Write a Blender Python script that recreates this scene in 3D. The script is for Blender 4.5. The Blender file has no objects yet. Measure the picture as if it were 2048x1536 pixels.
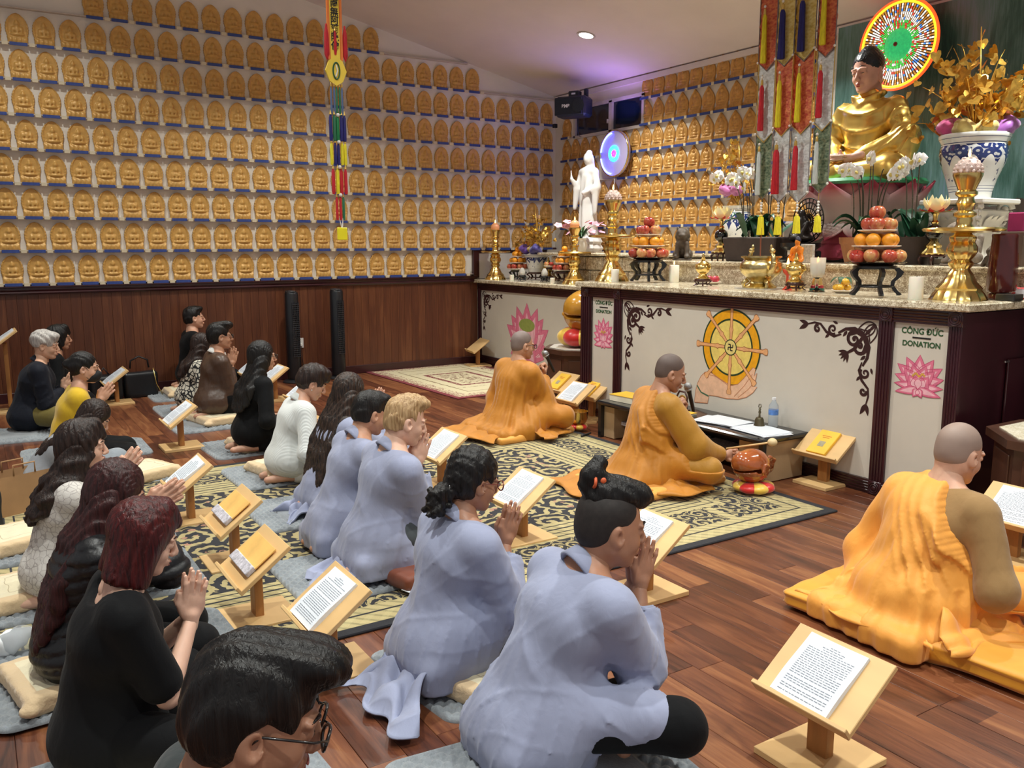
import bpy, math, random
import numpy as np
from mathutils import Vector, Matrix, Euler
random.seed(7); rng=np.random.RandomState(7)
PI=math.pi
SC=bpy.context.scene
COL=SC.collection
def R_(a): return math.radians(a)

# ------------------------------------------------------------------ camera, world, lights, exposure
H=1.55; F=1715.17; YAW=.5627; PITCH=.1615; ROLL=-.002
fw=Vector((math.sin(YAW)*math.cos(PITCH),math.cos(YAW)*math.cos(PITCH),-math.sin(PITCH)))
rt=fw.cross(Vector((0,0,1))).normalized(); up=rt.cross(fw)
r2=rt*math.cos(ROLL)+up*math.sin(ROLL); u2=-rt*math.sin(ROLL)+up*math.cos(ROLL)
cd=bpy.data.cameras.new('camera'); cam=bpy.data.objects.new('camera',cd); COL.objects.link(cam)
M=Matrix((( r2.x,u2.x,-fw.x,0),(r2.y,u2.y,-fw.y,0),(r2.z,u2.z,-fw.z,H),(0,0,0,1)))
cam.matrix_world=M
cd.sensor_width=36; cd.sensor_fit='HORIZONTAL'; cd.lens=F*36/2048; cd.clip_start=.05; cd.clip_end=60
SC.camera=cam
SC.view_settings.view_transform='Standard'; SC.view_settings.look='None'
SC.view_settings.gamma=1; SC.view_settings.use_curve_mapping=False
SC.view_settings.exposure=0.42
W=bpy.data.worlds.new('world'); SC.world=W; W.use_nodes=True
W.node_tree.nodes['Background'].inputs[0].default_value=(.72,.70,.70,1)
W.node_tree.nodes['Background'].inputs[1].default_value=.40
CZ=lambda x: 3.49+.2187*(6.87-x)          # height of the sloping ceiling
def alight(name,loc,e,size,col,rot=(0,0,0),spread=None):
    l=bpy.data.lights.new(name,'AREA'); l.energy=e; l.shape='DISK'; l.size=size; l.color=col
    if spread: l.spread=spread
    o=bpy.data.objects.new(name,l); COL.objects.link(o); o.location=loc; o.rotation_euler=rot
    return o
WARM=(1,.90,.78); NEUT=(.98,1,.94)
LAMPS=[(5.76,7.65),(5.76,5.2),(5.76,2.6),(3.1,7.9),(3.1,5.2),(3.1,2.6),(.4,7.9),(.4,5.2),(.4,2.6),(.4,0),(3.1,0)]
for i,(x,y) in enumerate(LAMPS):
    e=30 if x>4 else 34
    alight('downlight_beam',(x,y,CZ(x)-.06),e,.16,NEUT,spread=R_(118))

l_=alight('halo_uplight',(6.62,8.2,2.95),2.6,.25,(.45,.25,1),(PI,-.35,0))
# place a pixel of the 2048x1536 photo on the vertical plane x=X, y=Y or the level z (authoring help; gives world metres)
def ray(px,py): return fw+r2*((px-1024)/F)-u2*((py-768)/F)
C0=Vector((0,0,H))
def aX(px,py,X): d=ray(px,py); return C0+d*(X/d.x)
def aY(px,py,Y): d=ray(px,py); return C0+d*(Y/d.y)
def aZ(px,py,z): d=ray(px,py); return C0+d*((z-H)/d.z)

# ------------------------------------------------------------------ materials
class Nn:   # tiny expression builder for shader math
    def __init__(s,t,sock): s.t=t; s.s=sock
    def _m(s,op,b=None,c=None):
        n=s.t.nodes.new('ShaderNodeMath'); n.operation=op
        for i,v in enumerate((s,b,c)):
            if v is None: continue
            if isinstance(v,Nn): s.t.links.new(v.s,n.inputs[i])
            else: n.inputs[i].default_value=v
        return Nn(s.t,n.outputs[0])
    def __add__(s,o): return s._m('ADD',o)
    __radd__=__add__
    def __mul__(s,o): return s._m('MULTIPLY',o)
    __rmul__=__mul__
    def __sub__(s,o): return s._m('SUBTRACT',o)
    def __rsub__(s,o): return (s*-1)+o
    def __truediv__(s,o): return s._m('DIVIDE',o)
    def abs(s): return s._m('ABSOLUTE')
    def sin(s): return s._m('SINE')
    def cos(s): return s._m('COSINE')
    def fl(s): return s._m('FLOOR')
    def fr(s): return s._m('FRACT')
    def mn(s,o): return s._m('MINIMUM',o)
    def mx(s,o): return s._m('MAXIMUM',o)
    def gt(s,o): return s._m('GREATER_THAN',o)
    def lt(s,o): return s._m('LESS_THAN',o)
    def pw(s,o): return s._m('POWER',o)
    def sq(s): return s._m('SQRT')
    def at2(s,o): return s._m('ARCTAN2',o)
    def cl(s):
        r=s._m('ADD',0.0); r.s.node.use_clamp=True; return r
def mixc(t,f,a,b):
    n=t.nodes.new('ShaderNodeMix'); n.data_type='RGBA'
    for k,v in ((0,f),(6,a),(7,b)):
        if isinstance(v,Nn): v=v.s
        if hasattr(v,'links') or hasattr(v,'is_linked'): t.links.new(v,n.inputs[k])
        elif k==0: n.inputs[0].default_value=v
        else: n.inputs[k].default_value=(*v[:3],1)
    return n.outputs[2]
def sr(c):  # sRGB 0-255 -> linear
    return tuple(((v/255)/12.92 if v/255<=.04045 else ((v/255+.055)/1.055)**2.4) for v in c)
MATS={}
def newmat(name):
    m=bpy.data.materials.new(name); m.use_nodes=True
    t=m.node_tree; b=t.nodes['Principled BSDF']; return m,t,b
def coord(t,kind='Object',scale=(1,1,1),rot=(0,0,0)):
    c=t.nodes.new('ShaderNodeTexCoord'); mp=t.nodes.new('ShaderNodeMapping')
    t.links.new(c.outputs[kind],mp.inputs[0]); mp.inputs['Scale'].default_value=scale; mp.inputs['Rotation'].default_value=rot
    return mp.outputs[0]
def xyz(t,v):
    n=t.nodes.new('ShaderNodeSeparateXYZ'); t.links.new(v,n.inputs[0]); return [Nn(t,o) for o in n.outputs]
def noise(t,v,scale,detail=3,rough=.55,dist=0,out=0):
    n=t.nodes.new('ShaderNodeTexNoise'); t.links.new(v,n.inputs['Vector'])
    n.inputs['Scale'].default_value=scale; n.inputs['Detail'].default_value=detail; n.inputs['Roughness'].default_value=rough; n.inputs['Distortion'].default_value=dist
    return Nn(t,n.outputs[out])
def vor(t,v,scale,feat='F1',out=0,rand=1):
    n=t.nodes.new('ShaderNodeTexVoronoi'); n.feature=feat; t.links.new(v,n.inputs['Vector']); n.inputs['Scale'].default_value=scale
    n.inputs['Randomness'].default_value=rand
    return Nn(t,n.outputs[out])
def ramp(t,f,stops):
    n=t.nodes.new('ShaderNodeValToRGB'); t.links.new(f.s if isinstance(f,Nn) else f,n.inputs[0])
    e=n.color_ramp.elements
    while len(e)<len(stops): e.new(.5)
    for k,(p,c) in enumerate(stops): e[k].position=p; e[k].color=(*c[:3],1)
    return n.outputs[0]
def bump(t,b,h,strength=.3,dist=.01):
    n=t.nodes.new('ShaderNodeBump'); n.inputs['Strength'].default_value=strength; n.inputs['Distance'].default_value=dist
    t.links.new(h.s if isinstance(h,Nn) else h,n.inputs['Height']); t.links.new(n.outputs[0],b.inputs['Normal'])
def mat(name,col,rough=.6,metal=0,var=.08,scale=8,bmp=0,bscale=60,stretch=(1,1,1),sheen=0,coat=0,emit=None,es=1,trans=0,alpha=1,sss=0,ior=None,spec=None):
    """colour in sRGB 0-255 with soft noise variation and optional fine relief"""
    if name in MATS: return MATS[name]
    m,t,b=newmat(name); c=sr(col)
    v=coord(t,'Object',stretch)
    if var>0:
        n=noise(t,v,scale,4)
        d=tuple(max(0,x*(1-var*2)) for x in c); l=tuple(min(1,x*(1+var*1.6)) for x in c)
        t.links.new(ramp(t,n,[(.3,d),(.7,l)]),b.inputs['Base Color'])
    else: b.inputs['Base Color'].default_value=(*c,1)
    b.inputs['Roughness'].default_value=rough; b.inputs['Metallic'].default_value=metal
    if bmp>0: bump(t,b,noise(t,v,bscale,3),bmp,.004)
    if sheen: b.inputs['Sheen Weight'].default_value=sheen
    if coat: b.inputs['Coat Weight'].default_value=coat; b.inputs['Coat Roughness'].default_value=.08
    if trans: b.inputs['Transmission Weight'].default_value=trans
    if ior: b.inputs['IOR'].default_value=ior
    if spec is not None: b.inputs['Specular IOR Level'].default_value=spec
    if alpha<1: b.inputs['Alpha'].default_value=alpha
    if sss: b.inputs['Subsurface Weight'].default_value=sss; b.inputs['Subsurface Scale'].default_value=.02
    if emit: b.inputs['Emission Color'].default_value=(*sr(emit),1); b.inputs['Emission Strength'].default_value=es
    MATS[name]=m; return m

# ------------------------------------------------------------------ mesh building
class MB:
    def __init__(s): s.v=[]; s.f=[]; s.m=[]; s.n=0; s.mi=0
    def add(s,v,f,mi=None):
        v=[tuple(p) for p in v]; k=s.n; s.v+=v; s.f+=[tuple(i+k for i in q) for q in f]; s.m+=[s.mi if mi is None else mi]*len(f); s.n+=len(v); return s
    def xf(s,mat,start=0):
        for i in range(start,s.n): s.v[i]=tuple(mat@Vector(s.v[i]))
        return s
    def box(s,c,d,rot=None,bev=0,taper=1):
        x,y,z=d[0]/2,d[1]/2,d[2]/2
        if bev>0:
            b=min(bev,x*.9,y*.9,z*.9); V=[];idx={}
            for sx in(-1,1):
                for sy in(-1,1):
                    for sz in(-1,1):
                        for ax in range(3):
                            p=[sx*(x-b),sy*(y-b),sz*(z-b)]; p[ax]=(sx*x,sy*y,sz*z)[ax]
                            idx[(sx,sy,sz,ax)]=len(V); V.append(p)
            Fc=[]
            for ax in range(3):
                o=[a for a in range(3) if a!=ax]
                for sg in(-1,1):
                    q=[]
                    for (a,b2) in((-1,-1),(1,-1),(1,1),(-1,1)):
                        k=[0,0,0];k[ax]=sg;k[o[0]]=a;k[o[1]]=b2; q.append(idx[(*k,ax)])
                    Fc.append(q if (sg>0)==(ax!=1) else q[::-1])
            for a in range(3):       # edges along axis a
                o=[q for q in range(3) if q!=a]
                for s1 in(-1,1):
                    for s2 in(-1,1):
                        def K(sa,ax):
                            k=[0,0,0];k[a]=sa;k[o[0]]=s1;k[o[1]]=s2; return idx[(*k,ax)]
                        Fc.append([K(-1,o[0]),K(1,o[0]),K(1,o[1]),K(-1,o[1])])
            for sx in(-1,1):
                for sy in(-1,1):
                    for sz in(-1,1): Fc.append([idx[(sx,sy,sz,a)] for a in range(3)])
        else:
            V=[(a,b_,c_) for a in(-x,x) for b_ in(-y,y) for c_ in(-z,z)]
            Fc=[(0,1,3,2),(4,6,7,5),(0,4,5,1),(2,3,7,6),(0,2,6,4),(1,5,7,3)]
        V=[Vector(p) for p in V]
        if taper!=1: V=[Vector((p.x*(taper if p.z>0 else 1),p.y*(taper if p.z>0 else 1),p.z)) for p in V]
        if rot is not None: V=[rot@p for p in V]
        return s.add([p+Vector(c) for p in V],Fc)
    def lathe(s,prof,seg=24,c=(0,0,0),rot=None,flute=0,nf=12):
        V=[];Fc=[]
        for j,(r,z) in enumerate(prof):
            for i in range(seg):
                a=2*PI*i/seg; rr=r*(1+(flute*math.cos(nf*a) if flute else 0))
                V.append(Vector((rr*math.cos(a),rr*math.sin(a),z)))
        for j in range(len(prof)-1):
            for i in range(seg):
                k=(i+1)%seg; Fc.append((j*seg+i,j*seg+k,(j+1)*seg+k,(j+1)*seg+i))
        Fc.append(tuple(range(seg))[::-1]); Fc.append(tuple((len(prof)-1)*seg+i for i in range(seg)))
        if rot is not None: V=[rot@p for p in V]
        return s.add([p+Vector(c) for p in V],Fc)
    def ball(s,c,r,seg=16,rings=10,rot=None):
        if not hasattr(r,'__len__'): r=(r,r,r)
        V=[Vector((0,0,-r[2]))];Fc=[]
        for j in range(1,rings):
            p=-PI/2+PI*j/rings
            for i in range(seg):
                a=2*PI*i/seg; V.append(Vector((r[0]*math.cos(p)*math.cos(a),r[1]*math.cos(p)*math.sin(a),r[2]*math.sin(p))))
        V.append(Vector((0,0,r[2])))
        for i in range(seg): Fc.append((0,1+(i+1)%seg,1+i))
        for j in range(rings-2):
            for i in range(seg):
                a=1+j*seg;k=(i+1)%seg; Fc.append((a+i,a+k,a+seg+k,a+seg+i))
        a=1+(rings-2)*seg
        for i in range(seg): Fc.append((a+i,a+(i+1)%seg,len(V)-1))
        if rot is not None: V=[rot@p for p in V]
        return s.add([p+Vector(c) for p in V],Fc)
    def tube(s,pts,r,seg=8,cap=True):
        pts=[Vector(p) for p in pts]; n=len(pts)
        rs=r if hasattr(r,'__len__') else [r]*n
        V=[];Fc=[];t=(pts[1]-pts[0]).normalized(); u=t.orthogonal().normalized()
        for j,p in enumerate(pts):
            t=(pts[min(j+1,n-1)]-pts[max(j-1,0)])
            if t.length<1e-9: t=Vector((0,0,1))
            t.normalize(); u=(u-t*u.dot(t))
            if u.length<1e-6: u=t.orthogonal()
            u.normalize(); w=t.cross(u)
            for i in range(seg):
                a=2*PI*i/seg; V.append(p+(u*math.cos(a)+w*math.sin(a))*rs[j])
        for j in range(n-1):
            for i in range(seg):
                k=(i+1)%seg; Fc.append((j*seg+i,j*seg+k,(j+1)*seg+k,(j+1)*seg+i))
        if cap: Fc.append(tuple(range(seg))[::-1]); Fc.append(tuple((n-1)*seg+i for i in range(seg)))
        return s.add(V,Fc)
    def prism(s,poly,z0,z1,map3=None):
        n=len(poly); f=map3 or (lambda a,b,c:(a,b,c))
        V=[f(a,b,z0) for a,b in poly]+[f(a,b,z1) for a,b in poly]
        return s.add(V,[tuple(range(n))[::-1],tuple(range(n,2*n))]+[(i,(i+1)%n,n+(i+1)%n,n+i) for i in range(n)])
    def grid(s,fn,nu,nv,close_u=False):
        V=[fn(i/nu,j/nv) for j in range(nv+1) for i in range(nu+1)]
        return s.add(V,[(j*(nu+1)+i,j*(nu+1)+i+1,(j+1)*(nu+1)+i+1,(j+1)*(nu+1)+i) for j in range(nv) for i in range(nu)])
    def mesh(s,name,smooth=False,fix=True):
        me=bpy.data.meshes.new(name); me.from_pydata(s.v,[],s.f)
        if any(s.m): me.polygons.foreach_set('material_index',s.m)
        if fix:
            import bmesh
            bm=bmesh.new(); bm.from_mesh(me); bmesh.ops.recalc_face_normals(bm,faces=bm.faces); bm.to_mesh(me); bm.free()
        if smooth:
            me.polygons.foreach_set('use_smooth',[True]*len(me.polygons))
            if smooth!='all':
                try: me.set_sharp_from_angle(angle=R_(40))
                except Exception: pass
        me.update(); return me
def link(name,me,m,parent=None,loc=None,rot=None,**kw):
    o=bpy.data.objects.new(name,me); COL.objects.link(o)
    if m is not None and len(me.materials)==0:
        for q in (m if isinstance(m,(list,tuple)) else [m]): me.materials.append(q)
    if parent is not None: o.parent=parent
    if loc is not None: o.location=loc
    if rot is not None: o.rotation_euler=rot
    for k,v in kw.items(): o[k]=v
    return o
def obj(name,mb,m,parent=None,loc=None,rot=None,smooth=False,**kw):
    return link(name,mb.mesh(name,smooth),m,parent,loc,rot,**kw)
def thing(name,label,cat,loc=(0,0,0),rz=0,group=None):
    o=bpy.data.objects.new(name,None); COL.objects.link(o); o.location=loc; o.rotation_euler=(0,0,rz)
    o.empty_display_size=.1
    o['label']=label; o['category']=cat
    if group: o['group']=group
    return o
def tag(o,label,cat,group=None,kind=None):
    if label: o['label']=label
    if cat: o['category']=cat
    if group: o['group']=group
    if kind: o['kind']=kind
    return o
def dup(root,loc=None,rz=None,label=None,group=None):
    r=root.copy(); COL.objects.link(r)
    if loc is not None: r.location=loc
    if rz is not None: r.rotation_euler=(0,0,rz)
    if label: r['label']=label
    if group: r['group']=group
    for ch in list(root.children):
        c=ch.copy(); COL.objects.link(c); c.parent=r
        for g in ch.children:
            d=g.copy(); COL.objects.link(d); d.parent=c
    return r
def lerp(a,b,t): return a+(b-a)*t
def bez(p0,p1,p2,n=10):
    p0,p1,p2=Vector(p0),Vector(p1),Vector(p2)
    return [p0*(1-t)**2+p1*2*t*(1-t)+p2*t*t for t in [i/n for i in range(n+1)]]
def ordi(n): return ['first','second','third','fourth','fifth','sixth','seventh','eighth','ninth','tenth'][n-1] if n<=10 else (str(n)+('st' if n%10==1 and n!=11 else 'nd' if n%10==2 and n!=12 else 'rd' if n%10==3 and n!=13 else 'th'))

# ------------------------------------------------------------------ implicit-surface modeller (continuous bodies and cloth)
class Vol:
    def __init__(s): s.p=[]
    def cap(s,a,b,ra,rb=None,k=.02,op='u',sc=None):
        """rounded cone a->b; sc=(sx,sy,sz) flattens about a"""
        s.p.append(('c',np.array(a,float),np.array(b,float),ra,ra if rb is None else rb,k,op,sc)); return s
    def ell(s,c,r,rot=None,k=.02,op='u'):
        if not hasattr(r,'__len__'): r=(r,r,r)
        s.p.append(('e',np.array(c,float),np.array(r,float),None if rot is None else np.array(rot.to_matrix() if isinstance(rot,Euler) else rot),0,k,op,None)); return s
    def box(s,c,h,rad=.01,rot=None,k=.01,op='u'):
        s.p.append(('b',np.array(c,float),np.array(h,float),None if rot is None else np.array(rot.to_matrix() if isinstance(rot,Euler) else rot),rad,k,op,None)); return s
    def path(s,pts,r,k=.015,op='u'):
        for i in range(len(pts)-1):
            ra=r[i] if hasattr(r,'__len__') else r; rb=r[i+1] if hasattr(r,'__len__') else r
            s.cap(pts[i],pts[i+1],ra,rb,k,op)
        return s
    def mesh(s,h,disp=None,amp=0.0,cut=None):
        lo=np.full(3,1e9);hi=-lo;B=[]
        for q in s.p:
            t=q[0]
            if t=='c':
                r=max(q[3],q[4]); l=np.minimum(q[1],q[2])-r; u=np.maximum(q[1],q[2])+r
            elif t=='e':
                r=q[2] if q[3] is None else np.full(3,q[2].max()); l=q[1]-r;u=q[1]+r
            else:
                r=(q[2] if q[3] is None else np.full(3,np.linalg.norm(q[2])))+q[4]; l=q[1]-r;u=q[1]+r
            B.append((l,u))
            if q[6]=='u': lo=np.minimum(lo,l);hi=np.maximum(hi,u)
        lo=lo-3*h-amp;hi=hi+3*h+amp
        n=np.ceil((hi-lo)/h).astype(int)+1
        D=np.full(n,.5,np.float32)
        ax=[(lo[i]+h*np.arange(n[i])).astype(np.float32) for i in range(3)]
        for q,(l,u) in zip(s.p,B):
            t,a,b,c3,c4,k,op,sc=q
            mg=k+3.5*h+amp
            i0=np.clip(np.floor((l-mg-lo)/h).astype(int),0,n-1); i1=np.clip(np.ceil((u+mg-lo)/h).astype(int)+1,1,n)
            if (i1<=i0).any(): continue
            sl=tuple(slice(i0[i],i1[i]) for i in range(3))
            X=ax[0][sl[0]][:,None,None];Y=ax[1][sl[1]][None,:,None];Z=ax[2][sl[2]][None,None,:]
            if t=='c':
                x=X-a[0];y=Y-a[1];z=Z-a[2]; v=b-a; vv=max(float(v@v),1e-12)
                tt=np.clip((x*v[0]+y*v[1]+z*v[2])/vv,0,1)
                d=np.sqrt((x-tt*v[0])**2+(y-tt*v[1])**2+(z-tt*v[2])**2)-(c3+(c4-c3)*tt)
            else:
                x=X-a[0];y=Y-a[1];z=Z-a[2]
                if c3 is not None:
                    Rm=c3.T
                    x,y,z=(Rm[0,0]*x+Rm[0,1]*y+Rm[0,2]*z,Rm[1,0]*x+Rm[1,1]*y+Rm[1,2]*z,Rm[2,0]*x+Rm[2,1]*y+Rm[2,2]*z)
                if t=='e':
                    k0=np.sqrt((x/b[0])**2+(y/b[1])**2+(z/b[2])**2)+1e-9
                    k1=np.sqrt((x/b[0]**2)**2+(y/b[1]**2)**2+(z/b[2]**2)**2)+1e-9
                    d=k0*(k0-1)/k1
                else:
                    qx=np.abs(x)-b[0];qy=np.abs(y)-b[1];qz=np.abs(z)-b[2]
                    d=np.sqrt(np.maximum(qx,0)**2+np.maximum(qy,0)**2+np.maximum(qz,0)**2)+np.minimum(np.maximum(qx,np.maximum(qy,qz)),0)-c4
            E=D[sl]
            if op=='u':
                hh=np.clip(.5+.5*(E-d)/k,0,1); D[sl]=E+(d-E)*hh-k*hh*(1-hh)
            else:
                d=-d; hh=np.clip(.5-.5*(E-d)/k,0,1); D[sl]=E+(d-E)*hh+k*hh*(1-hh)
        if disp is not None:
            I=np.nonzero(np.abs(D)<amp+2.5*h)
            D[I]+=disp(ax[0][I[0]],ax[1][I[1]],ax[2][I[2]]).astype(np.float32)
        if cut is not None:
            I=np.nonzero(np.abs(D)<.2)
            D[I]=np.maximum(D[I],cut(ax[0][I[0]],ax[1][I[1]],ax[2][I[2]]))
        return nets(D,lo,h)
def nets(D,lo,h):
    S=D<0; n=D.shape
    c=[(i,j,k) for i in(0,1) for j in(0,1) for k in(0,1)]
    cnt=np.zeros((n[0]-1,n[1]-1,n[2]-1),np.int8)
    for i,j,k in c: cnt+=S[i:n[0]-1+i,j:n[1]-1+j,k:n[2]-1+k]
    A=np.nonzero((cnt>0)&(cnt<8)); A=np.array(A)
    idx=np.full(cnt.shape,-1,np.int32); idx[tuple(A)]=np.arange(A.shape[1])
    P=np.zeros((A.shape[1],3));w=np.zeros(A.shape[1])
    for e in range(3):
        for o1 in(0,1):
            for o2 in(0,1):
                a=[0,0,0];r=[q for q in range(3) if q!=e];a[r[0]]=o1;a[r[1]]=o2;b=list(a);b[e]=1
                da=D[A[0]+a[0],A[1]+a[1],A[2]+a[2]];db=D[A[0]+b[0],A[1]+b[1],A[2]+b[2]]
                m=(da<0)!=(db<0); t=np.where(m,da/np.where(m,da-db,1),0)
                p=np.zeros((A.shape[1],3));p[:,r[0]]=o1;p[:,r[1]]=o2;p[:,e]=t
                P+=p*m[:,None];w+=m
    V=lo+h*(A.T+P/w[:,None])
    Fs=[]
    for e in range(3):
        r=[(e+1)%3,(e+2)%3]
        sa=[slice(None)]*3;sb=[slice(None)]*3
        sa[e]=slice(0,-1);sb[e]=slice(1,None)
        m=S[tuple(sa)]!=S[tuple(sb)]
        I=np.array(np.nonzero(m))
        ok=(I[r[0]]>0)&(I[r[1]]>0)&(I[r[0]]<n[r[0]]-1)&(I[r[1]]<n[r[1]]-1); I=I[:,ok]
        flip=S[tuple(I)]
        q=[]
        for d1,d2 in((1,1),(0,1),(0,0),(1,0)):
            J=I.copy();J[r[0]]-=d1;J[r[1]]-=d2;q.append(idx[tuple(J)])
        q=np.array(q).T; q[~flip]=q[~flip][:,::-1]; Fs.append(q)
    return V.astype(np.float32),np.concatenate(Fs).astype(np.int32)
def jn(parts):
    """join (V,F) or (V,F,matindex) lists"""
    Vs=[];Fs=[];ms=[];k=0
    for p in parts:
        Vs.append(p[0]);Fs.append(p[1]+k);ms.append(np.full(len(p[1]),p[2] if len(p)>2 else 0,np.int32));k+=len(p[0])
    return np.concatenate(Vs),np.concatenate(Fs),np.concatenate(ms)
def tf(p,Mx):
    A=np.array(Mx); V=p[0]@A[:3,:3].T+A[:3,3]
    F_=p[1]
    if np.linalg.det(A[:3,:3])<0: F_=F_[:,::-1]
    return (V.astype(np.float32),F_)+tuple(p[2:])
def npmesh(name,p):
    V,F_=p[0],p[1]; me=bpy.data.meshes.new(name)
    me.vertices.add(len(V)); me.vertices.foreach_set('co',V.astype(np.float32).ravel())
    me.loops.add(F_.size); me.loops.foreach_set('vertex_index',F_.ravel())
    me.polygons.add(len(F_)); me.polygons.foreach_set('loop_start',np.arange(0,F_.size,F_.shape[1],dtype=np.int32))
    try: me.polygons.foreach_set('loop_total',np.full(len(F_),F_.shape[1],np.int32))
    except Exception: pass
    me.polygons.foreach_set('use_smooth',np.ones(len(F_),bool))
    if len(p)>2: me.polygons.foreach_set('material_index',p[2])
    me.update(calc_edges=True); return me
def vobj(name,p,m,parent=None,loc=None,rot=None,**kw): return link(name,npmesh(name,p),m,parent,loc,rot,**kw)
# ================================================================== ROOM
LW=9.78; BW=6.87
def wood_floor_mat():
    m,t,b=newmat('floor_wood')
    oi=t.nodes.new('ShaderNodeObjectInfo'); rnd=Nn(t,oi.outputs['Random'])
    v=coord(t,'Object',(9,1.1,1))
    cx=t.nodes.new('ShaderNodeCombineXYZ'); t.links.new((rnd*37).s,cx.inputs[0]); t.links.new((rnd*91).s,cx.inputs[1])
    va=t.nodes.new('ShaderNodeVectorMath'); va.operation='ADD'; t.links.new(v,va.inputs[0]); t.links.new(cx.outputs[0],va.inputs[1])
    n1=noise(t,va.outputs[0],1.6,6,.6,1.2)
    v2=coord(t,'Object',(60,2.2,1)); va2=t.nodes.new('ShaderNodeVectorMath'); va2.operation='ADD'; t.links.new(v2,va2.inputs[0]); t.links.new(cx.outputs[0],va2.inputs[1])
    n2=noise(t,va2.outputs[0],2.2,4,.6,.4)
    f=(n1*.70+n2*.22+rnd*.26-.10)
    c=ramp(t,f,[(.24,sr((52,27,19))),(.42,sr((92,50,32))),(.56,sr((118,70,44))),(.76,sr((154,104,66)))])
    t.links.new(c,b.inputs['Base Color']); b.inputs['Roughness'].default_value=.34
    t.links.new((n2*.14+.26).s,b.inputs['Roughness']); b.inputs['Specular IOR Level'].default_value=.55
    bump(t,b,n2,.12,.002); return m
FM=wood_floor_mat()
fl=obj('floor',MB().box((2,4.5,-.035),(12,11.5,.05)),mat('subfloor',(50,22,14),.8),kind='structure')
PW=.127; k=0; plank_cache={}
bulk=MB(); nsingle=0
for i in range(int(-3.9/PW),int(7/PW)):
    x=i*PW+PW/2
    y=-1.0-rng.rand()*1.2
    while y<9.9:
        L=random.choice((1.2,1.8,1.22,1.22,1.8))
        y1=min(y+L,9.95); d=math.hypot(x,(y+y1)/2)
        a=math.atan2(x,(y+y1)/2)
        vis=(-.12<a<1.25) and d<6.2 and y1>1 and x<4.75
        if vis and nsingle<290:
            nsingle+=1
            me_k=(round(y1-y,2))
            if me_k not in plank_cache:
                plank_cache[me_k]=MB().box((0,0,0),(PW-.0015,y1-y-.0015,.012),bev=.0012).mesh('plank'); plank_cache[me_k].materials.append(FM)
            link('plank',plank_cache[me_k],None,fl,(x,(y+y1)/2,-.006))
        else: bulk.box((x,(y+y1)/2,-.006),(PW-.0015,y1-y-.0015,.012))
        y=y1
def wood_bulk_mat():
    m,t,b=newmat('floor_wood_far')
    v=coord(t,'Object',(1,1,1)); x,y,z=xyz(t,v)
    pl=(x/PW).fl(); h=((pl*12.9898).sin()*43758.5).fr()
    w=t.nodes.new('ShaderNodeTexWhiteNoise'); w.noise_dimensions='2D'
    cx=t.nodes.new('ShaderNodeCombineXYZ'); t.links.new(pl.s,cx.inputs[0]); t.links.new(((y+h*3)/1.1).fl().s,cx.inputs[1]); t.links.new(cx.outputs[0],w.inputs[0])
    n1=noise(t,coord(t,'Object',(9,1.1,1)),1.6,6,.6,1.2); n2=noise(t,coord(t,'Object',(60,2.2,1)),2.2,4)
    f=(n1*.70+n2*.22+Nn(t,w.outputs[0])*.26-.10)
    c=ramp(t,f,[(.24,sr((52,27,19))),(.42,sr((92,50,32))),(.56,sr((118,70,44))),(.76,sr((154,104,66)))])
    t.links.new(c,b.inputs['Base Color']); b.inputs['Roughness'].default_value=.34; b.inputs['Specular IOR Level'].default_value=.55
    return m
obj('plank_field',bulk,wood_bulk_mat(),fl,kind='stuff')

WALL=mat('wall_paint',(226,220,210),.85,var=.02,scale=3,bmp=.05,bscale=90)
CEIL=mat('ceiling_paint',(220,210,208),.9,var=.02,scale=2)
DARKW=mat('dark_wood',(58,22,26),.35,var=.15,scale=6,stretch=(1,1,.2),coat=.3)
# left wall: wainscot up to the rail, white paint above
xL,xR=-4.0,BW
obj('wall_left',MB().box(((xL+xR)/2,LW+.06,2.9),(xR-xL+.2,.12,5.8)),WALL,kind='structure')
obj('wall_back',MB().box((BW+.06,4.3,1.9),(.12,LW*1.14,3.9)),WALL,kind='structure')
cl=MB(); cz0,cz1=CZ(BW+.12),CZ(-1)
for (x0,z0,x1,z1) in ((BW+.12,cz0,-1,cz1),(-1,cz1,-4,cz1-.6)):
    cl.add([(x0,-1.2,z0),(x0,LW+.12,z0),(x1,LW+.12,z1),(x1,-1.2,z1),(x0,-1.2,z0+.1),(x0,LW+.12,z0+.1),(x1,LW+.12,z1+.1),(x1,-1.2,z1+.1)],
           [(0,1,2,3),(4,7,6,5),(0,4,5,1),(3,2,6,7),(1,5,6,2),(0,3,7,4)])
obj('ceiling',cl,CEIL,kind='structure')
def panel_mat():
    m,t,b=newmat('wainscot_wood')
    v=coord(t,'Object',(1,1,1)); x,y,z=xyz(t,v)
    pl=(x/.095).fl(); w=t.nodes.new('ShaderNodeTexWhiteNoise'); w.noise_dimensions='1D'; t.links.new(pl.s,w.inputs['W'])
    n1=noise(t,coord(t,'Object',(9,1,1.0)),1.3,5,.6,.8); n2=noise(t,coord(t,'Object',(45,1,1.5)),2,3)
    c=ramp(t,n1*.62+n2*.25+Nn(t,w.outputs[0])*.24-.04,[(.25,sr((66,34,23))),(.5,sr((94,52,33))),(.75,sr((128,80,50)))])
    t.links.new(c,b.inputs['Base Color']); b.inputs['Roughness'].default_value=.38; bump(t,b,n2,.15,.003); return m
PM=panel_mat()
wp=MB(); 
ws=obj('trim_1',MB().box(((xL+5.62)/2,LW-.008,.55),(5.62-xL,.016,1.1)),mat('wainscot_back',(60,28,18),.6),kind='structure')
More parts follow.
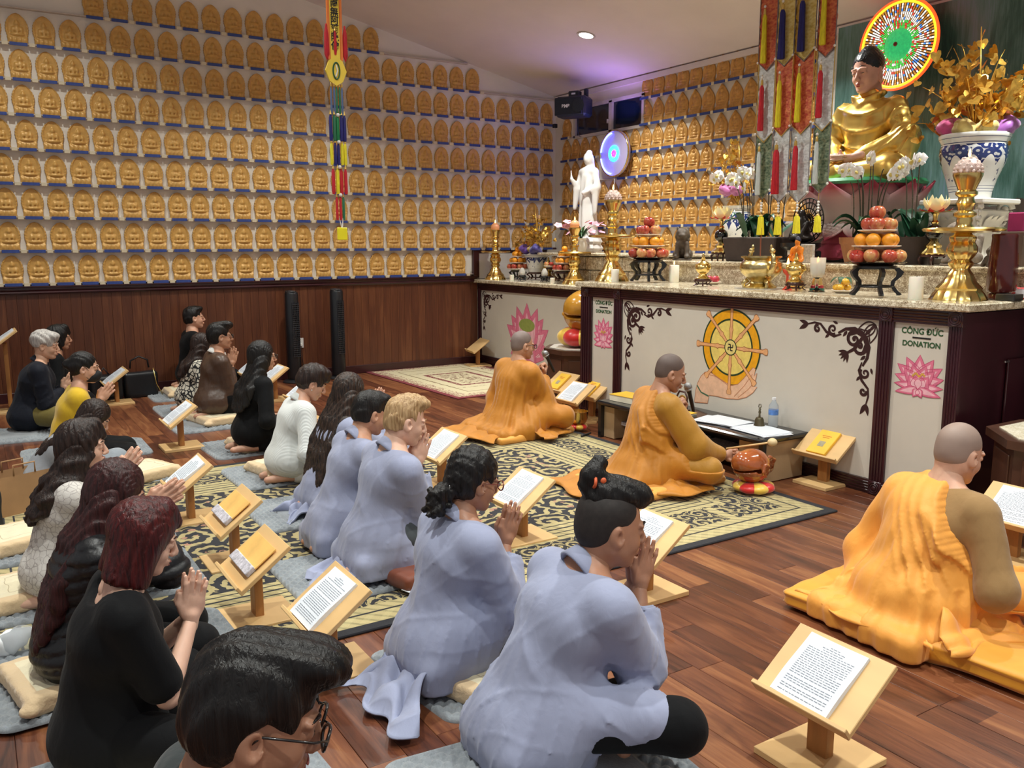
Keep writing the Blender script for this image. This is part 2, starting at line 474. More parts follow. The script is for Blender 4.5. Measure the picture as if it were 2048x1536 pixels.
# wainscot strips (each strip of the panelling is a piece)
strip=MB().box((0,0,0),(.0935,.012,1.06),bev=.001).mesh('strip'); strip.materials.append(PM)
def panel_strip_mat():
    m,t,b=newmat('wainscot_strip')
    oi=t.nodes.new('ShaderNodeObjectInfo'); rnd=Nn(t,oi.outputs['Random'])
    cx=t.nodes.new('ShaderNodeCombineXYZ'); t.links.new((rnd*37).s,cx.inputs[0]); t.links.new((rnd*51).s,cx.inputs[2])
    def sh(v):
        va=t.nodes.new('ShaderNodeVectorMath'); va.operation='ADD'; t.links.new(v,va.inputs[0]); t.links.new(cx.outputs[0],va.inputs[1]); return va.outputs[0]
    n1=noise(t,sh(coord(t,'Object',(9,1,1.0))),1.3,5,.6,.8); n2=noise(t,sh(coord(t,'Object',(45,1,1.5))),2,3)
    c=ramp(t,n1*.55+n2*.40+rnd*.08-.02,[(.25,sr((66,34,23))),(.5,sr((94,52,33))),(.75,sr((128,80,50)))])
    t.links.new(c,b.inputs['Base Color']); b.inputs['Roughness'].default_value=.38; bump(t,b,n2,.15,.003); return m
strip.materials.clear(); strip.materials.append(panel_strip_mat())
for i in range(int((5.6+4)/.095)):
    link('panel',strip,None,ws,(5.57-i*.095,LW-.022,.55))
obj('baseboard_left',MB().box(((xL+5.6)/2,LW-.035,.05),(5.6-xL,.02,.10),bev=.004),DARKW,kind='structure')
rail=MB(); pr=[(0,1.07),(.05,1.07),(.06,1.085),(.045,1.10),(.055,1.115),(.055,1.135),(.07,1.14),(.07,1.152),(0,1.152)]
n=len(pr); V=[(x,LW-a,z) for x in (xL,5.60) for a,z in pr]
rail.add(V,[(i,(i+1)%n,n+(i+1)%n,n+i) for i in range(n)]+[tuple(range(n)),tuple(range(n,2*n))])
obj('trim_2',rail,DARKW,kind='structure')
# dark frame that steps up round the altar on the left wall
st=MB(); st.box((5.60,LW-.02,1.30),(.09,.05,.36),bev=.008); st.box((6.25,LW-.02,1.47),(1.24,.05,.07),bev=.008); 
obj('trim_3',st,DARKW,kind='structure')
# cornice-like moulding at foot of the back wall slope
obj('trim_4',MB().box((BW-.02,4.3,CZ(BW)-.04),(.04,10.9,.06)),CEIL,kind='structure')

# windows on the back wall (a dark two-light strip high in the corner)
GL=mat('night_glass',(16,30,48),.08,var=.2,scale=3,spec=.8)
FRM=mat('window_frame_white',(196,190,182),.5)
wd=MB(); y0,y1,z0,z1=9.30,7.97,2.93,3.26
for (yc,zc,dy,dz) in ((9.30,3.095,.04,.37),(8.56,3.095,.06,.37),(7.96,3.095,.04,.37)): wd.box((BW-.02,yc,zc),(.05,dy,dz))
for zc in (2.915,3.275): wd.box((BW-.02,8.63,zc),(.05,1.38,.035))
wo=obj('window_1',wd,FRM,kind='structure')
obj('pane',MB().box((BW-.008,8.93,3.095),(.012,.70,.33)),GL,wo); obj('pane',MB().box((BW-.008,8.25,3.095),(.012,.56,.33)),GL,wo)
obj('latch',MB().box((BW-.05,8.60,3.04),(.02,.02,.05),bev=.004),FRM,wo)

# ------------------------------------------------------------------ little relief figures
GOLD=mat('plaque_gold',(206,160,86),.42,metal=.12,var=.08,scale=25,bmp=.10,bscale=300)
GOLD2=mat('plaque_gold_deep',(206,156,84),.40,metal=.18,var=.12,scale=25,bmp=.10,bscale=300)
def plaque(kind):
    """height-field relief on an outlined slab: front faces -Y; width W, height Hh"""
    Wd,Hh=(.196,.272) if kind==0 else (.184,.268)
    nx,nz=26,38
    def half(z):       # half width at relative height
        t=z/Hh
        if kind==0:
            if t<.22: return Wd/2*(.93-.05*math.sin(t/.22*PI))
            u=max(0,(t-.48)/.52); w=Wd/2*max(.012,(1-u**2.2)**.62+.05*max(0,u-.8)); 
            if t<.48: w=Wd/2*(.86+.14*math.sin((t-.22)/.26*PI/2))
            w=max(w,Wd/2*.16*(1-t)*12) if t>.93 else w
            return w*(1+.028*math.cos(t*66))
        if t<.14: return Wd/2*.93
        u=(t-.14)/.86
        w=1-abs(max(0,u-.42)/.58)**1.9
        if u>.80: w=w*.92
        return Wd/2*max(.01,w*(.86 if u<.18 else .90+.08*math.sin(min(1,(u-.1)*1.6)*PI)))
    def g(x,z,cx,cz,rx,rz,h):
        q=((x-cx)/rx)**2+((z-cz)/rz)**2
        return h*math.sqrt(max(0,1-q))
    def hgt(u,z):
        hw=half(z); x=u*hw/1.1; ax=abs(x); h=.012; z0_=z; z=z/1.06
        e=1-abs(u); t=z/Hh
        h+=.010*math.exp(-((e-.10)/.09)**2) if t>.2 else .012      # raised border
        if kind==0:
            h+=.004*max(0,math.cos(t*60))*math.exp(-((e-.1)/.1)**2)
            h=max(h,.012+g(x,z,0,.168,.020,.026,.022),.012+g(x,z,0,.188,.009,.012,.02),
                  .012+g(x,z,0,.115,.034,.040,.022), .012+g(ax,z,.033,.112,.014,.034,.020),
                  .012+g(x,z,0,.075,.060,.020,.030), .012+g(x,z,0,.098,.024,.012,.026))
            if .045<z<.062: h=max(h,.020)
            if z<.052: h=max(h,.030+.010*abs(math.sin(x/Wd*PI*5.5))*math.sin(min(1,z/.052)*PI))
            if ax>.012 and ax<.026 and .092<z<.106: h-=.012
        else:
            h=max(h,.012+g(x,z,0,.19,.016,.022,.024),.012+g(x,z,0,.145,.026,.034,.022),.012+g(ax,z,.028,.14,.012,.036,.020),
                  .012+g(x,z,-.0,.088,.048,.020,.030),.012+g(x,z,.012,.115,.026,.014,.028),.012+g(x,z,0,.062,.058,.012,.03))
            if z<.045: h=max(h,.030+.003*math.sin(x*400))
        if abs(u)>.97: h=.006
        return h
    mb=MB(); V=[];Fc=[]
    for j in range(nz+1):
        z=Hh*j/nz
        for i in range(nx+1):
            u=-1+2*i/nx; V.append((u*half(z),-hgt(u,z),z))
    for j in range(nz):
        for i in range(nx): a=j*(nx+1)+i; Fc.append((a,a+1,a+nx+2,a+nx+1))
    k=len(V)
    for j in range(nz+1):
        z=Hh*j/nz; V+=[(-half(z),0,z),(half(z),0,z)]
    for j in range(nz):
        a=j*(nx+1); Fc.append((k+2*j,a,a+nx+1,k+2*j+2)); b=a+nx; Fc.append((b,k+2*j+1,k+2*j+3,b+nx+1))
    Fc.append(tuple(range(nx+1))+(k+1,k)); mb.add(V,Fc)
    return mb.mesh('buddha_plaque',smooth='all')
PQ0=plaque(0); PQ0.materials.append(GOLD); PQ1=plaque(1); PQ1.materials.append(GOLD2)
BLUE=mat('label_blue',(50,72,140),.5,var=.12,scale=30); BLK=mat('shelf_block',(212,200,172),.6,var=.05)
SHW=mat('shelf_white',(196,186,176),.6,var=.05)
LB=MB().box((0,0,0),(.150,.006,.030),bev=.001).mesh('name_label'); LB.materials.append(BLUE)
BB=MB().box((0,0,0),(.052,.008,.034),bev=.002).mesh('spacer_block'); BB.materials.append(BLK)
x0g,dxg,z0g,dzg=.3804,.2262,1.1667,.324
rowname=['lowest','second','third','fourth','fifth','sixth','seventh','eighth','topmost']
for r in range(9):
    z=z0g+dzg*r
    if r==0: rg=range(-1,23)
    elif r<=6: rg=range(-1,29)
    elif r==7: rg=range(-1,24)
    else: rg=range(4,18)
    off=0
    xs=[x0g+dxg*n+off for n in rg]
    x_end={0:5.55,1:6.80,2:6.80,3:6.80,4:6.80,5:6.80,6:6.80,7:6.80,8:5.50}[r]
    x_st=-.05
    sh=thing('wall_shelf','white shelf ledge with blue name strips, %s on the long side wall'%rowname[r],'shelf',(0,LW,z))
    # ledge
    obj('ledge',MB().box(((x_st+x_end)/2,-.028,.006),(x_end-x_st,.056,.012),bev=.002),SHW,sh)
    for n_,x in enumerate(xs):
        link('name_label',LB,None,sh,(x,-.060,.0))
        if x+dxg/2<x_end: link('spacer_block',BB,None,sh,(x+dxg/2,-.060,.0))
        o=link('buddha_plaque',PQ0,None,None,(x,LW-.004,z+.0125))
        tag(o,'gold seated Buddha plaque on the side wall, %s shelf, %s from its right end'%(rowname[r],ordi(len(xs)-n_)),'plaque','gold Buddha plaques on the side wall')
# back wall rows
y0b,dyb,z0b,dzb=8.314,.1977,1.4715,.2929
LB2=MB().box((0,0,0),(.006,.150,.028),bev=.001).mesh('name_label'); LB2.materials.append(BLUE)
BB2=MB().box((0,0,0),(.008,.038,.032),bev=.002).mesh('spacer_block'); BB2.materials.append(BLK)
for r in range(8):
    z=z0b+dzb*r-.012
    ms=list(range(-6,15))
    if r in (3,): ms=[m for m in ms if not -1<m<0]
    ys=[y0b-dyb*m for m in ms]
    if r==4: ys=[y for y in ys if not 8.2<y<8.75 or True]
    if r>=5: ys=[y for y in ys if y<7.93 or (r==5 and y>9.33)]
    ys=[y for y in ys if y>5.38 and z+.28<CZ(BW)+.02 and not (8.4<y<8.8 and r in (3,4))]
    if not ys: continue
    sh=thing('wall_shelf','white shelf ledge with blue name strips behind the altar, %s from below'%ordi(r+1),'shelf',(BW,0,z))
    ya,yb=min(ys)-.1,max(ys)+.1
    if r>=5: yb=7.93
    obj('ledge',MB().box((-.028,(ya+yb)/2,.006),(.056,yb-ya,.012),bev=.002),SHW,sh)
    ys.sort()
    for n_,y in enumerate(ys):
        link('name_label',LB2,None,sh,(-.060,y,.0))
        link('spacer_block',BB2,None,sh,(-.060,y-dyb/2,.0))
        o=link('buddha_figure_plaque',PQ1,None,None,(BW-.004,y,z+.0125),(0,0,-PI/2))
        tag(o,'arched gold Buddha plaque behind the altar, %s row up, %s from the mural'%(ordi(r+1),ordi(n_+1)),'plaque','arched gold plaques behind the altar')
# ================================================================== ALTAR
def granite_mat(name,c0,c1,c2):
    m,t,b=newmat(name); v=coord(t,'Object')
    a=vor(t,v,140); n=noise(t,v,28,5,.7); n3=noise(t,v,6,3)
    c=ramp(t,a*.35+n*.75+n3*.15,[(.42,sr(c0)),(.55,sr(c1)),(.66,sr(c2)),(.82,sr((244,236,214)))])
    t.links.new(c,b.inputs['Base Color']); b.inputs['Roughness'].default_value=.16; return m
GRAN=granite_mat('granite_top',(96,78,60),(170,152,122),(208,196,170))
GRAN2=granite_mat('granite_riser',(110,92,74),(158,140,116),(186,172,148))
PANEL=mat('altar_panel_white',(208,202,190),.35,var=.03,scale=2.5,coat=.2)
MAHOG=mat('mahogany',(54,20,28),.32,var=.2,scale=5,stretch=(1,1,.3),coat=.35)
AX=4.70
altar=thing('altar','long mahogany altar with white painted front panels','altar',(0,0,0))
def ap(name,mb,m,smooth=False,**k): return obj(name,mb,m,altar,smooth=smooth,**k)
YR,YL=2.70,6.24
# carcass (behind the panels) and right side
ap('carcass',MB().box(((AX+.02+6.8)/2,(YL+YR)/2,.58),(6.8-AX-.02,YL-YR-.02,1.16)),MAHOG)
ap('carcass',MB().box(((5.68+6.8)/2,(YL+9.76)/2,.53),(6.8-5.68,9.76-YL-.0,1.06)),MAHOG)
# panels
def panel(y0,y1,z0,z1,x,name='panel'): return ap(name,MB().box((x-.002,(y0+y1)/2,(z0+z1)/2),(.012,abs(y1-y0),z1-z0)),PANEL)
panel(3.22,5.67,.09,1.09,AX); panel(2.775,3.122,.09,1.09,AX); panel(5.775,6.086,.09,1.09,AX)
panel(7.30,9.70,.115,.965,5.66)
def fluted(mb,a,b_,w,x,vert):
    """moulding with three flutes between points (y,z)"""
    (ya,za),(yb,zb)=a,b_
    L=abs(yb-ya)+abs(zb-za); c=((ya+yb)/2,(za+zb)/2)
    mb.box((x,c[0],c[1]),(.03,w if vert else L,L if vert else w))
    for k in(-1.5,-.5,.5,1.5):
        o=k*w/5
        if vert: mb.tube([(x-.015,c[0]+o,c[1]-L/2),(x-.015,c[0]+o,c[1]+L/2)],w/14,6)
        else: mb.tube([(x-.015,c[0]-L/2,c[1]+o),(x-.015,c[0]+L/2,c[1]+o)],w/14,6)
# stiles, rails
for (a,b_,w,v,x) in [((3.17,.09),(3.17,1.09),.10,1,AX-.01),((2.735,.09),(2.735,1.09),.08,1,AX-.01),((5.722,.09),(5.722,1.09),.10,1,AX-.01),((6.165,.0),(6.165,1.09),.155,1,AX-.01)]:
    mb=MB(); fluted(mb,a,b_,w,x,v); ap('stile',mb,MAHOG)
for (a,b_,w,x) in [((2.695,1.13),(6.24,1.13),.085,AX-.012),((2.695,.045),(6.24,.045),.088,AX-.012),((6.24,1.01),(9.76,1.01),.09,5.645),((7.2,.06),(9.76,.06),.11,5.645)]:
    mb=MB(); fluted(mb,a,b_,w,x,0); ap('rail',mb,MAHOG)
mb=MB(); fluted(mb,(9.73,.0),(9.73,1.0),.06,5.645,1); ap('stile',mb,MAHOG)
mb=MB(); fluted(mb,(7.235,.0),(7.235,1.0),.14,5.645,1); ap('stile',mb,MAHOG)
# rosette corner blocks
for (y,z) in ((3.17,1.13),(2.735,1.13),(5.722,1.13),(3.17,.045),(2.735,.045),(5.722,.045),(6.165,1.13)):
    mb=MB().box((AX-.02,y,z),(.04,.088,.088),bev=.004)
    for rr in(.036,.024): mb.add(*(lambda t:(t.v,t.f))(MB().tube([(AX-.042,y+rr*math.cos(a),z+rr*math.sin(a)) for a in [i*PI/8 for i in range(17)]],.0035,5,cap=False)))
    mb.ball((AX-.042,y,z),(.006,.014,.014),8,6)
    ap('rosette_block',mb,MAHOG,smooth=True)
# side cupboard door on the right side face
mb=MB().box((5.35,YR-.004,.62),(.34,.012,.50),bev=.003); ap('side_door',mb,MAHOG)
for (x,z) in ((5.15,.86),(5.16,.45),(5.5,.45)): ap('hinge',MB().box((x,YR-.014,z),(.05,.01,.012),bev=.002),mat('steel',(200,200,200),.3,metal=1,var=0))
# worktops
def slab(name,pts,z0,z1,m,ov=.0):
    mb=MB(); n=len(pts); e=.012
    rows=[(z0,.006),(z0+e*.7,0),(z1-e*.7,0),(z1,.008)]
    cx=sum(p[0] for p in pts)/n; cy=sum(p[1] for p in pts)/n
    V=[]
    for z,i in rows:
        for (x,y) in pts:
            dx,dy=x-cx,y-cy; V.append((x-math.copysign(i,dx),y-math.copysign(i,dy),z))
    Fc=[tuple(range(n))[::-1],tuple(range(3*n,4*n))]+[(j*n+i,j*n+(i+1)%n,(j+1)*n+(i+1)%n,(j+1)*n+i) for j in range(3) for i in range(n)]
    mb.add(V,Fc); return ap(name,mb,m)
slab('worktop',[(4.63,YR-.06),(6.8,YR-.06),(6.8,6.27),(4.63,6.27)],1.175,1.22,GRAN)
slab('worktop',[(5.56,6.28),(6.8,6.28),(6.8,9.77),(5.56,9.77)],1.06,1.105,GRAN)
# raised rear tier
slab('tier_top',[(5.33,2.2),(6.8,2.2),(6.8,6.05),(5.33,6.05)],1.37,1.405,GRAN)
ap('tier_riser',MB().box(((5.36+6.8)/2,(2.3+6.02)/2,1.295),(6.8-5.36,6.02-2.3,.15)),GRAN2)
ap('tier_riser',MB().box((6.35,2.25,.6),(.9,.9,1.5)),MAHOG)
# left tier of rough stone behind the side altar
for j in range(2):
    for i in range(7):
        ap('stone_block',MB().box((6.25+rng.rand()*.01,6.35+i*.335+(.1 if j else 0),1.105+.075+j*.155),(.5,.325,.148),bev=.012),GRAN2)
slab('tier_top',[(5.95,6.2),(6.8,6.2),(6.8,8.85),(5.95,8.85)],1.42,1.45,GRAN)
ap('backsplash',MB().box((6.72,9.2,1.30),(.03,1.1,.36)),PANEL)
ap('backsplash',MB().box((6.2,9.755,1.28),(1.2,.02,.34)),PANEL)
ap('socket_plate',MB().box((5.545,7.36,1.03),(.008,.09,.05),bev=.002),mat('plastic_white',(225,225,222),.4,var=0))

# ---- painted decoration (flat paint, 1.5 mm proud)
def paint(col,name=None): return mat(name or 'paint_%d_%d_%d'%col,col,.45,var=.06,scale=30)
def ribbon(mb,pts,w,x,closed=False,dx=.0018):
    """flat brush stroke in the y,z plane facing -X; pts (y,z) ; w list or number"""
    n=len(pts); ws=w if hasattr(w,'__len__') else [w]*n; V=[]; mb.lay=getattr(mb,'lay',0)+1; x=x-2.5e-6*mb.lay
    for i,(y,z) in enumerate(pts):
        a=pts[max(i-1,0)];b_=pts[min(i+1,n-1)]
        if closed: a=pts[(i-1)%n]; b_=pts[(i+1)%n]
        ty,tz=b_[0]-a[0],b_[1]-a[1]; l=math.hypot(ty,tz) or 1
        ny,nz=-tz/l*ws[i]/2,ty/l*ws[i]/2
        V+=[(x,y+ny,z+nz),(x,y-ny,z-nz)]
    m=n if closed else n-1
    mb.add(V,[(2*i,2*i+1,2*((i+1)%n)+1,2*((i+1)%n)) for i in range(m)])
def flat(mb,poly,x):
    cy=sum(p[0] for p in poly)/len(poly); cz=sum(p[1] for p in poly)/len(poly)
    mb.lay=getattr(mb,'lay',0)+1; x=x-2.5e-6*mb.lay
    n=len(poly); mb.add([(x,y,z) for y,z in poly],[tuple(range(n))])
def spiral(c,r0,turn,a0,dirn,n=22,r1=.12):
    return [(c[0]+r0*(1-(1-r1)*i/n)*math.cos(a0+dirn*turn*2*PI*i/n),c[1]+r0*(1-(1-r1)*i/n)*math.sin(a0+dirn*turn*2*PI*i/n)) for i in range(n+1)]
def leafpoly(c,a,L,w,n=8):
    P=[]
    for s_ in(1,-1):
        rg=range(n+1) if s_>0 else range(n-1,0,-1)
        for i in rg:
            t=i/n; d=w*math.sin(PI*t**.8)*s_; P.append((c[0]+L*t*math.cos(a)-d*math.sin(a),c[1]+L*t*math.sin(a)+d*math.cos(a)))
    return P
DK=paint((52,24,26),'paint_maroon')
def scroll_corner(y,z,sy,S,x,name='scroll_ornament'):
    """corner ornament: (y,z) top corner of the panel, sy=+1 grows towards +y ; S overall size"""
    mb=MB()
    def T(p): return (y+sy*p[0]*S,z-p[1]*S)
    def rb(pts,w): ribbon(mb,[T(p) for p in pts],[q*S*1.3 for q in (w if hasattr(w,'__len__') else [w]*len(pts))],x)
    def lf(c,a,L,w): flat(mb,[T(p) for p in leafpoly(c,a,L,w)],x)
    def out(c,a,L,w,wd=.012):
        P=leafpoly(c,a,L,w); P.append(P[0]); rb(P,wd)
    # corner flower
    for a in(.79,.25,1.33): out((.03,.03),a,.20,.045)
    lf((.07,.07),.79,.12,.02)
    for flip in(0,1):
        def Q(p): return (p[1],p[0]) if flip else p
        def rq(pts,w): rb([Q(p) for p in pts],w)
        rq(spiral((.27,.20),.095,1.35,-2.2,1),[.034-.018*i/22 for i in range(23)])
        rq([(.16,.34),(.12,.24),(.17,.13),(.27,.09),(.38,.10),(.47,.15)],[.02,.034,.036,.034,.026,.018])
        rq(spiral((.54,.115),.06,1.3,2.2,-1),[.026-.012*i/22 for i in range(23)])
        rq([(.43,.16),(.52,.19),(.62,.15),(.70,.07),(.78,.06),(.88,.085)],[.012,.022,.024,.02,.018,.012])
        rq(spiral((.735,.125),.045,1.1,-1.8,1),[.028-.01*i/22 for i in range(23)])
        for (cx,cy,a,L,w) in ((.86,.08,.5,.14,.026),(.86,.08,-.25,.13,.022),(.36,.12,.9,.08,.018),(.58,.17,.7,.07,.016),(.48,.05,-.3,.07,.014)):
            P=leafpoly((cx,cy),a,L,w); flat(mb,[T(Q(p)) for p in P],x)
        mb2=[(.27+.022*math.cos(a),.20+.022*math.sin(a)) for a in [i*PI/5 for i in range(10)]]; flat(mb,[T(Q(p)) for p in mb2],x)
    for a in(.79,.4,1.17,.0,1.57): lf((.34,.34),a,.12,.018)
    rb([(.16,.16),(.26,.30),(.36,.36)],[.03,.03,.02])
    return ap(name,mb,DK)
scroll_corner(3.235,1.075,1,.60,AX-.0095)
scroll_corner(5.655,1.075,-1,.60,AX-.0095)
scroll_corner(7.315,.95,1,.52,5.6505); scroll_corner(9.685,.95,-1,.52,5.6505)
def petal(c,a,L,w,n=10,tipw=0):
    P=[]
    for s_ in(1,-1):
        rg=range(n+1) if s_>0 else range(n-1,0,-1)
        for i in rg:
            t=i/n; d=w*math.sin(PI*min(1,t**.62))*s_*(1 if t<.95 else .6); P.append((c[0]+L*t*math.cos(a)-d*math.sin(a),c[1]+L*t*math.sin(a)+d*math.cos(a)))
    return P
def lotus_art(yc,zc,w,h,x,green=False):
    """pink lotus painted on the panel: three tones + outline"""
    A,B_,Cc,E_=MB(),MB(),MB(),MB()
    layers=[]
    def add(bx,bz,ang,L,wd,depth):
        layers.append((bx,bz,ang,L,wd,depth))
    if not green:
        for a in (.62,PI-.62,1.05,PI-1.05,PI/2): add(0,-.12,a,.58,.15,0)
        for a in (.30,PI-.30): add(0,-.18,a,.54,.14,1)
        for a in (.80,PI-.80,1.25,PI-1.25): add(0,-.20,a,.46,.15,2)
        for a in (.08,PI-.08): add(0,-.26,a,.52,.10,3)
        for a in (.95,PI-.95,PI/2): add(0,-.30,a,.36,.16,4)
        for a in (-.22,PI+.22): add(0,-.30,a,.50,.09,5)
        add(0,-.30,-PI/2-.5,.20,.08,6); add(0,-.30,-PI/2+.5,.20,.08,6)
    else:
        for a in (.1,PI-.1,-.3,PI+.3): add(0,-.20,a,.52,.11,0)
        for a in (.55,PI-.55,.85,PI-.85): add(0,-.25,a,.72,.11,1)
        for a in (1.15,PI-1.15,PI/2): add(0,-.25,a,.76,.12,2)
        for a in (-.8,PI+.8): add(0,-.2,a,.38,.10,3)
    for bx,bz,ang,L,wd,dp in layers:
        if green: L*=.86; wd*=1.5
        P=petal((bx,bz),ang,L,wd); xx=x-.0003*dp
        flat(A,[(yc-p[0]*w,zc+p[1]*h) for p in P],xx)
        P2=petal((bx,bz),ang,L*.80,wd*.62); flat(B_,[(yc-p[0]*w,zc+p[1]*h) for p in P2],xx-.00010)
        PP=P+[P[0]]; ribbon(Cc,[(yc-p[0]*w,zc+p[1]*h) for p in PP],.0035 if w<.4 else .005,xx-.0002)
    o=ap('lotus_painting',A,paint((222,120,150)))
    obj('petal_light',B_,paint((240,186,198)),o); obj('petal_outline',Cc,paint((196,76,116)),o)
    if green: flat(E_,[(yc+.20*w*math.cos(a),zc+.10*h+.09*h*math.sin(a)) for a in [i*PI/10 for i in range(20)]],x-.0032); obj('seed_pod',E_,paint((148,160,84)),o)
    else:
        for k in range(9): flat(E_,[(yc+(-.12+.03*k)*w+.018*w*math.cos(a),zc+.02*h+.03*h*math.sin(k*1.3)+.03*h*math.sin(a)) for a in [i*PI/4 for i in range(8)]],x-.0024)
        obj('stamens',E_,paint((214,168,70)),o)
lotus_art(2.945,.78,.30,.27,AX-.0095); lotus_art(5.93,.78,.26,.29,AX-.0095)
lotus_art(8.62,.50,.86,.88,5.6505,True)
# lettering
def text(s_,y,z,size,x,m,parent,name='lettering',bold=.0):
    cu=bpy.data.curves.new('t','FONT'); cu.body=s_; cu.size=size; cu.align_x='CENTER'; cu.align_y='CENTER'; cu.offset=bold; cu.extrude=.0006
    o=bpy.data.objects.new('t',cu); COL.objects.link(o); bpy.context.view_layer.update()
    me=bpy.data.meshes.new_from_object(o.evaluated_get(bpy.context.evaluated_depsgraph_get())); bpy.data.objects.remove(o)
    me.materials.clear()
    q=link(name,me,m,parent,(x,y,z),(PI/2,0,-PI/2)); return q
GRN=paint((44,84,48)); BK=paint((24,22,24))
for yc,sc in ((2.945,.0475),(5.93,.043)):
    text('CÔNG ĐỨC',yc,1.040,sc,AX-.0095,GRN,altar,bold=.0012)
    text('DONATION',yc,.965,sc*.93,AX-.0095,GRN,altar,bold=.0012)
    mb=MB().box((AX-.0095,yc,1.003),(.002,.115,.009)); ap('lettering',mb,BK)
# dharma wheel
wy=PXy=4.405; wz=.80
mb=MB(); x=AX-.0095
def disc(mb,r,x,y=4.405,z=.80,n=48,sy=1): flat(mb,[(y+sy*r*math.cos(a),z+r*math.sin(a)) for a in [2*PI*i/n for i in range(n)]],x)
def ring(mb,r0,r1,x,y,z,n=48): mb.add([(x,y+r*math.cos(2*PI*i/n),z+r*math.sin(2*PI*i/n)) for i in range(n) for r in(r0,r1)],[(2*i,2*i+1,(2*i+3)%(2*n),(2*i+2)%(2*n)) for i in range(n)])
wy,wz=WY,WZ=4.43,.80
Wd=MB(); disc(Wd,.285,x,wy,wz); wh=ap('dharma_wheel_painting',Wd,paint((34,60,36)))
q=MB(); disc(q,.272,x-.0004,wy,wz); obj('rim_paint',q,paint((232,164,24)),wh)
q=MB(); ring(q,.198,.212,x-.0008,wy,wz); obj('rim_line',q,paint((34,60,36)),wh)
q=MB(); disc(q,.198,x-.0008,wy,wz); obj('disc_paint',q,paint((232,208,112)),wh)
sp=MB(); so=MB()
for k in range(8):
    a=PI/2+k*PI/4
    def PT(r,o=0): return (wy+r*math.cos(a)-o*math.sin(a),wz+r*math.sin(a)+o*math.cos(a))
    rr=[.05,.09,.115,.13,.15,.2,.26,.305,.325,.345]; ww=[.014,.018,.020,.034,.020,.016,.020,.020,.040,.038]
    ribbon(so,[PT(r) for r in rr+[.350]],[w_+.010 for w_ in ww]+[.02],x-.0012)
    ribbon(sp,[PT(r) for r in rr+[.348]],[w_ for w_ in ww]+[.012],x-.0016)
obj('spoke_outline',so,paint((158,96,52)),wh); obj('spoke_paint',sp,paint((228,170,118)),wh)
q=MB(); disc(q,.060,x-.002,wy,wz); obj('hub_line',q,paint((34,60,36)),wh)
q=MB(); disc(q,.052,x-.0024,wy,wz); obj('hub_paint',q,paint((226,208,128)),wh)
q=MB(); s_=.022; w_=.009
# hooked cross emblem of the photo, arms as painted
def bar(a,b_): ribbon(q,[a,b_],w_,x-.0028)
def Y(v): return wy-v*s_
def Z(v): return wz+v*s_
bar((Y(0),Z(1)),(Y(0),Z(-1))); bar((Y(-1),Z(0)),(Y(1),Z(0)))
bar((Y(0),Z(1)),(Y(-1),Z(1))); bar((Y(0),Z(-1)),(Y(1),Z(-1))); bar((Y(-1),Z(0)),(Y(-1),Z(-1))); bar((Y(1),Z(0)),(Y(1),Z(1)))
obj('emblem',q,BK,wh)
# painted open hand below the wheel (from photo outline)
def hp(px,py): p=aX(px,py,AX); return (p.y,p.z)
hand=[(1391,804),(1393,782),(1397,766),(1404,752),(1412,744),(1424,745),(1440,756),(1455,766),(1466,771),(1478,768),(1488,758),(1500,744),(1508,735),(1513,738),(1510,752),(1516,746),(1513,760),(1505,772),(1516,774),(1508,785),(1495,794),(1478,798),(1455,797),(1435,792),(1420,790),(1417,806)]
q=MB(); P=[hp(*p) for p in hand]
import mathutils
tri=mathutils.geometry.tessellate_polygon([[Vector((0,a,b_)) for a,b_ in P]])
q.add([(x-.0006,a,b_) for a,b_ in P],[tuple(t) for t in tri]); ho=ap('hand_painting',q,paint((232,188,156)))
q=MB(); ribbon(q,P+[P[0]],.005,x-.001)
for L in ([(1470,793),(1490,772),(1507,748)],[(1478,795),(1498,779),(1513,762)],[(1440,757),(1460,772),(1473,769)],[(1415,748),(1432,752),(1450,764)]): ribbon(q,[hp(*p) for p in L],.005,x-.0011)
obj('hand_outline',q,paint((190,126,90)),ho)
q=MB(); ribbon(q,[hp(1396,770),hp(1404,784),hp(1419,792)],.012,x-.0014); obj('bracelet_paint',q,paint((70,110,84)),ho)

# mural behind the statue
def mural():
    m,t,b=newmat('mural_paint'); v=coord(t,'Object',(1,1,1)); X_,Y_,Z_=xyz(t,v)
    n1=noise(t,coord(t,'Object',(1,3,.7)),1.2,5,.6,.6); n2=noise(t,coord(t,'Object',(1,22,1.2)),2.2,5,.7)
    c=ramp(t,n1*.75+n2*.32-.03,[(.30,sr((36,58,58))),(.45,sr((62,98,90))),(.56,sr((100,134,132))),(.66,sr((120,142,166))),(.8,sr((164,166,140)))])
    low=ramp(t,n1,[(.3,sr((62,52,46))),(.7,sr((108,98,90)))])
    f=((Z_+n1*.3)-1.75).gt(.25)
    t.links.new(mixc(t,f,low,c),b.inputs['Base Color']); b.inputs['Roughness'].default_value=.35; return m
tag(obj('mural',MB().box((BW-.03,3.0,(1.2+CZ(BW)-.02)/2+.0),(.03,4.6,CZ(BW)-1.24)),mural()),'dark green painted mural filling the wall behind the golden statue','mural')
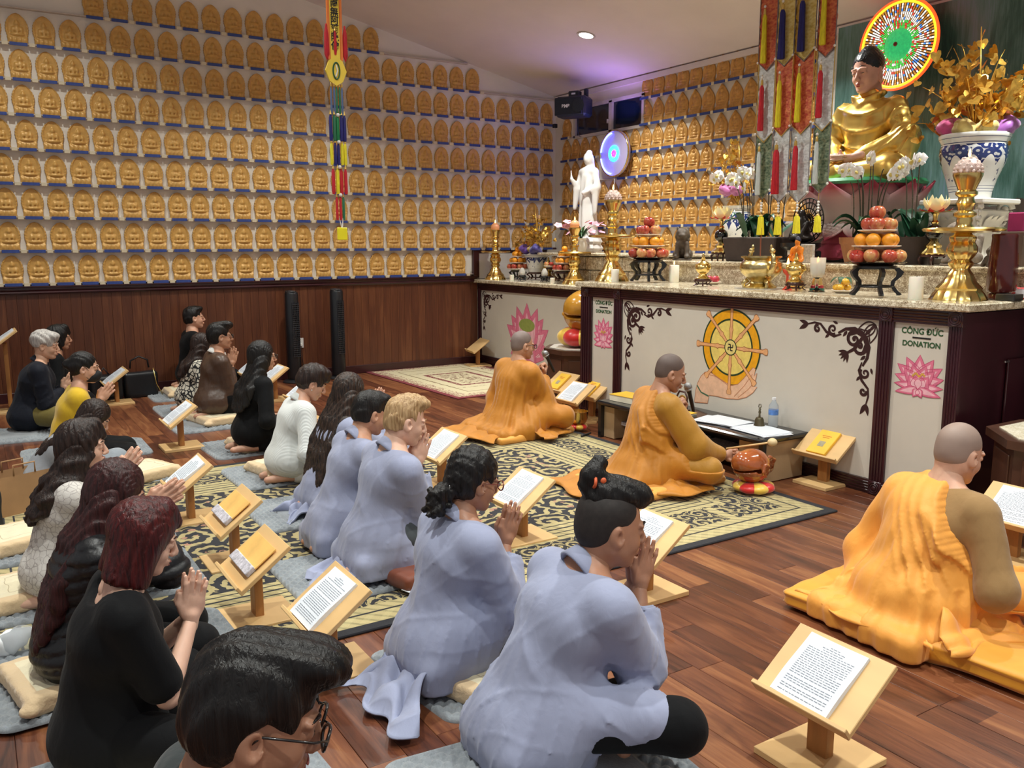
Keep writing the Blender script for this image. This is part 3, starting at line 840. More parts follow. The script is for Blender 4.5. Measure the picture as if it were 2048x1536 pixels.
# ================================================================== THINGS ON THE ALTAR
BRASS=mat('brass',(234,204,128),.22,metal=1,var=.05,scale=20)
BRASSD=mat('brass_old',(216,196,140),.25,metal=1,var=.12,scale=30,bmp=.4,bscale=60)
BLKW=mat('black_wood',(26,26,28),.3,var=.1,coat=.3)
REDW=mat('rosewood',(64,26,20),.3,var=.15,coat=.4)
WAX=mat('wax_white',(240,234,218),.45,var=.02,sss=.3)
PORC=mat('porcelain_white',(228,226,222),.12,var=.02,coat=.5)
GLS=mat('clear_glass',(250,250,250),.03,var=0,trans=1,ior=1.45)
FROST=mat('frosted_glass',(248,244,236),.35,var=0,trans=.55,ior=1.2)
FLAME=mat('flame',(255,190,90),.5,var=0,emit=(255,178,84),es=9)
CRYS=mat('crystal_cup',(226,200,190),.15,var=.1,scale=60,bmp=.8,bscale=160,spec=.9)
def flame(parent,z,s=1,x=0,y=0):
    mb=MB(); mb.lathe([(.001,-.012),(.006,-.006),(.008,.004),(.005,.018),(.001,.032)],10,(0,0,0)); o=obj('flame',mb,FLAME,parent,(x,y,z),smooth='all'); o.scale=(s,s,s); return o
PCS=[(53,0),(52,3),(46,14),(41,20),(42,24),(31,36),(25,48),(24,52),(19,58),(17,63),(22,70),(23,74),(18,80),(24,88),(28,97),(27,106),(22,116),(24,122),(24,126),(17,130),(15,134)]
PCS2=[(15,140),(17,146),(14,152),(15,158),(14,164),(21,168),(21,173),(14,178),(15,186),(18,192),(15,198),(14,204),(20,209),(20,214),(16,218),(19,226),(24,238),(27,246),(27,250)]
def candlestick(loc,label,s=1.0,ball=False):
    t=thing('brass_candlestick',label,'candlestick',loc,0,'brass candlesticks on the altar'); k=s/343
    mb=MB().lathe([(r*k,z*k) for r,z in PCS],40,flute=.045,nf=14); obj('base',mb,BRASS,t,smooth=True)
    mb=MB().lathe([(15*k,134*k),(40*k,134*k),(72*k,137*k),(75*k,141*k),(72*k,144*k),(40*k,142*k),(15*k,142*k)],48,flute=.02,nf=24); obj('drip_plate',mb,BRASS,t,smooth=True)
    mb=MB().lathe([(r*k,z*k) for r,z in PCS2],32,flute=.02,nf=12); obj('stem',mb,BRASS,t,smooth=True)
    mb=MB()
    if ball: mb.ball((0,0,262*k),(22*k,22*k,22*k),18,12); obj('cup',mb,mat('amber_cup',(206,150,110),.3,var=.1,sss=.2,emit=(255,150,80),es=.15),t,smooth='all')
    else:
        mb.lathe([(22*k,249*k),(25*k,256*k),(24*k,266*k),(17*k,276*k),(8*k,281*k)],28)
        for j in range(5):
            for i in range(14-2*j): a=2*PI*i/(14-2*j)+j*.2; rr=[25,24.5,22,17,11][j]; mb.ball((rr*k*math.cos(a),rr*k*math.sin(a),(253+j*6.4)*k),3.6*k,6,5)
        obj('crystal_cup',mb,CRYS,t,smooth='all')
    flame(t,(286 if not ball else 287)*k,1.1*s**.5); return t
candlestick((4.955,2.90,1.22),'tall brass candlestick at the right end of the altar beside the dark red canister')
candlestick((4.93,6.12,1.22),'tall brass candlestick with crystal cup near the middle left of the altar',.98)
candlestick((5.72,9.46,1.105),'slim brass candlestick at the far left end of the side altar',.86,True)
candlestick((5.82,7.90,1.105),'slim brass candlestick by the pink flowers on the side altar',.86,True)

APPLE=None
def fruit_meshes():
    m,t,b=newmat('apple_skin'); v=coord(t,'Object'); X_,Y_,Z_=xyz(t,v); oi=t.nodes.new('ShaderNodeObjectInfo'); r=Nn(t,oi.outputs['Random'])
    n=noise(t,coord(t,'Object',(1,1,.35)),34,4,.6)
    c=ramp(t,n*.8+r*.35-.08,[(.30,sr((150,34,34))),(.52,sr((186,84,62))),(.68,sr((206,150,96))),(.85,sr((206,186,120)))])
    t.links.new(c,b.inputs['Base Color']); b.inputs['Roughness'].default_value=.22
    prof=[]
    for i in range(15):
        a=-PI/2+PI*i/14; r_=.047*math.cos(a)*(1+.06*math.sin(a)); z=.043*math.sin(a)
        if i>11: z-=.012*((i-11)/3)**1.5
        if i<2: z+=.004
        prof.append((max(r_,.0008),z+.043))
    A=MB().lathe(prof,20).mesh('apple','all'); A.materials.append(m)
    O=mat('orange_skin',(240,158,38),.35,var=.08,scale=12,bmp=.35,bscale=260)
    B=MB().ball((0,0,.043),(.0445,.0445,.042),20,14)
    Bm=B.mesh('orange','all'); Bm.materials.append(O)
    stm=MB().tube([(0,0,.070),(.002,0,.084),(.006,0,.092)],.0016,5).mesh('stem'); stm.materials.append(mat('stem_brown',(70,50,30),.7))
    navel=MB().lathe([(.006,.0838),(.006,.0855),(.002,.086)],8).mesh('stem'); navel.materials.append(mat('stem_green',(90,110,50),.7))
    return A,Bm,stm,navel
APM,ORM,STM,NVM=fruit_meshes()
def fruit(kind,loc,s,label,group):
    o=thing(kind,label,kind,loc,rng.rand()*6,group); o.scale=(s,s,s)
    link('skin',APM if kind=='apple' else ORM,None,o)
    q=link('stem',STM if kind=='apple' else NVM,None,o); o.rotation_euler=(rng.normal()*.25,rng.normal()*.25,rng.rand()*6) if kind=='apple' else (0,0,rng.rand()*6)
    return o
PLM=mat('plate_white',(226,214,196),.3,var=.02)
def dish(name,r,z,loc,label,m,par=None,deep=.018):
    mb=MB().lathe([(r*.55,0),(r*.60,.004),(r*.9,deep*.75),(r,deep),(r*.985,deep+.004),(r*.85,deep*.8+.002),(r*.5,.010),(.001,.009)],32)
    o=obj(name,mb,m,par,loc,smooth=True)
    if par is None: tag(o,label,'plate')
    return o
def legstand(loc,h,r,label,m,nl=5,rz=0,k=1.0):
    t=thing('wooden_display_stand',label,'stand',loc,rz,'carved wooden display stands')
    mb=MB().lathe([(r*.80,h-.022),(r*.84,h-.016),(r*.84,h-.004),(r*.80,h),(.001,h)],28); obj('top',mb,m,t,smooth=True)
    prof=[(r*.80,h-.012),(r*.98,h*.80),(r*.92,h*.66),(r*.72,h*.50),(r*.70,h*.36),(r*.84,h*.20),(r*.98,h*.10),(r*.93,.012)]
    th=[.020,.024,.018,.014,.013,.016,.018,.012]
    for i in range(nl):
        a=2*PI*i/nl
        mb=MB(); V=[];n=len(prof)
        for (rr,z),w in zip(prof,th):
            w*=k*r/.15; hw=.011*r/.15
            ca,sa=math.cos(a),math.sin(a)
            for dr,dt in((-w,-hw),(-w,hw),(w*.7,hw),(w*.7,-hw)): V.append(((rr+dr)*ca-dt*sa,(rr+dr)*sa+dt*ca,z))
        Fc=[(4*j+q,4*j+(q+1)%4,4*j+4+(q+1)%4,4*j+4+q) for j in range(n-1) for q in range(4)]+[(0,1,2,3),tuple(range(4*n-4,4*n))]
        mb.add(V,Fc)
        obj('leg',mb,m,t)
    mb=MB()
    mb.tube([(r*.72*math.cos(2*PI*i/24),r*.72*math.sin(2*PI*i/24),h*.34) for i in range(25)],.006*r/.15,6,cap=False); obj('stretcher_ring',mb,m,t,smooth='all')
    return t
POS8=['at the back','at the back left','at the left','at the front left','at the front','at the front right','at the right','at the back right']
def fruit_tower(x,y,z0,s,h,r,where,m,orangetop=False,w2=''):
    legstand((x,y,z0),h,r,'carved wooden stand under the fruit tower %s'%where,m,5,.3)
    z=z0+h
    dish('fruit_plate',.185*s,0,(x,y,z+.0005),'lowest plate of the fruit tower %s'%where,GLS if not orangetop else PLM); z+=.018*s
    def ringf(kind,n,R,z,who,fs):
        for i in range(n):
            a=2*PI*i/n+.4; fruit(kind,(x+R*math.cos(a),y+R*math.sin(a),z),fs,'%s %s of the %s ring, %s fruit tower'%('orange' if kind=='orange' else 'red apple',POS8[int(a/(PI/4)+.5)%8],who,w2),'%s fruit %s'%(who,where))
    ringf('apple',8,.125*s,z,'lowest',s)
    z+=.083*s; dish('fruit_plate',.145*s,0,(x,y,z),'plate between apples and oranges, fruit tower %s'%where,PLM); z+=.012*s
    ringf('orange',6,.092*s,z,'middle',s)
    z+=.084*s; dish('fruit_plate',.115*s,0,(x,y,z),'upper white plate, fruit tower %s'%where,PLM); z+=.012*s
    ringf('orange' if orangetop else 'apple',4,.058*s,z,'upper',s*1.03)
    fruit('orange' if orangetop else 'apple',(x,y,z+.070*s),s*1.05,'single %s crowning the fruit tower %s'%('orange' if orangetop else 'apple',where),None)
fruit_tower(4.80,3.36,1.22,1.0,.195,.155,'on the right of the altar',BLKW,w2='right altar')
fruit_tower(5.02,5.74,1.22,1.0,.195,.155,'in the middle of the altar',BLKW,w2='middle altar')
fruit_tower(5.90,8.20,1.105,.80,.13,.15,'beside the pink flowers',REDW,True,'flower side')
fruit_tower(5.92,9.24,1.105,.80,.12,.11,'at the far left of the side altar',BLKW,True,'far left')

# incense burner
t=thing('brass_incense_burner','wide brass incense burner with dragon handles in the altar centre','incense burner',(5.02,4.47,1.22),-.45)
obj('bowl',MB().lathe([(.085,.035),(.075,.05),(.10,.075),(.145,.11),(.160,.145),(.155,.18),(.135,.20),(.128,.215),(.150,.225),(.150,.235),(.120,.235),(.115,.19),(.001,.18)],44,flute=.015,nf=8),BRASSD,t,smooth=True)
obj('foot_ring',MB().lathe([(.115,0),(.12,.01),(.10,.022),(.085,.036)],32),BRASS,t,smooth=True)
for s_ in(-1,1):
    mb=MB().tube(bez((0,s_*.150,.10),(0,s_*.245,.14),(0,s_*.215,.235),10)+[Vector((0,s_*.185,.275))],[.020,.024,.026,.026,.026,.026,.024,.022,.020,.020,.018,.012],8)
    mb.ball((0,s_*.195,.275),(.022,.03,.02),8,6).ball((0,s_*.225,.185),(.02,.028,.02),8,6).ball((.0,s_*.17,.30),(.012,.012,.02),8,6)
    obj('handle',mb,BRASSD,t,smooth='all')
for a in(.6,2.7,4.7): obj('leg',MB().tube([(.09*math.cos(a),.09*math.sin(a),.06),(.125*math.cos(a),.125*math.sin(a),.035),(.115*math.cos(a),.115*math.sin(a),.0)],[.02,.016,.014],8),BRASSD,t,smooth='all')
for i,(dx,dy) in enumerate(((.01,.05),(.0,.02),(-.02,-.03))): obj('incense_stick',MB().tube([(dx,dy,.17),(dx*1.5,dy*1.6,.44 if i else .38)],.0016,5),mat('incense',(150,84,60),.8),t)
tag(obj('marble_tray',MB().lathe([(.19,0),(.19,.004),(.001,.004)],32),mat('tray_grey',(180,176,168),.2),None,(5.02,4.47,1.2203)),'thin grey tray beneath the brass incense burner','tray')
bpy.data.objects['brass_incense_burner'].location.z=1.2245
def urn(loc,s,label,m=BRASS):
    t=thing('brass_urn',label,'urn',loc)
    obj('body',MB().lathe([(r*s,z*s) for r,z in [(.055,0),(.058,.008),(.035,.022),(.028,.04),(.05,.06),(.062,.085),(.058,.105),(.045,.118)]],28,flute=.02,nf=10),m,t,smooth=True)
    obj('lid',MB().lathe([(r*s,z*s) for r,z in [(.05,.118),(.052,.124),(.036,.14),(.014,.150),(.02,.165),(.010,.178),(.012,.19),(.002,.21)]],24),m,t,smooth=True)
    for s_ in(-1,1): obj('handle',MB().tube([(0,s_*.055*s,.075*s),(0,s_*.085*s,.09*s),(0,s_*.08*s,.12*s),(0,s_*.05*s,.115*s)],.007*s,6),m,t,smooth='all')
    return t
for (x,y,z,s,w) in ((4.88,4.93,1.22,.95,'left of the large incense burner'),(4.96,4.10,1.22,1.0,'right of the large incense burner')):
    legstand((x,y,z),.06,.075,'small dark carved stand under the brass urn %s'%w,REDW,5,.2,.7); urn((x,y,z+.06),s,'small lidded brass urn on a dark stand %s'%w)
legstand((6.12,8.85,1.105),.05,.10,'low black stand under the brass urn on the side altar',BLKW,4,.2,.7); urn((6.12,8.85,1.155),1.15,'lidded brass urn on the side altar below the gold tree')
# candles
def candle(x,y,z,r,h,label,lit=False,m=WAX):
    t=thing('pillar_candle',label,'candle',(x,y,z))
    obj('wax',MB().lathe([(r*.97,0),(r,.004),(r,h*.97),(r*.93,h),(r*.8,h-.006),(.001,h-.010)],26),m,t,smooth=True)
    obj('wick',MB().tube([(0,0,h-.012),(.001,0,h+.004)],.0015,5),mat('wick',(40,30,26),.9),t)
    if lit: flame(t,h+.012,.8)
candle(4.78,3.06,1.22,.042,.135,'wide cream pillar candle on the right between fruit tower and candlestick')
candle(5.18,5.58,1.22,.044,.15,'lit white pillar candle right of the middle fruit tower',True)
candle(4.86,5.99,1.22,.034,.11,'short white candle between the tall candlestick and the middle fruit tower')
candle(5.66,8.10,1.105,.028,.065,'short white votive candle at the edge of the side altar')
candle(5.74,9.10,1.105,.028,.07,'short white candle at the left of the side altar')
for (x,y,w) in ((5.70,8.80,'left'),(5.74,8.38,'right')):
    legstand((x,y,1.105),.075,.055,'tiny black stand holding a glass candle on the side altar, %s one'%w,BLKW,4,.5,.8)
    t=thing('glass_candle',"ribbed white glass candle on a tiny black stand, %s one"%w,'candle',(x,y,1.18)); obj('jar',MB().lathe([(.03,0),(.038,.02),(.034,.05),(.022,.075),(.012,.09)],18,flute=.05,nf=9),FROST,t,smooth=True); obj('wax',MB().lathe([(.02,.004),(.026,.03),(.001,.04)],12),WAX,t,smooth=True)
# stemmed glass candle holder
t=thing('stemmed_candle_holder','tall frosted glass candle holder with lit candle near the small golden figure','candle holder',(4.98,3.93,1.22))
obj('foot',MB().lathe([(.055,0),(.055,.004),(.02,.012),(.010,.03),(.010,.09),(.028,.10)],26),GLS,t,smooth=True)
obj('bowl',MB().lathe([(.028,.10),(.046,.12),(.052,.17),(.052,.235),(.049,.235),(.048,.17),(.04,.125),(.001,.12)],28),FROST,t,smooth=True)
obj('wax',MB().lathe([(.036,.125),(.040,.20),(.001,.20)],18),WAX,t,smooth=True); flame(t,.215,.8)
# red candle holder with flame
t=thing('red_lotus_candle','red stemmed lotus candle burning left of the small orange figure','candle',(5.02,4.22,1.22))
obj('holder',MB().lathe([(.035,0),(.03,.006),(.01,.03),(.008,.10),(.03,.125),(.036,.15),(.02,.15)],22,flute=.1,nf=6),mat('red_glass',(190,70,60),.2,var=.1,trans=.3,emit=(255,90,40),es=.12),t,smooth=True)
obj('wax',MB().lathe([(.018,.15),(.018,.165),(.001,.165)],14),WAX,t); flame(t,.18,1.5)
# small orange standing figure
def robed_figure(h,hand='up',k=1):
    v=Vol(); u=h
    v.cap((0,0,.02*u),(0,0,.45*u),.115*u,.085*u).cap((0,0,.45*u),(0,0,.70*u),.09*u,.085*u).ell((0,0,.76*u),(.07*u,.125*u,.06*u)).cap((0,0,.78*u),(0,0,.84*u),.03*u)
    v.ell((.005*u,0,.90*u),(.062*u,.055*u,.075*u),k=.008).ell((-.008*u,0,.965*u),(.035*u,.035*u,.035*u),k=.01)
    v.ell((.06*u,0,.885*u),(.012*u,.01*u,.016*u),k=.006)
    return v
v=robed_figure(.34); u=.34
v.cap((.0,-.12*u,.74*u),(.06*u,-.15*u,.55*u),.04*u,.035*u).cap((.06*u,-.15*u,.55*u),(.13*u,-.10*u,.62*u),.03*u,.02*u)
v.cap((.0,.12*u,.74*u),(.04*u,.15*u,.52*u),.04*u,.035*u).cap((.04*u,.15*u,.52*u),(.10*u,.13*u,.40*u),.03*u,.022*u)
t=thing('small_standing_figure','small orange and gold standing figure in front of the orchid planter','figurine',(5.16,4.26,1.22),PI)
f=lambda x,y,z: .004*np.sin(z*90+x*60)*np.clip((.3-z)/.1,0,1)
vobj('figure',v.mesh(.006,f,.005),mat('orange_resin',(240,140,44),.3,var=.12,scale=20),t,loc=(0,0,.035))
obj('base',MB().lathe([(.06,0),(.062,.02),(.045,.035),(.05,.042)],20,flute=.06,nf=9),BRASS,t,smooth=True)
vobj('cap_of_hair',Vol().ell((-.004,0,.335),(.022,.021,.018)).ell((-.004,0,.355),.009).mesh(.003),mat('figure_hair',(40,36,60),.5),t,loc=(0,0,.02))
# little golden stupa
t=thing('golden_stupa','small golden stupa on a green and red lacquer base','ornament',(5.06,3.99,1.22))
obj('base',MB().lathe([(.05,0),(.052,.018),(.044,.022)],22),mat('lacquer_green',(30,92,76),.25),t,smooth=True)
obj('band',MB().lathe([(.044,.022),(.044,.038),(.036,.042)],22),mat('lacquer_red',(172,52,60),.25),t,smooth=True)
obj('spire',MB().lathe([(.036,.042),(.034,.06),(.03,.085),(.018,.10),(.014,.12),(.010,.15),(.006,.18),(.001,.21)],18,flute=.06,nf=8),mat('cream_gold',(226,190,120),.3,metal=.6),t,smooth=True)
# plates of fruit
t=dish('fruit_plate',.082,0,(5.0,3.73,1.2205),'white dish of yellow mangoes by the right fruit tower',PLM)
MAN=mat('mango_skin',(226,172,48),.35,var=.15,scale=16)
for i in range(6):
    a=i*1.1; zz=1.235+(0 if i<4 else .04); R=.042 if i<4 else .016
    tag(obj('mango',MB().ball((0,0,.022),(.032,.024,.022),14,10),MAN,None,(5.0+R*math.cos(a),3.73+R*math.sin(a),zz),(0,0,a*2),smooth='all'),'yellow mango in the white dish by the right fruit tower','mango','mangoes in the white dish')
mb=MB()
for i in range(7): mb.grid((lambda a:(lambda u,v_: ((.02+.07*u)*math.cos(a)-(v_-.5)*.035*math.sin(PI*u)*math.sin(a),(.02+.07*u)*math.sin(a)+(v_-.5)*.035*math.sin(PI*u)*math.cos(a),.06+.05*u-.09*u*u)))(i*.9),6,2)
tag(obj('leaf_sprig',mb,mat('leaf_green',(46,84,50),.45,var=.15),None,(5.03,3.76,1.26)),'green leaf sprig tucked behind the yellow mangoes','leaves')
t=dish('fruit_plate',.065,0,(5.20,5.13,1.2205),'white plate of red dragon fruit behind the left brass urn',PLM)
for i in range(3):
    tt=thing('dragon_fruit','red dragon fruit on the white plate behind the left brass urn','fruit',(5.20+.028*math.cos(i*2.1),5.13+.034*math.sin(i*2.1),1.236),0,'dragon fruit on the altar')
    obj('skin',MB().ball((0,0,.028),(.034,.027,.028),14,10),mat('dragon_fruit',(196,52,76),.4,var=.15,scale=25),tt,smooth='all')
    mb=MB()
    for k_ in range(8): a=k_*2.4; mb.add([(.03*math.cos(a),.025*math.sin(a),.02+.004*k_),(.032*math.cos(a+.3),.027*math.sin(a+.3),.026+.004*k_),(.043*math.cos(a),.037*math.sin(a),.038+.004*k_)],[(0,1,2)])
    obj('scales',mb,mat('scale_tip',(170,150,90),.5),tt)
for i in range(3):
    fruit('apple',(5.92+.045*(i%2),8.56+.05*i-.05,1.29),.62,'small red apple on the raised dish of the side altar','apples on the side altar dish')
dish('fruit_plate',.075,0,(5.94,8.56,1.275),'raised dish of small red apples on the side altar',PLM)
legstand((5.94,8.56,1.105),.17,.055,'slender stand under the dish of small red apples',REDW,4,.3,.7)
# dark red canister, box, tablet
t=thing('red_canister','tall glossy dark red canister at the right end of the altar','canister',(5.20,2.785,1.22))
RC=mat('oxblood_lacquer',(92,28,26),.15,var=.06,coat=.6)
obj('body',MB().lathe([(.076,.045),(.083,.06),(.080,.20),(.070,.36),(.073,.375),(.070,.385),(.001,.385)],36),RC,t,smooth=True)
obj('base',MB().lathe([(.062,0),(.070,.008),(.068,.03),(.055,.036),(.060,.045),(.076,.045)],36),RC,t,smooth=True)
tag(obj('magenta_box',MB().box((0,0,.06),(.10,.10,.12),bev=.006),mat('magenta_card',(150,30,86),.5),None,(5.62,2.93,1.62)),'magenta box showing behind the dark red canister','box')
tag(obj('book_stack',MB().box((0,0,.11),(.16,.14,.214),bev=.004),mat('cloth_brown',(86,66,54),.8),None,(5.62,2.93,1.405)),'brown bound books under the magenta box','books')
tag(obj('black_box',MB().box((0,0,.02),(.10,.11,.04),bev=.004),BLKW,None,(5.12,2.66+.03,1.22)),'low black box beside the dark red canister','box')
t=thing('name_tablet','black memorial tablet with gold plate on the rear tier','tablet',(5.5,2.70,1.405),-.5)
obj('body',MB().box((0,0,.045),(.04,.14,.09),bev=.004),BLKW,t); obj('plate',MB().box((-.021,0,.05),(.003,.11,.055)),BRASS,t)
text('功德',0,.05,.045,-.0235,BK,t)
t=thing('red_snack_packet','red and white packet lying at the right edge of the altar','packet',(5.32,2.72,1.22),.4); obj('pack',MB().box((0,0,.035),(.05,.12,.07),bev=.006),mat('packet_red',(206,40,40),.3),t); obj('label_band',MB().box((-.0255,0,.035),(.002,.07,.05)),mat('packet_white',(232,232,240),.4),t)

# lotus lamps
PET=mat('petal_cream',(232,220,176),.3,var=.04,sss=.2,emit=(255,220,150),es=.12); PETR=mat('petal_red',(206,44,30),.25,var=.08,coat=.4)
def petal3(L,w,cup,n=7,m=5,tip=1.0):
    """curved petal growing along +z bowing outwards +x"""
    mb=MB()
    def f(u,v_):
        s_=(u-.5)*2; ww=w*math.sin(PI*min(1,.08+v_*.92)**.75)*(1-.15*v_)
        if v_>.999: ww=.001
        return (cup*math.sin(PI*v_*.75)+.25*ww*s_*s_*-1, s_*ww, L*v_)
    return mb.grid(f,m,n)
def flower(parent,name,n,r,L,w,cup,tilt,z,m,rz=0,th=.002):
    out=[]
    base=petal3(L,w,cup).mesh(name,'all'); base.materials.append(m)
    for i in range(n):
        a=2*PI*i/n+rz; q=link(name,base,None,parent); 
        q.matrix_local=Matrix.Translation((r*math.cos(a),r*math.sin(a),z))@Matrix.Rotation(a,4,'Z')@Matrix.Rotation(tilt,4,'Y'); out.append(q)
    return out
def lotus_lamp(loc,label):
    t=thing('lotus_lamp',label,'lamp',loc)
    obj('base',MB().lathe([(.075,.07),(.08,.08),(.06,.10),(.045,.115),(.05,.13),(.03,.15),(.022,.165)],30,flute=.06,nf=12),BRASS,t,smooth=True)
    obj('globe',MB().ball((0,0,.215),.058,22,16),mat('black_gloss',(10,12,14),.05,var=0,coat=1),t,smooth='all')
    obj('stem',MB().lathe([(.018,.27),(.026,.285),(.014,.30),(.016,.33),(.026,.345),(.04,.352)],20),BRASS,t,smooth=True)
    flower(t,'inner_petal',6,.022,.11,.036,.030,.10,.36,PET)
    flower(t,'inner_petal',6,.034,.105,.036,.034,.28,.355,PET,.5)
    flower(t,'outer_petal',8,.034,.082,.028,.02,1.05,.35,PETR,.2)
    flower(t,'leaf_petal',6,.03,.10,.026,.0,1.50,.35,mat('petal_green',(150,150,90),.4),.6)
    for a in(.5,2.0,3.6,5.2): obj('leg',MB().tube([(.06*math.cos(a),.06*math.sin(a),.07),(.085*math.cos(a),.085*math.sin(a),.04),(.075*math.cos(a),.075*math.sin(a),.0)],[.012,.010,.008],6),REDW,t,smooth='all')
    obj('stand_top',MB().lathe([(.075,.055),(.08,.06),(.08,.07),(.001,.071)],24),REDW,t,smooth=True)
lotus_lamp((5.55,3.45,1.405),'cream and red lotus lamp on a black globe right of the fruit tower')
lotus_lamp((5.55,5.40,1.405),'cream and red lotus lamp left of the dark orchid planter')
bpy.context.view_layer.update()

# planters and orchids
TERR=mat('terracotta',(170,116,78),.7,var=.1,scale=10,bmp=.1); DPL=mat('dark_planter',(62,50,46),.7,var=.12)
LEAF=mat('orchid_leaf',(40,84,60),.35,var=.15,scale=6); STEM=mat('orchid_stem',(66,58,42),.6)
ORC=mat('orchid_petal',(244,242,240),.5,var=.02,sss=.15); ORCC=mat('orchid_lip',(216,196,110),.5)
def orchid_flower_mesh():
    mb=MB()
    for a,L,w in((0,.036,.030),(PI,.036,.030),(PI/2,.034,.018),(-2.4,.034,.018),(-.75,.034,.018)):
        def f(u,v_,a=a,L=L,w=w):
            s_=(u-.5)*2; ww=w*math.sin(PI*min(1,.1+.9*v_)**.7); r=L*v_; return (-.006-.012*v_*(1-v_)+.004*s_*s_, r*math.cos(a)-s_*ww*math.sin(a), r*math.sin(a)+s_*ww*math.cos(a))
        mb.grid(f,4,5)
    me=mb.mesh('orchid_flower','all'); me.materials.append(ORC); return me
OFM=orchid_flower_mesh()
OLM=MB().ball((-.012,0,-.004),(.010,.007,.009),8,6).mesh('lip','all'); OLM.materials.append(ORCC)
def orchid(loc,label,pot,stems,seed,nleaf=10,ph=.0,lr=.2,spread=.16):
    rs=np.random.RandomState(seed)
    t=thing('potted_orchid',label,'plant',loc)
    pot(t)
    for i in range(nleaf):
        a=rs.rand()*2*PI; L=lr*(.7+.5*rs.rand()); w=.035+.015*rs.rand(); up_=.09+.10*rs.rand(); r0=spread*.5*rs.rand()
        ox,oy=r0*math.cos(a*3),r0*math.sin(a*3)
        def f(u,v_): 
            s_=(u-.5)*2; ww=w*math.sin(PI*min(1,.12+.88*v_)**.8); rr=L*v_; z=ph+up_*math.sin(v_*PI*.75)*1.1-.02*v_
            return (ox+rr*math.cos(a)-s_*ww*math.sin(a),oy+rr*math.sin(a)+s_*ww*math.cos(a),z+.012*s_*s_)
        obj('leaf',MB().grid(f,4,8),LEAF,t,smooth='all')
    for (dx,dy,hh,tx,ty,nf) in stems:
        p0=Vector((dx,dy,ph)); p2=Vector((dx+tx,dy+ty,ph+hh)); p1=Vector((dx,dy,ph+hh*.95))
        pts=bez(p0,p1,p2,12); st=obj('stem',MB().tube(pts,[.0045]*8+[.004]*5,6),STEM,t,smooth='all')
        mb=MB()
        for q in pts[2:-2:2]: mb.ball(q,.006,6,4)
        obj('node',mb,STEM,st,smooth='all')
        for k in range(nf):
            q=pts[-1]+(pts[-1]-pts[-3])*(.0+k*.8)*.5+Vector((-.01,0,-.014*k)); fl_=link('flower',OFM,None,t,tuple(q+Vector((-.01,rs.normal()*.012,rs.normal()*.008))),(rs.normal()*.4,rs.normal()*.25,rs.normal()*.35)); s_=1.4+.35*rs.rand(); fl_.scale=(s_,s_,s_)
            link('lip',OLM,None,fl_)
    return t
def potR(t):
    obj('pot',MB().lathe([(.125,0),(.13,.006),(.165,.14),(.172,.145),(.178,.19),(.168,.19),(.155,.15),(.001,.145)],36),TERR,t,smooth=True)
def potL(t):
    obj('planter',MB().box((0,0,.10),(.28,.52,.20),bev=.01,taper=1.12),DPL,t)
oR=aX(1697,540,5.52)
orchid((5.60,4.02,1.405),'terracotta pot of white orchids in front of the lotus throne',potR,[(.02,.06,.50,-.02,.10,3),(.0,.03,.47,.0,.05,2),(.03,-.02,.56,-.02,.0,1),(-.02,-.03,.50,-.03,-.02,0),(-.03,0,.46,.0,.06,1),(.02,-.07,.48,-.02,-.05,0),(0,-.08,.44,0,-.14,2),(.03,-.09,.46,-.01,-.15,2),(-.03,.08,.40,0,.05,0)],3,13,.19,.22)
orchid((5.62,3.66,1.405),'dark pot of white orchids right of the terracotta pot',lambda t: obj('pot',MB().lathe([(.12,0),(.15,.18),(.155,.19),(.14,.19),(.001,.15)],30),DPL,t,smooth=True),[(.02,.02,.50,-.04,.03,4),(0,-.02,.52,-.04,-.03,3),(0,.05,.46,-.02,.04,1)],5,8,.19,.22)
orchid((5.62,5.02,1.405),'long dark planter of white orchids left of the banners',potL,[(.0,.20,.52,-.06,.20,3),(.02,.16,.50,-.03,.14,3),(.0,.10,.54,.0,.10,3),(-.03,.06,.52,0,.05,3),(.0,.0,.55,0,.04,2),(.02,-.05,.50,0,.02,1),(-.02,-.1,.46,0,-.05,1),(.03,-.15,.52,0,-.04,2),(-.02,.18,.46,0,.05,2),(.0,.13,.42,0,.03,1),(.02,-.2,.44,0,-.08,1)],11,16,.20,.24,.34)

# stone lions
STONE=mat('lion_stone',(128,114,100),.7,var=.2,scale=24,bmp=.5,bscale=90); STONE2=mat('lion_stone_dark',(84,72,60),.6,var=.2,scale=24,bmp=.5,bscale=90)
def lion(loc,rz,label,m):
    t=thing('stone_lion',label,'lion',loc,rz)
    v=Vol(); v.ell((-.02,0,.09),(.075,.06,.085)).ell((.03,0,.15),(.055,.055,.06)).ell((.06,0,.22),(.055,.055,.052)).ell((.11,0,.205),(.03,.034,.024))
    for s_ in(-1,1):
        v.cap((.06,s_*.04,.13),(.08,s_*.045,.02),.022,.02).ell((.095,s_*.045,.018),(.032,.024,.018)).ell((-.03,s_*.06,.04),(.06,.03,.04)).ell((.03,s_*.045,.268),(.016,.012,.02)).ell((.10,s_*.02,.235),(.012,.01,.01))
    v.cap((-.08,0,.06),(-.10,0,.17),.025,.02)
    for a in range(10): v.ell((.02+.03*math.cos(a),.05*math.cos(a*1.9),.20+.05*math.sin(a*1.9)),.02)
    vobj('body',v.mesh(.006),m,t); obj('base',MB().box((0,0,-.006),(.24,.16,.014),bev=.004),m,t,loc=(0,0,.0))
    return t
lion((5.50,5.82,1.418),-2.4,'brown stone lion seated on the rear tier left of the orchid planter',STONE2)
lion((5.50,3.20,1.418),2.6,'grey stone lion seated at the foot of the white pedestal',STONE)
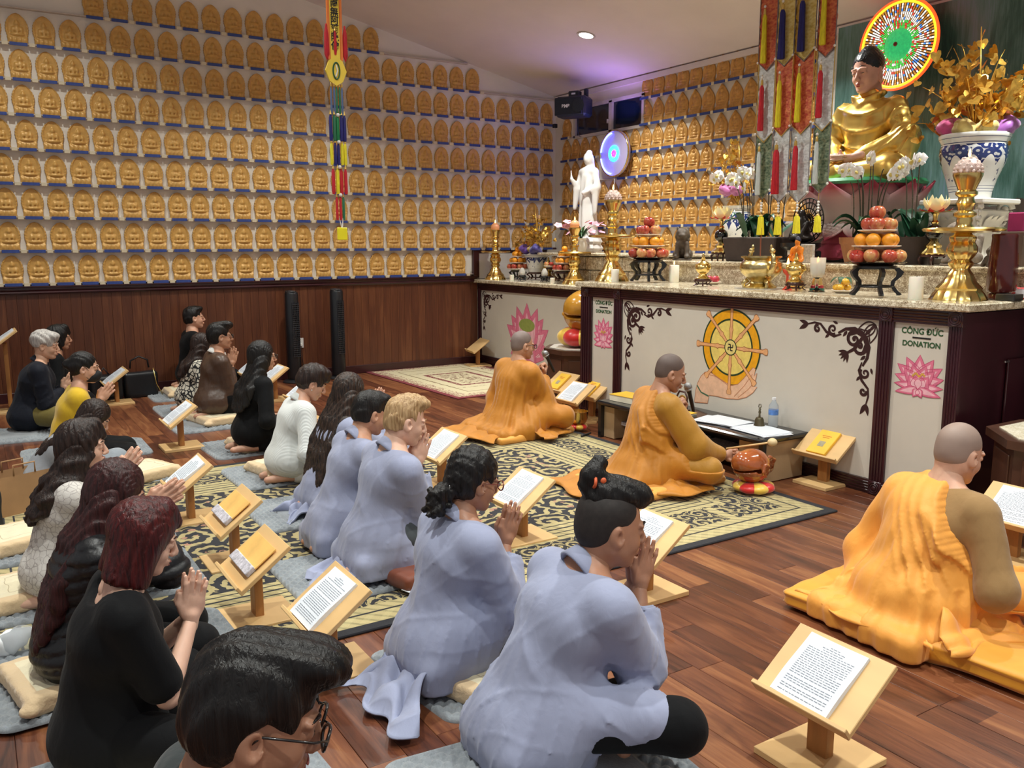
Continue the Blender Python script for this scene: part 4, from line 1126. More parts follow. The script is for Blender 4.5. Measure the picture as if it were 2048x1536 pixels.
t=thing('small_bear_figure','small dark round figure between candlestick and canister','figurine',(5.45,2.98,1.405),2.6); v=Vol().ell((0,0,.04),(.045,.04,.04)).ell((.02,0,.095),(.03,.028,.028)).ell((.01,.02,.12),.011).ell((.01,-.02,.12),.011).cap((.03,.03,.05),(.05,.03,.01),.014).cap((.03,-.03,.05),(.05,-.03,.01),.014); vobj('body',v.mesh(.005),STONE2,t)

# white carved pedestal and big blue-and-white vase with the gold tree
px_,py_=5.92,3.44
t=thing('carved_white_pedestal','ornate white pedestal carrying the large blue and white vase','pedestal',(px_,py_,1.405))
PW_=mat('plaster_white',(222,218,210),.55,var=.03,bmp=.05)
obj('shaft',MB().box((0,0,.14),(.25,.25,.28),bev=.01),PW_,t); obj('plinth',MB().box((0,0,.02),(.32,.32,.04),bev=.006),PW_,t)
obj('capital',MB().box((0,0,.31),(.30,.30,.12),bev=.01,taper=1.25),PW_,t)
obj('abacus',MB().box((0,0,.425),(.46,.46,.035),bev=.008),PW_,t)
for sx in(-1,1):
    for sy in(-1,1):
        mb=MB(); a0=math.atan2(sy,sx); 
        for rr,zz,sz in((.20,.375,.045),(.18,.30,.035),(.165,.24,.028)): mb.tube([(rr*math.cos(a0)*1.15+sz*math.cos(q)*math.cos(a0),rr*math.sin(a0)*1.15+sz*math.cos(q)*math.sin(a0),zz+sz*math.sin(q)) for q in [k_*.5 for k_ in range(13)]],[.02-.001*k_ for k_ in range(13)],7); mb.ball((rr*math.cos(a0)*1.15,rr*math.sin(a0)*1.15,zz),sz*.5,8,6)
        obj('scroll',mb,PW_,t,smooth='all')
for a in(0,PI/2,PI,-PI/2):
    mb=MB()
    for q in(-.5,0,.5): mb.grid((lambda q:(lambda u,v_:(.165+.05*v_*v_,(u-.5)*.07*math.sin(PI*min(1,.2+.8*v_))+q*.13,.24+.12*v_-.03*v_**3)))(q),3,5)
    obj('acanthus_leaf',mb,PW_,t,rot=(0,0,a),smooth='all')
def bw_mat(name,H_,seed=0):
    m,tt,b=newmat(name); v=coord(tt,'Object'); X_,Y_,Z_=xyz(tt,v)
    ang=Y_.at2(X_); h=Z_/H_
    cx=tt.nodes.new('ShaderNodeCombineXYZ'); tt.links.new((ang*.16).s,cx.inputs[0]); tt.links.new(Z_.s,cx.inputs[1])
    vo=vor(tt,cx.outputs[0],30,'F1'); rings=((vo*9).sin()).gt(.35)
    sc_=(ang*6).cos().abs()*.16
    band=h.lt(.83)*h.gt(sc_+.50)
    lines=((h-.855).abs().lt(.006)).mx((h-.93).abs().lt(.004)).mx((h-.12).abs().lt(.004)).mx((h-.16).abs().lt(.003)).mx((h-.20).abs().lt(.003))
    fig=noise(tt,cx.outputs[0],34,3).gt(.63)*h.lt(.48)*h.gt(.26)
    f=(band*(rings*.75*-1+1)).mx(lines).mx(fig*.8)
    tt.links.new(mixc(tt,f,sr((226,226,222)),sr((40,54,108))),b.inputs['Base Color']); b.inputs['Roughness'].default_value=.1; b.inputs['Coat Weight'].default_value=.6
    return m
t=thing('blue_white_vase','large blue and white porcelain vase holding the gold tree','vase',(px_,py_,1.8475))
obj('body',MB().lathe([(.125,0),(.13,.004),(.135,.05),(.16,.14),(.20,.24),(.215,.30),(.212,.345),(.205,.36),(.205,.375),(.222,.405),(.226,.425),(.222,.435),(.205,.425),(.19,.37),(.001,.35)],56),bw_mat('blue_white_large',.435),t,smooth=True)
BLEAF=mat('gold_leaf',(222,176,80),.25,metal=.75,var=.15,scale=3)
def heart_leaf():
    mb=MB(); P=[]
    for i in range(14):
        a=2*PI*i/14; r=.5*(1-.28*math.cos(a)**7 if False else 1)
        x_=.5*math.sin(a)**3*1.1; y_=(.42*math.cos(a)-.16*math.cos(2*a)-.06*math.cos(3*a))
        P.append((x_*.9,y_*1.15))
    V=[(0,.0,.06)]+[(p[0],.10*abs(p[0]),p[1]) for p in P]
    V=[(a,b_,c) for a,b_,c in V]; mb.add(V,[(0,i+1,(i+1)%14+1) for i in range(14)]); mb.add([(0,0,.4),(.02,0,.7),(-.01,0,.7)],[(0,1,2)])
    me=mb.mesh('leaf','all',fix=False); return me
HLM=heart_leaf(); HLM.materials.append(BLEAF)
def gold_tree(loc,label,H_,R,nl,ls,seed,single=True,bow=None,z0=0):
    rs=np.random.RandomState(seed); t=thing('gold_leaf_tree',label,'tree',loc)
    br=MB(); ends=[]
    for i in range(26):
        a=rs.rand()*2*PI; e=rs.rand(); rr=R*(.25+.75*rs.rand()); zz=z0+H_*(.10+.90*rs.rand()**.8*(1-.55*(rr/R)**2))
        p=bez((0,0,z0),(rr*.5*math.cos(a),rr*.5*math.sin(a),z0+(zz-z0)*.75),(rr*math.cos(a),rr*math.sin(a),zz),7); br.tube(p,[.006,.005,.005,.004,.004,.003,.003,.002],5); ends.append(p)
    br.tube([(0,0,z0-.05),(0.01,0,z0+H_*.5),(-.01,0.01,z0+H_)],[.012,.008,.003],6); ends.append([Vector((0,0,z0+H_*k_/7)) for k_ in range(8)])
    obj('branches',br,BLEAF,t,smooth='all')
    lm=MB()
    for i in range(nl):
        p=ends[rs.randint(len(ends))]; q=p[rs.randint(3,8)]+Vector(rs.normal(size=3)*R*.15); s_=ls*(.75+.6*rs.rand()); e=Euler((rs.normal()*.7,rs.normal()*.6,rs.rand()*6.3))
        if single: o=link('leaf',HLM,None,t,q,e); o.scale=(s_,s_,s_)
        else:
            mt=Matrix.LocRotScale(q,e,Vector((s_,)*3)); lm.add([mt@v_.co for v_ in HLM.vertices],[tuple(f_.vertices) for f_ in HLM.polygons])
    if not single: obj('leaves',lm,BLEAF,t,kind='stuff')
    if bow: bow(t)
    return t
def bowmesh(t,z,R,cols,seed):
    rs=np.random.RandomState(seed)
    for i,(a,c,s_) in enumerate(cols):
        m=mat('gauze_%d_%d_%d'%c,c,.5,var=.1,scale=20,sheen=.5)
        def f(u,v_):
            th=u*2*PI; ph=(v_-.5)*PI; r=s_*.62*(1+.10*math.sin(5*th+i)*math.cos(3*ph+i)+.05*math.sin(11*th))
            x_=.05+s_*.55+r*math.cos(ph)*math.cos(th)*1.0; y_=r*.8*math.cos(ph)*math.sin(th); z_=r*.62*math.sin(ph)+.10*s_*math.cos(th*2)
            return (x_*math.cos(a)-y_*math.sin(a),x_*math.sin(a)+y_*math.cos(a),z_+z)
        obj('ribbon_loop',MB().grid(f,26,12),m,t,smooth='all')
PKc=(198,70,130); PUR=(160,90,180); YG=(214,190,110)
tr=gold_tree((px_,py_,1.8475),'large gold leaf tree standing in the big blue and white vase',.70,.42,296,.072,21,True,None,.44)
bowmesh(tr,.47,.2,[(PI*.75,PKc,.17),(PI*1.0,YG,.14),(PI*1.35,YG,.13),(PI*1.6,PUR,.18),(PI*.5,PKc,.14)],2)
# second tree behind the banners
q=aX(1492,330,6.35)
tr=gold_tree((6.35,5.98,1.86),'gold leaf tree left of the banners behind the orchids',.62,.26,170,.05,31,True,None,.08); bowmesh(tr,.20,.2,[(PI*.9,(196,110,170),.13),(PI*1.2,(196,110,170),.12)],2)
t=thing('blue_white_vase','blue and white vase hidden behind the dark orchid planter','vase',(6.35,5.98,1.45)); obj('body',MB().lathe([(.09,0),(.10,.01),(.15,.2),(.16,.30),(.12,.42),(.15,.46),(.14,.46),(.10,.40),(.001,.38)],36),bw_mat('blue_white_mid',.46),t,smooth=True)
t['kind']='thing'
# side altar: vase with tree
t=thing('blue_white_vase','blue and white pot with purple bow on the side altar','vase',(6.05,9.02,1.105)); 
legstand((6.05,9.02,1.105),.10,.12,'round stand under the side altar pot with the gold tree',REDW,5,.3,.8); t.location.z=1.205
obj('body',MB().lathe([(.09,0),(.095,.01),(.125,.12),(.14,.17),(.15,.195),(.185,.21),(.187,.22),(.15,.215),(.13,.16),(.001,.15)],44),bw_mat('blue_white_small',.22),t,smooth=True)
tr=gold_tree((6.05,9.02,1.205),'gold leaf tree in the side altar pot near the room corner',.60,.28,230,.046,41,False,None,.22); bowmesh(tr,.28,.2,[(PI*.8,(92,50,140),.14),(PI*1.3,(60,50,130),.16),(PI*1.05,(200,170,90),.08)],2)
# pink flower bouquet
rs=np.random.RandomState(5)
t=thing('flower_vase','low pot of pink flowers with green leaves on the side altar','flowers',(6.08,8.13,1.4505)); t.scale=(1,1,.72)
obj('vase',MB().lathe([(.05,0),(.06,.02),(.08,.12),(.06,.2),(.075,.23),(.06,.23),(.001,.19)],24),PORC,t,smooth=True)
FP=mat('pink_blossom',(240,176,190),.5,var=.1,scale=20)
for i in range(26):
    a=rs.rand()*6.3; r=.05+.22*rs.rand(); h=.36+.18*rs.rand()-.25*r; p=(r*math.cos(a),r*math.sin(a),h)
    mb=MB()
    for k_ in range(5): b_=k_*1.257; mb.grid((lambda b_:(lambda u,v_: ((.055*v_)*math.cos(b_)-(u-.5)*.055*math.sin(PI*min(1,v_*.9+.1))*math.sin(b_),(.055*v_)*math.sin(b_)+(u-.5)*.055*math.sin(PI*min(1,v_*.9+.1))*math.cos(b_),.012*v_*(2-v_))))(b_),3,3)
    obj('blossom',mb,FP,t,p,(rs.normal()*.5,rs.normal()*.5-.3,0),smooth='all')
mb=MB()
for i in range(34):
    a=rs.rand()*6.3; r=.15+.15*rs.rand(); z1=.25+.2*rs.rand()-.5*max(0,r-.2)
    p=bez((0,0,.2),(r*.4*math.cos(a),r*.4*math.sin(a),.42),(r*math.cos(a),r*math.sin(a),z1),6)
    for j in range(6):
        w=.012*math.sin(PI*(j+.5)/6); n_=Vector((-math.sin(a),math.cos(a),0))*w; mb.add([p[j]+n_,p[j]-n_,p[j+1]-n_*.8,p[j+1]+n_*.8],[(0,1,2,3)])
obj('foliage',mb,mat('bouquet_green',(52,92,52),.5,var=.15),t,kind='stuff')

# white standing statue with LED halo
v=robed_figure(1.0); u=1.0
f_=lambda x,y,z: .010*np.sin(y*70+2.5*np.sin(z*5)+x*20)*np.clip((.72-z)/.1,0,1)
v=robed_figure(1.0); u=1.0
for q in(-1,1): v.cap((0,q*.09,.75),(.02,q*.135,.58),.042,.038)
v.cap((.02,.135,.58),(.11,.03,.52),.034,.024).cap((.03,.13,.56),(.04,.14,.30),.045,.018,k=.04)
v.cap((.02,-.135,.58),(.12,-.15,.68),.034,.018).cap((.03,-.135,.56),(.05,-.15,.36),.045,.018,k=.04).cap((.12,-.15,.68),(.125,-.152,.77),.014,.008,k=.01)
v.cap((-.02,0,.88),(-.04,0,.78),.048,.05,k=.02).cap((.05,-.02,.50),(.06,0,.30),.03,.02,k=.03)
t=thing('white_standing_statue','white standing robed statue before the round blue light','statue',(6.40,8.42,1.60),PI+.25)
m_=v.mesh(.011,f_,.011); vobj('robed_body',(m_[0]*1.06,m_[1]),PORC,t)
obj('lotus_base',MB().lathe([(.16,-.14),(.18,-.10),(.15,-.05),(.17,-.02),(.15,.02),(.12,.04)],30,flute=.06,nf=12),PORC,t,smooth=True)
tag(obj('statue_block',MB().box((0,0,0),(.36,.40,.02),bev=.006),GRAN2,None,(6.40,8.42,1.451+.0)),'granite slab under the white standing statue','slab')
LEDB=mat('led_blue',(60,60,255),.5,var=0,emit=(50,60,255),es=22); LEDC=mat('led_cyan',(60,220,255),.5,var=0,emit=(30,210,255),es=7); LEDP=mat('led_magenta',(230,40,160),.5,var=0,emit=(230,30,150),es=5)
t=thing('round_led_halo','round blue light halo on the rear wall behind the white statue','light halo',(BW-.10,8.36,2.63),0)
obj('back_disc',MB().lathe([(.265,0),(.27,.01),(.27,.03),(.26,.035),(.001,.035)],48,rot=Matrix.Rotation(-PI/2,3,'Y')),mat('halo_disc',(186,176,214),.35,var=.02),t,smooth=True)
obj('rim',MB().tube([(-.036,.268*math.cos(a),.268*math.sin(a)) for a in [i*PI/24 for i in range(49)]],.010,8,cap=False),BRASS,t,smooth='all')
mb=MB()
for i in range(46):
    a=PI*.06+PI*.88*i/45
    if 1.42<a<1.78: continue
    a+=0
    mb.ball((-.046,.243*math.sin(a),.243*math.cos(a)),.0105,7,5)
obj('led_ring',mb,LEDB,t,smooth='all')
mb=MB(); 
for i in range(26): a=2*PI*i/26; mb.ball((-.04,.085*math.cos(a),.085*math.sin(a)),.011,7,5)
for i in range(20): a=2*PI*i/20; mb.ball((-.04,.062*math.cos(a),.062*math.sin(a)),.008,7,5)
obj('led_inner_ring',mb,LEDC,t,smooth='all')
mb=MB()
for i in range(8): a=2*PI*i/8; mb.ball((-.04,.028*math.cos(a),.028*math.sin(a)),.011,7,5)
obj('led_centre',mb,LEDP,t,smooth='all')
alight('halo_glow',(BW-.16,8.42,2.63),1.6,.5,(.35,.25,1),(0,-PI/2*-1,0))
bpy.data.objects['halo_glow'].rotation_euler=(0,PI/2,0)
obj('power_cord',MB().tube([(-.02,0,-.26),(-.03,.0,-.5),(-.02,.01,-.8)],.004,5),mat('cord_white',(210,200,200),.5),t,smooth='all')

# ------------------------------------------------------------------ the big golden statue
ux=6.12; uy=4.44; uz=2.02
t=thing('lotus_throne','pink and white lotus throne under the golden statue','lotus throne',(ux,uy,1.50))
PK2=mat('lotus_pink',(196,84,106),.35,var=.1,scale=6); 
def grad_petal():
    m,tt,b=newmat('lotus_pink_white'); v=coord(tt,'Generated'); X_,Y_,Z_=xyz(tt,v)
    tt.links.new(ramp(tt,Z_,[(.30,sr((222,204,198))),(.68,sr((206,160,160))),(.86,sr((176,62,84)))]),b.inputs['Base Color']); b.inputs['Roughness'].default_value=.35; return m
GP=grad_petal()
obj('core',MB().lathe([(.30,.05),(.26,.12),(.24,.2),(.34,.36),(.44,.50),(.001,.50)],40),PK2,t,smooth=True)
def throne_petals(n,L,w,cup,r,z,tilt,rz,name):
    base=petal3(L,w,cup,10,6).mesh(name,'all'); base.materials.append(GP)
    so=None
    for i in range(n):
        a=2*PI*i/n+rz; q=link(name,base,None,t); q.matrix_local=Matrix.Translation((r*math.cos(a),r*math.sin(a),z))@Matrix.Rotation(a,4,'Z')@Matrix.Rotation(tilt,4,'Y')
        md=q.modifiers.new('thick','SOLIDIFY'); md.thickness=.015
throne_petals(10,.44,.215,.05,.25,.18,.60,.13,'upper_petal'); throne_petals(10,.40,.20,.05,.25,.20,.46,.44,'upper_petal'); throne_petals(12,.22,.10,.03,.26,.20,2.1,.0,'lower_petal')
obj('seat_disc',MB().lathe([(.47,.50),(.48,.52),(.46,.545),(.001,.545)],48),mat('lotus_green',(70,160,110),.4,var=.05),t,smooth=True)
obj('throne_foot',MB().lathe([(.30,-.10),(.34,-.06),(.34,.0),(.29,.05)],40),PK2,t,smooth=True)
tag(obj('stone_plinth',MB().box((0,0,0),(.9,1.2,.0),bev=0),GRAN2,None,(ux,uy,1.40)),'dark marble plinth beneath the lotus throne','plinth') if False else None
SG=mat('statue_gold',(226,192,104),.32,metal=.85,var=.05,scale=4); SKN=mat('statue_skin',(214,166,148),.4,var=.03,scale=4,coat=.2)
def statue():
    s=1.0
    v=Vol()
    # crossed legs, robe over knees
    v.ell((-.02,0,.09),(.30,.30,.12),k=.06)
    for q in(-1,1):
        v.cap((-.10,q*.14,.12),(.20,q*.36,.085),.125,.105,k=.06).cap((.20,q*.36,.085),(.30,q*-.02,.06),.10,.07,k=.05)
    v.cap((-.06,0,.12),(-.03,0,.34),.19,.165,k=.06).ell((-.02,0,.46),(.15,.215,.17),k=.06).ell((-.03,0,.56),(.13,.235,.10),k=.05)
    for q in(-1,1):
        v.cap((-.03,q*.23,.56),(-.02,q*.34,.32),.085,.088,k=.04).cap((-.02,q*.34,.32),(.22,q*.10,.19),.085,.05,k=.04)
        v.cap((-.02,q*.33,.30),(.0,q*.36,.14),.09,.06,k=.05)
    v.cap((-.03,0,.62),(-.01,0,.68),.085,.075,k=.03)
    def f(x,y,z):
        rd=lambda q,p: (1-np.abs(np.sin(q)))**p
        fr=np.clip(x/.06,0,1); body=np.clip((z-.17)/.06,0,1)
        u=rd(24*(z-1.5*(y+.03)**2)+.6*np.sin(9*y),2.2)*fr*body
        arm=rd(20*(y*np.sign(y)-.25*z)+14*x+1.2*np.sin(7*z),2.5)*np.clip((np.abs(y)-.20)/.06,0,1)*body
        leg=rd(17*(x*.7+.9*z+.35*np.abs(y))+1.0*np.sin(9*y),2.4)*(1-body)
        bk=rd(9*np.arctan2(y,x+.02)+3*z,2.5)*(1-fr)*body
        return -.014*(u+arm*.8+leg*.8+bk*.7)
    v.path([(-.03,-.10,.68),(.05,-.085,.655),(.085,0,.60),(.05,.10,.655),(-.03,.12,.69)],.022,k=.02)
    return v.mesh(.010,f,.020)
t=thing('golden_buddha_statue','large seated golden Buddha statue with painted face on the lotus throne','statue',(ux,uy,uz),PI)
vobj('robe',statue(),SG,t)
# ------------------------------------------------------------------ heads and hands shared by statue and people
def head_mesh(h=.0055,fem=False,longear=False,fat=0,blush=0):
    v=Vol()
    v.ell((-.014,0,.030),(.094,.075,.088),k=.02).ell((.022,0,-.035),(.066+fat*.3,.060+fat,.082),k=.03).ell((-.01,0,-.03),(.07,.064+fat*.5,.06),k=.03)
    v.cap((.0,.050+fat,-.055),(.058,.020,-.098),.018,.016,k=.03).cap((.0,-.050-fat,-.055),(.058,-.020,-.098),.018,.016,k=.03)
    v.ell((.068,0,-.100),(.017,.018,.014),k=.02)
    for s_ in(-1,1):
        v.ell((.054,s_*.036,-.038),(.026,.024,.026),k=.02)
        v.ell((.093,s_*.034,.001),(.016,.021,.012),k=.012,op='s')
        v.ell((.0775,s_*.032,-.002),(.013,.017,.012),k=.006)
        v.cap((.0905,s_*.016,.019),(.076,s_*.050,.018),.007,.006,k=.012)
        v.ell((.098,s_*.011,-.040),(.009,.008,.008),k=.006)
        ez=-.034 if longear else -.015; er=.050 if longear else .033
        v.ell((-.008,s_*.080,ez),(.023,.010,er),rot=Euler((0,-.15,s_*.35)),k=.006).ell((.001,s_*.086,ez+.004),(.011,.007,er*.55),rot=Euler((0,-.15,s_*.35)),k=.004,op='s')
        v.ell((.008,s_*.077,ez-.008),(.006,.006,.008),k=.004)
    v.cap((.085,0,.014),(.108,0,-.030),.007,.0115,k=.010).ell((.108,0,-.036),(.010,.010,.009),k=.006)
    v.ell((.084,0,-.068),(.014,.024,.014),k=.012)
    v.ell((.0945,0,-.0625),(.008,.021,.0052),k=.004).ell((.0925,0,-.0755),(.008,.018,.0062),k=.004)
    v.cap((.103,-.018,-.0692),(.103,.018,-.0692),.0032,k=.003,op='s')
    v.cap((-.028,0,-.055),(-.045,0,-.185),.052 if not fem else .045,.056 if not fem else .047,k=.03)
    return v.mesh(h)
HEADM=head_mesh(); HEADF=head_mesh(fem=True); HEADFAT=head_mesh(fat=.007)
SH_=head_mesh(longear=True)
hm=Matrix.Translation((.03,0,.86))@Matrix.Rotation(.22,4,'Y')@Matrix.Scale(1.32,4)
vobj('head',tf(SH_,hm),SKN,t)
SHAIR=mat('statue_hair',(24,30,40),.35,var=.1,bmp=.6,bscale=120)
v=Vol().ell((-.020,0,.040),(.098,.083,.084)).ell((-.03,0,.108),(.045,.045,.034),k=.02).ell((.075,0,-.05),(.075,.075,.105),k=.01,op='s')
for s_ in(-1,1): v.ell((.01,s_*.09,-.045),(.045,.03,.055),k=.008,op='s')
v.ell((-.03,0,-.10),(.12,.11,.075),k=.01,op='s')
hb=MB(); 
vobj('hair',tf(v.mesh(.006,lambda x,y,z:.004*np.sin(x*260)*np.sin(y*260)*np.sin(z*260),.005),hm),SHAIR,t)
mb=MB()
for s_ in(-1,1):
    mb.tube([Vector((.0985,s_*.016,.030)),Vector((.0975,s_*.032,.037)),Vector((.083,s_*.052,.030))],[.0015,.003,.001],5)
    mb.tube([Vector((.0925,s_*.018,-.003)),Vector((.0925,s_*.032,-.004)),Vector((.080,s_*.048,.000))],[.001,.0025,.001],5)
mb.xf(hm); obj('brows',mb,SHAIR,t,smooth='all')
mb=MB(); mb.ball((.1005,0,-.064),(.003,.018,.004),10,6).ball((.0985,0,-.075),(.003,.014,.005),10,6); mb.xf(hm); obj('lips',mb,mat('statue_lips',(178,84,84),.4),t,smooth='all')
v=Vol()
for q,zz in((-1,.20),(1,.175)):
    v.cap((.24,q*.14,.20),(.29,q*.05,zz),.032,.030,k=.02)
    for i in range(4): v.cap((.275+.022*i,q*.05,zz),(.29+.02*i,q*-.07,zz-.004),.013,.010,k=.008)
    v.cap((.27,q*.03,zz+.02),(.30,q*.0,zz+.045),.012,.010,k=.008)
vobj('hands',v.mesh(.0065),SKN,t)
# halo of coloured rays
RAY=[mat('ray_white',(240,240,240),.3,var=0,emit=(255,250,240),es=.9),mat('ray_red',(230,90,80),.3,var=0,emit=(255,80,60),es=.7),mat('ray_green',(120,220,120),.3,var=0,emit=(80,230,90),es=.7),mat('ray_blue',(90,160,220),.3,var=0,emit=(70,150,255),es=.7),mat('ray_gold',(200,150,80),.3,var=0,emit=(220,150,60),es=.45)]
t=thing('radiant_halo','round halo of coloured light rays behind the golden statue head','light halo',(6.56,4.50,3.14),0)
obj('back_disc',MB().lathe([(.34,0),(.34,.02),(.001,.02)],56,rot=Matrix.Rotation(-PI/2,3,'Y')),mat('halo_back',(96,70,48),.3,var=.1),t)
rs=np.random.RandomState(9); rms=[MB() for _ in RAY]
nr=84
for i in range(nr):
    a=2*PI*i/nr
    nseg=9
    for j in range(nseg):
        r0=.125+(.315-.125)*j/nseg; r1=.125+(.315-.125)*(j+.9)/nseg
        if j<3: c=2 if rs.rand()<.6 else (1 if rs.rand()<.5 else 0)
        else: c=rs.choice([0,0,0,0,0,0,1,3,4,4])
        if i%2 and j>=7: c=4
        w0=.0032+.0034*j/nseg
        ca,sa=math.cos(a),math.sin(a)
        rms[c].add([(-.024,r0*ca-w0*sa,r0*sa+w0*ca),(-.024,r0*ca+w0*sa,r0*sa-w0*ca),(-.024,r1*ca+w0*sa,r1*sa-w0*ca),(-.024,r1*ca-w0*sa,r1*sa+w0*ca)],[(0,1,2,3)])
for mb,m in zip(rms,RAY): obj('rays',mb,m,t,kind='stuff')
obj('neon_rim',MB().tube([(-.02,.345*math.cos(a),.345*math.sin(a)) for a in [i*PI/32 for i in range(65)]],.012,8,cap=False),mat('neon_red',(255,70,30),.4,var=0,emit=(255,62,22),es=2.2),t,smooth='all')
obj('neon_inner',MB().tube([(-.024,.326*math.cos(a),.326*math.sin(a)) for a in [i*PI/32 for i in range(65)]],.009,8,cap=False),mat('neon_yellow',(255,200,40),.4,var=0,emit=(255,196,30),es=2.4),t,smooth='all')
obj('green_centre',MB().lathe([(.125,.0),(.10,.02),(.05,.03),(.001,.032)],36,c=(-.02,0,0),rot=Matrix.Rotation(-PI/2,3,'Y')),mat('halo_green',(60,190,120),.4,var=.15,scale=40,emit=(40,190,110),es=.5),t,smooth=True)
obj('centre_stud',MB().ball((-.056,0,0),(.012,.018,.018),10,8),mat('stud_red',(120,30,30),.4),t,smooth='all')
# dark seated figure with lattice back, stands, plaque, stone pillar
t=thing('dark_seated_figure','small dark bronze seated figure with oval lattice back','statue',(5.52,4.53,1.557),PI); t.scale=(.9,.9,.9)
BRZ=mat('dark_bronze',(46,40,38),.35,metal=.5,var=.2)
v=Vol().ell((0,0,.04),(.10,.11,.04)).cap((-.02,0,.06),(-.01,0,.18),.06,.055).ell((0,0,.24),(.035,.032,.042),k=.01).cap((0,.06,.16),(.06,.05,.07),.022).cap((0,-.06,.16),(.06,-.05,.07),.022).cap((-.01,0,.2),(0,0,.24),.02); vobj('figure',v.mesh(.007),BRZ,t)
mb=MB()
for i in range(24):
    a=2*PI*i/24; mb.tube([(-.08,.02*math.cos(a),.19+.02*math.sin(a)),(-.09,.16*math.cos(a),.19+.19*math.sin(a))],.0045,5)
for r in(.3,.55,.8,1): mb.tube([(-.085,.16*r*math.cos(a),.19+.19*r*math.sin(a)) for a in [i*PI/14 for i in range(29)]],.006,5,cap=False)
obj('lattice_back',mb,BRZ,t,smooth='all')
tag(obj('black_plinth',MB().lathe([(.14,0),(.15,.02),(.12,.04),(.11,.09),(.15,.12),(.15,.15),(.001,.151)],36),BLKW,None,(5.52,4.53,1.406),smooth=True),'round black plinth under the dark seated figure','plinth')
tag(obj('carved_plaque',MB().box((0,0,.07),(.03,.24,.14),bev=.004),mat('plaque_white',(214,206,196),.5,var=.15,scale=60,bmp=.4,bscale=100),None,(5.42,4.44,1.405)),'small white carved plaque between planter and orange figure','plaque')
tag(obj('stone_pillar',MB().box((0,0,.17),(.25,.30,.34),bev=.02),mat('pillar_grey',(126,116,108),.7,var=.15,scale=5,bmp=.3,bscale=20),None,(6.3,5.12,1.406)),'rough grey stone pillar behind the hanging banners','pillar')
tag(obj('marble_block',MB().box((0,0,.045),(.70,.90,.09),bev=.01),mat('marble_dark',(52,50,50),.2,var=.3,scale=3),None,(6.15,4.40,1.4055)),'dark marble block carrying the lotus throne','plinth')
# ================================================================== HANGING BANNERS, SPEAKER, LIGHT FITTINGS
def cloth_mat(name,c0,c1,scale=30,rough=.45,metal=.2):
    m,t,b=newmat(name); v=coord(t,'Object',(1,1,1.6)); n=noise(t,v,scale,4,.7); n2=vor(t,v,scale*1.3)
    t.links.new(ramp(t,n*.7+n2*.3,[(.35,sr(c0)),(.62,sr(c1))]),b.inputs['Base Color']); b.inputs['Roughness'].default_value=rough; b.inputs['Metallic'].default_value=metal; bump(t,b,n,.6,.008); return m
BRED=cloth_mat('brocade_red',(186,66,58),(222,132,84)); BYEL=cloth_mat('brocade_yellow',(212,180,84),(232,214,140)); BWHT=cloth_mat('brocade_white',(186,188,186),(222,224,222)); BGRN=cloth_mat('brocade_green',(70,92,70),(140,150,120))
TY=mat('tassel_yellow',(232,218,40),.7,var=.1,scale=20,stretch=(6,6,1),bmp=.6,bscale=60); TR=mat('tassel_red',(196,30,44),.7,var=.12,scale=20,stretch=(6,6,1),bmp=.6,bscale=60); TB=mat('tassel_navy',(34,34,110),.7,var=.12,scale=20,stretch=(6,6,1),bmp=.6,bscale=60); TW=mat('tassel_white',(204,212,208),.7,var=.06,scale=20,stretch=(6,6,1),bmp=.6,bscale=60)
BEAD=mat('pearl_bead',(236,232,226),.2,var=0,coat=.5); TRIMG=mat('gold_trim',(206,170,90),.4,metal=.5,var=.1)
def tassel(parent,x,y,z,L,r,m,name='tassel'):
    """z = top; hangs down L"""
    prof=[(r*.35,-L*.10),(r*.75,-L*.18),(r*.85,-L*.5),(r*1.05,-L*.98),(r*.9,-L),(.001,-L*.985)]
    o=obj(name,MB().lathe([(r*a/r,b_) for a,b_ in prof],14,(0,0,0),flute=.09,nf=7),m,parent,(x,y,z),smooth=True)
    obj('tassel_cap',MB().lathe([(.001,0),(r*.45,-.008),(r*.55,-L*.10),(r*.40,-L*.12)],12),TRIMG,o,smooth=True)
    obj('cord',MB().tube([(0,0,.03),(0,0,0)],.0018,5),TRIMG,o)
    return o
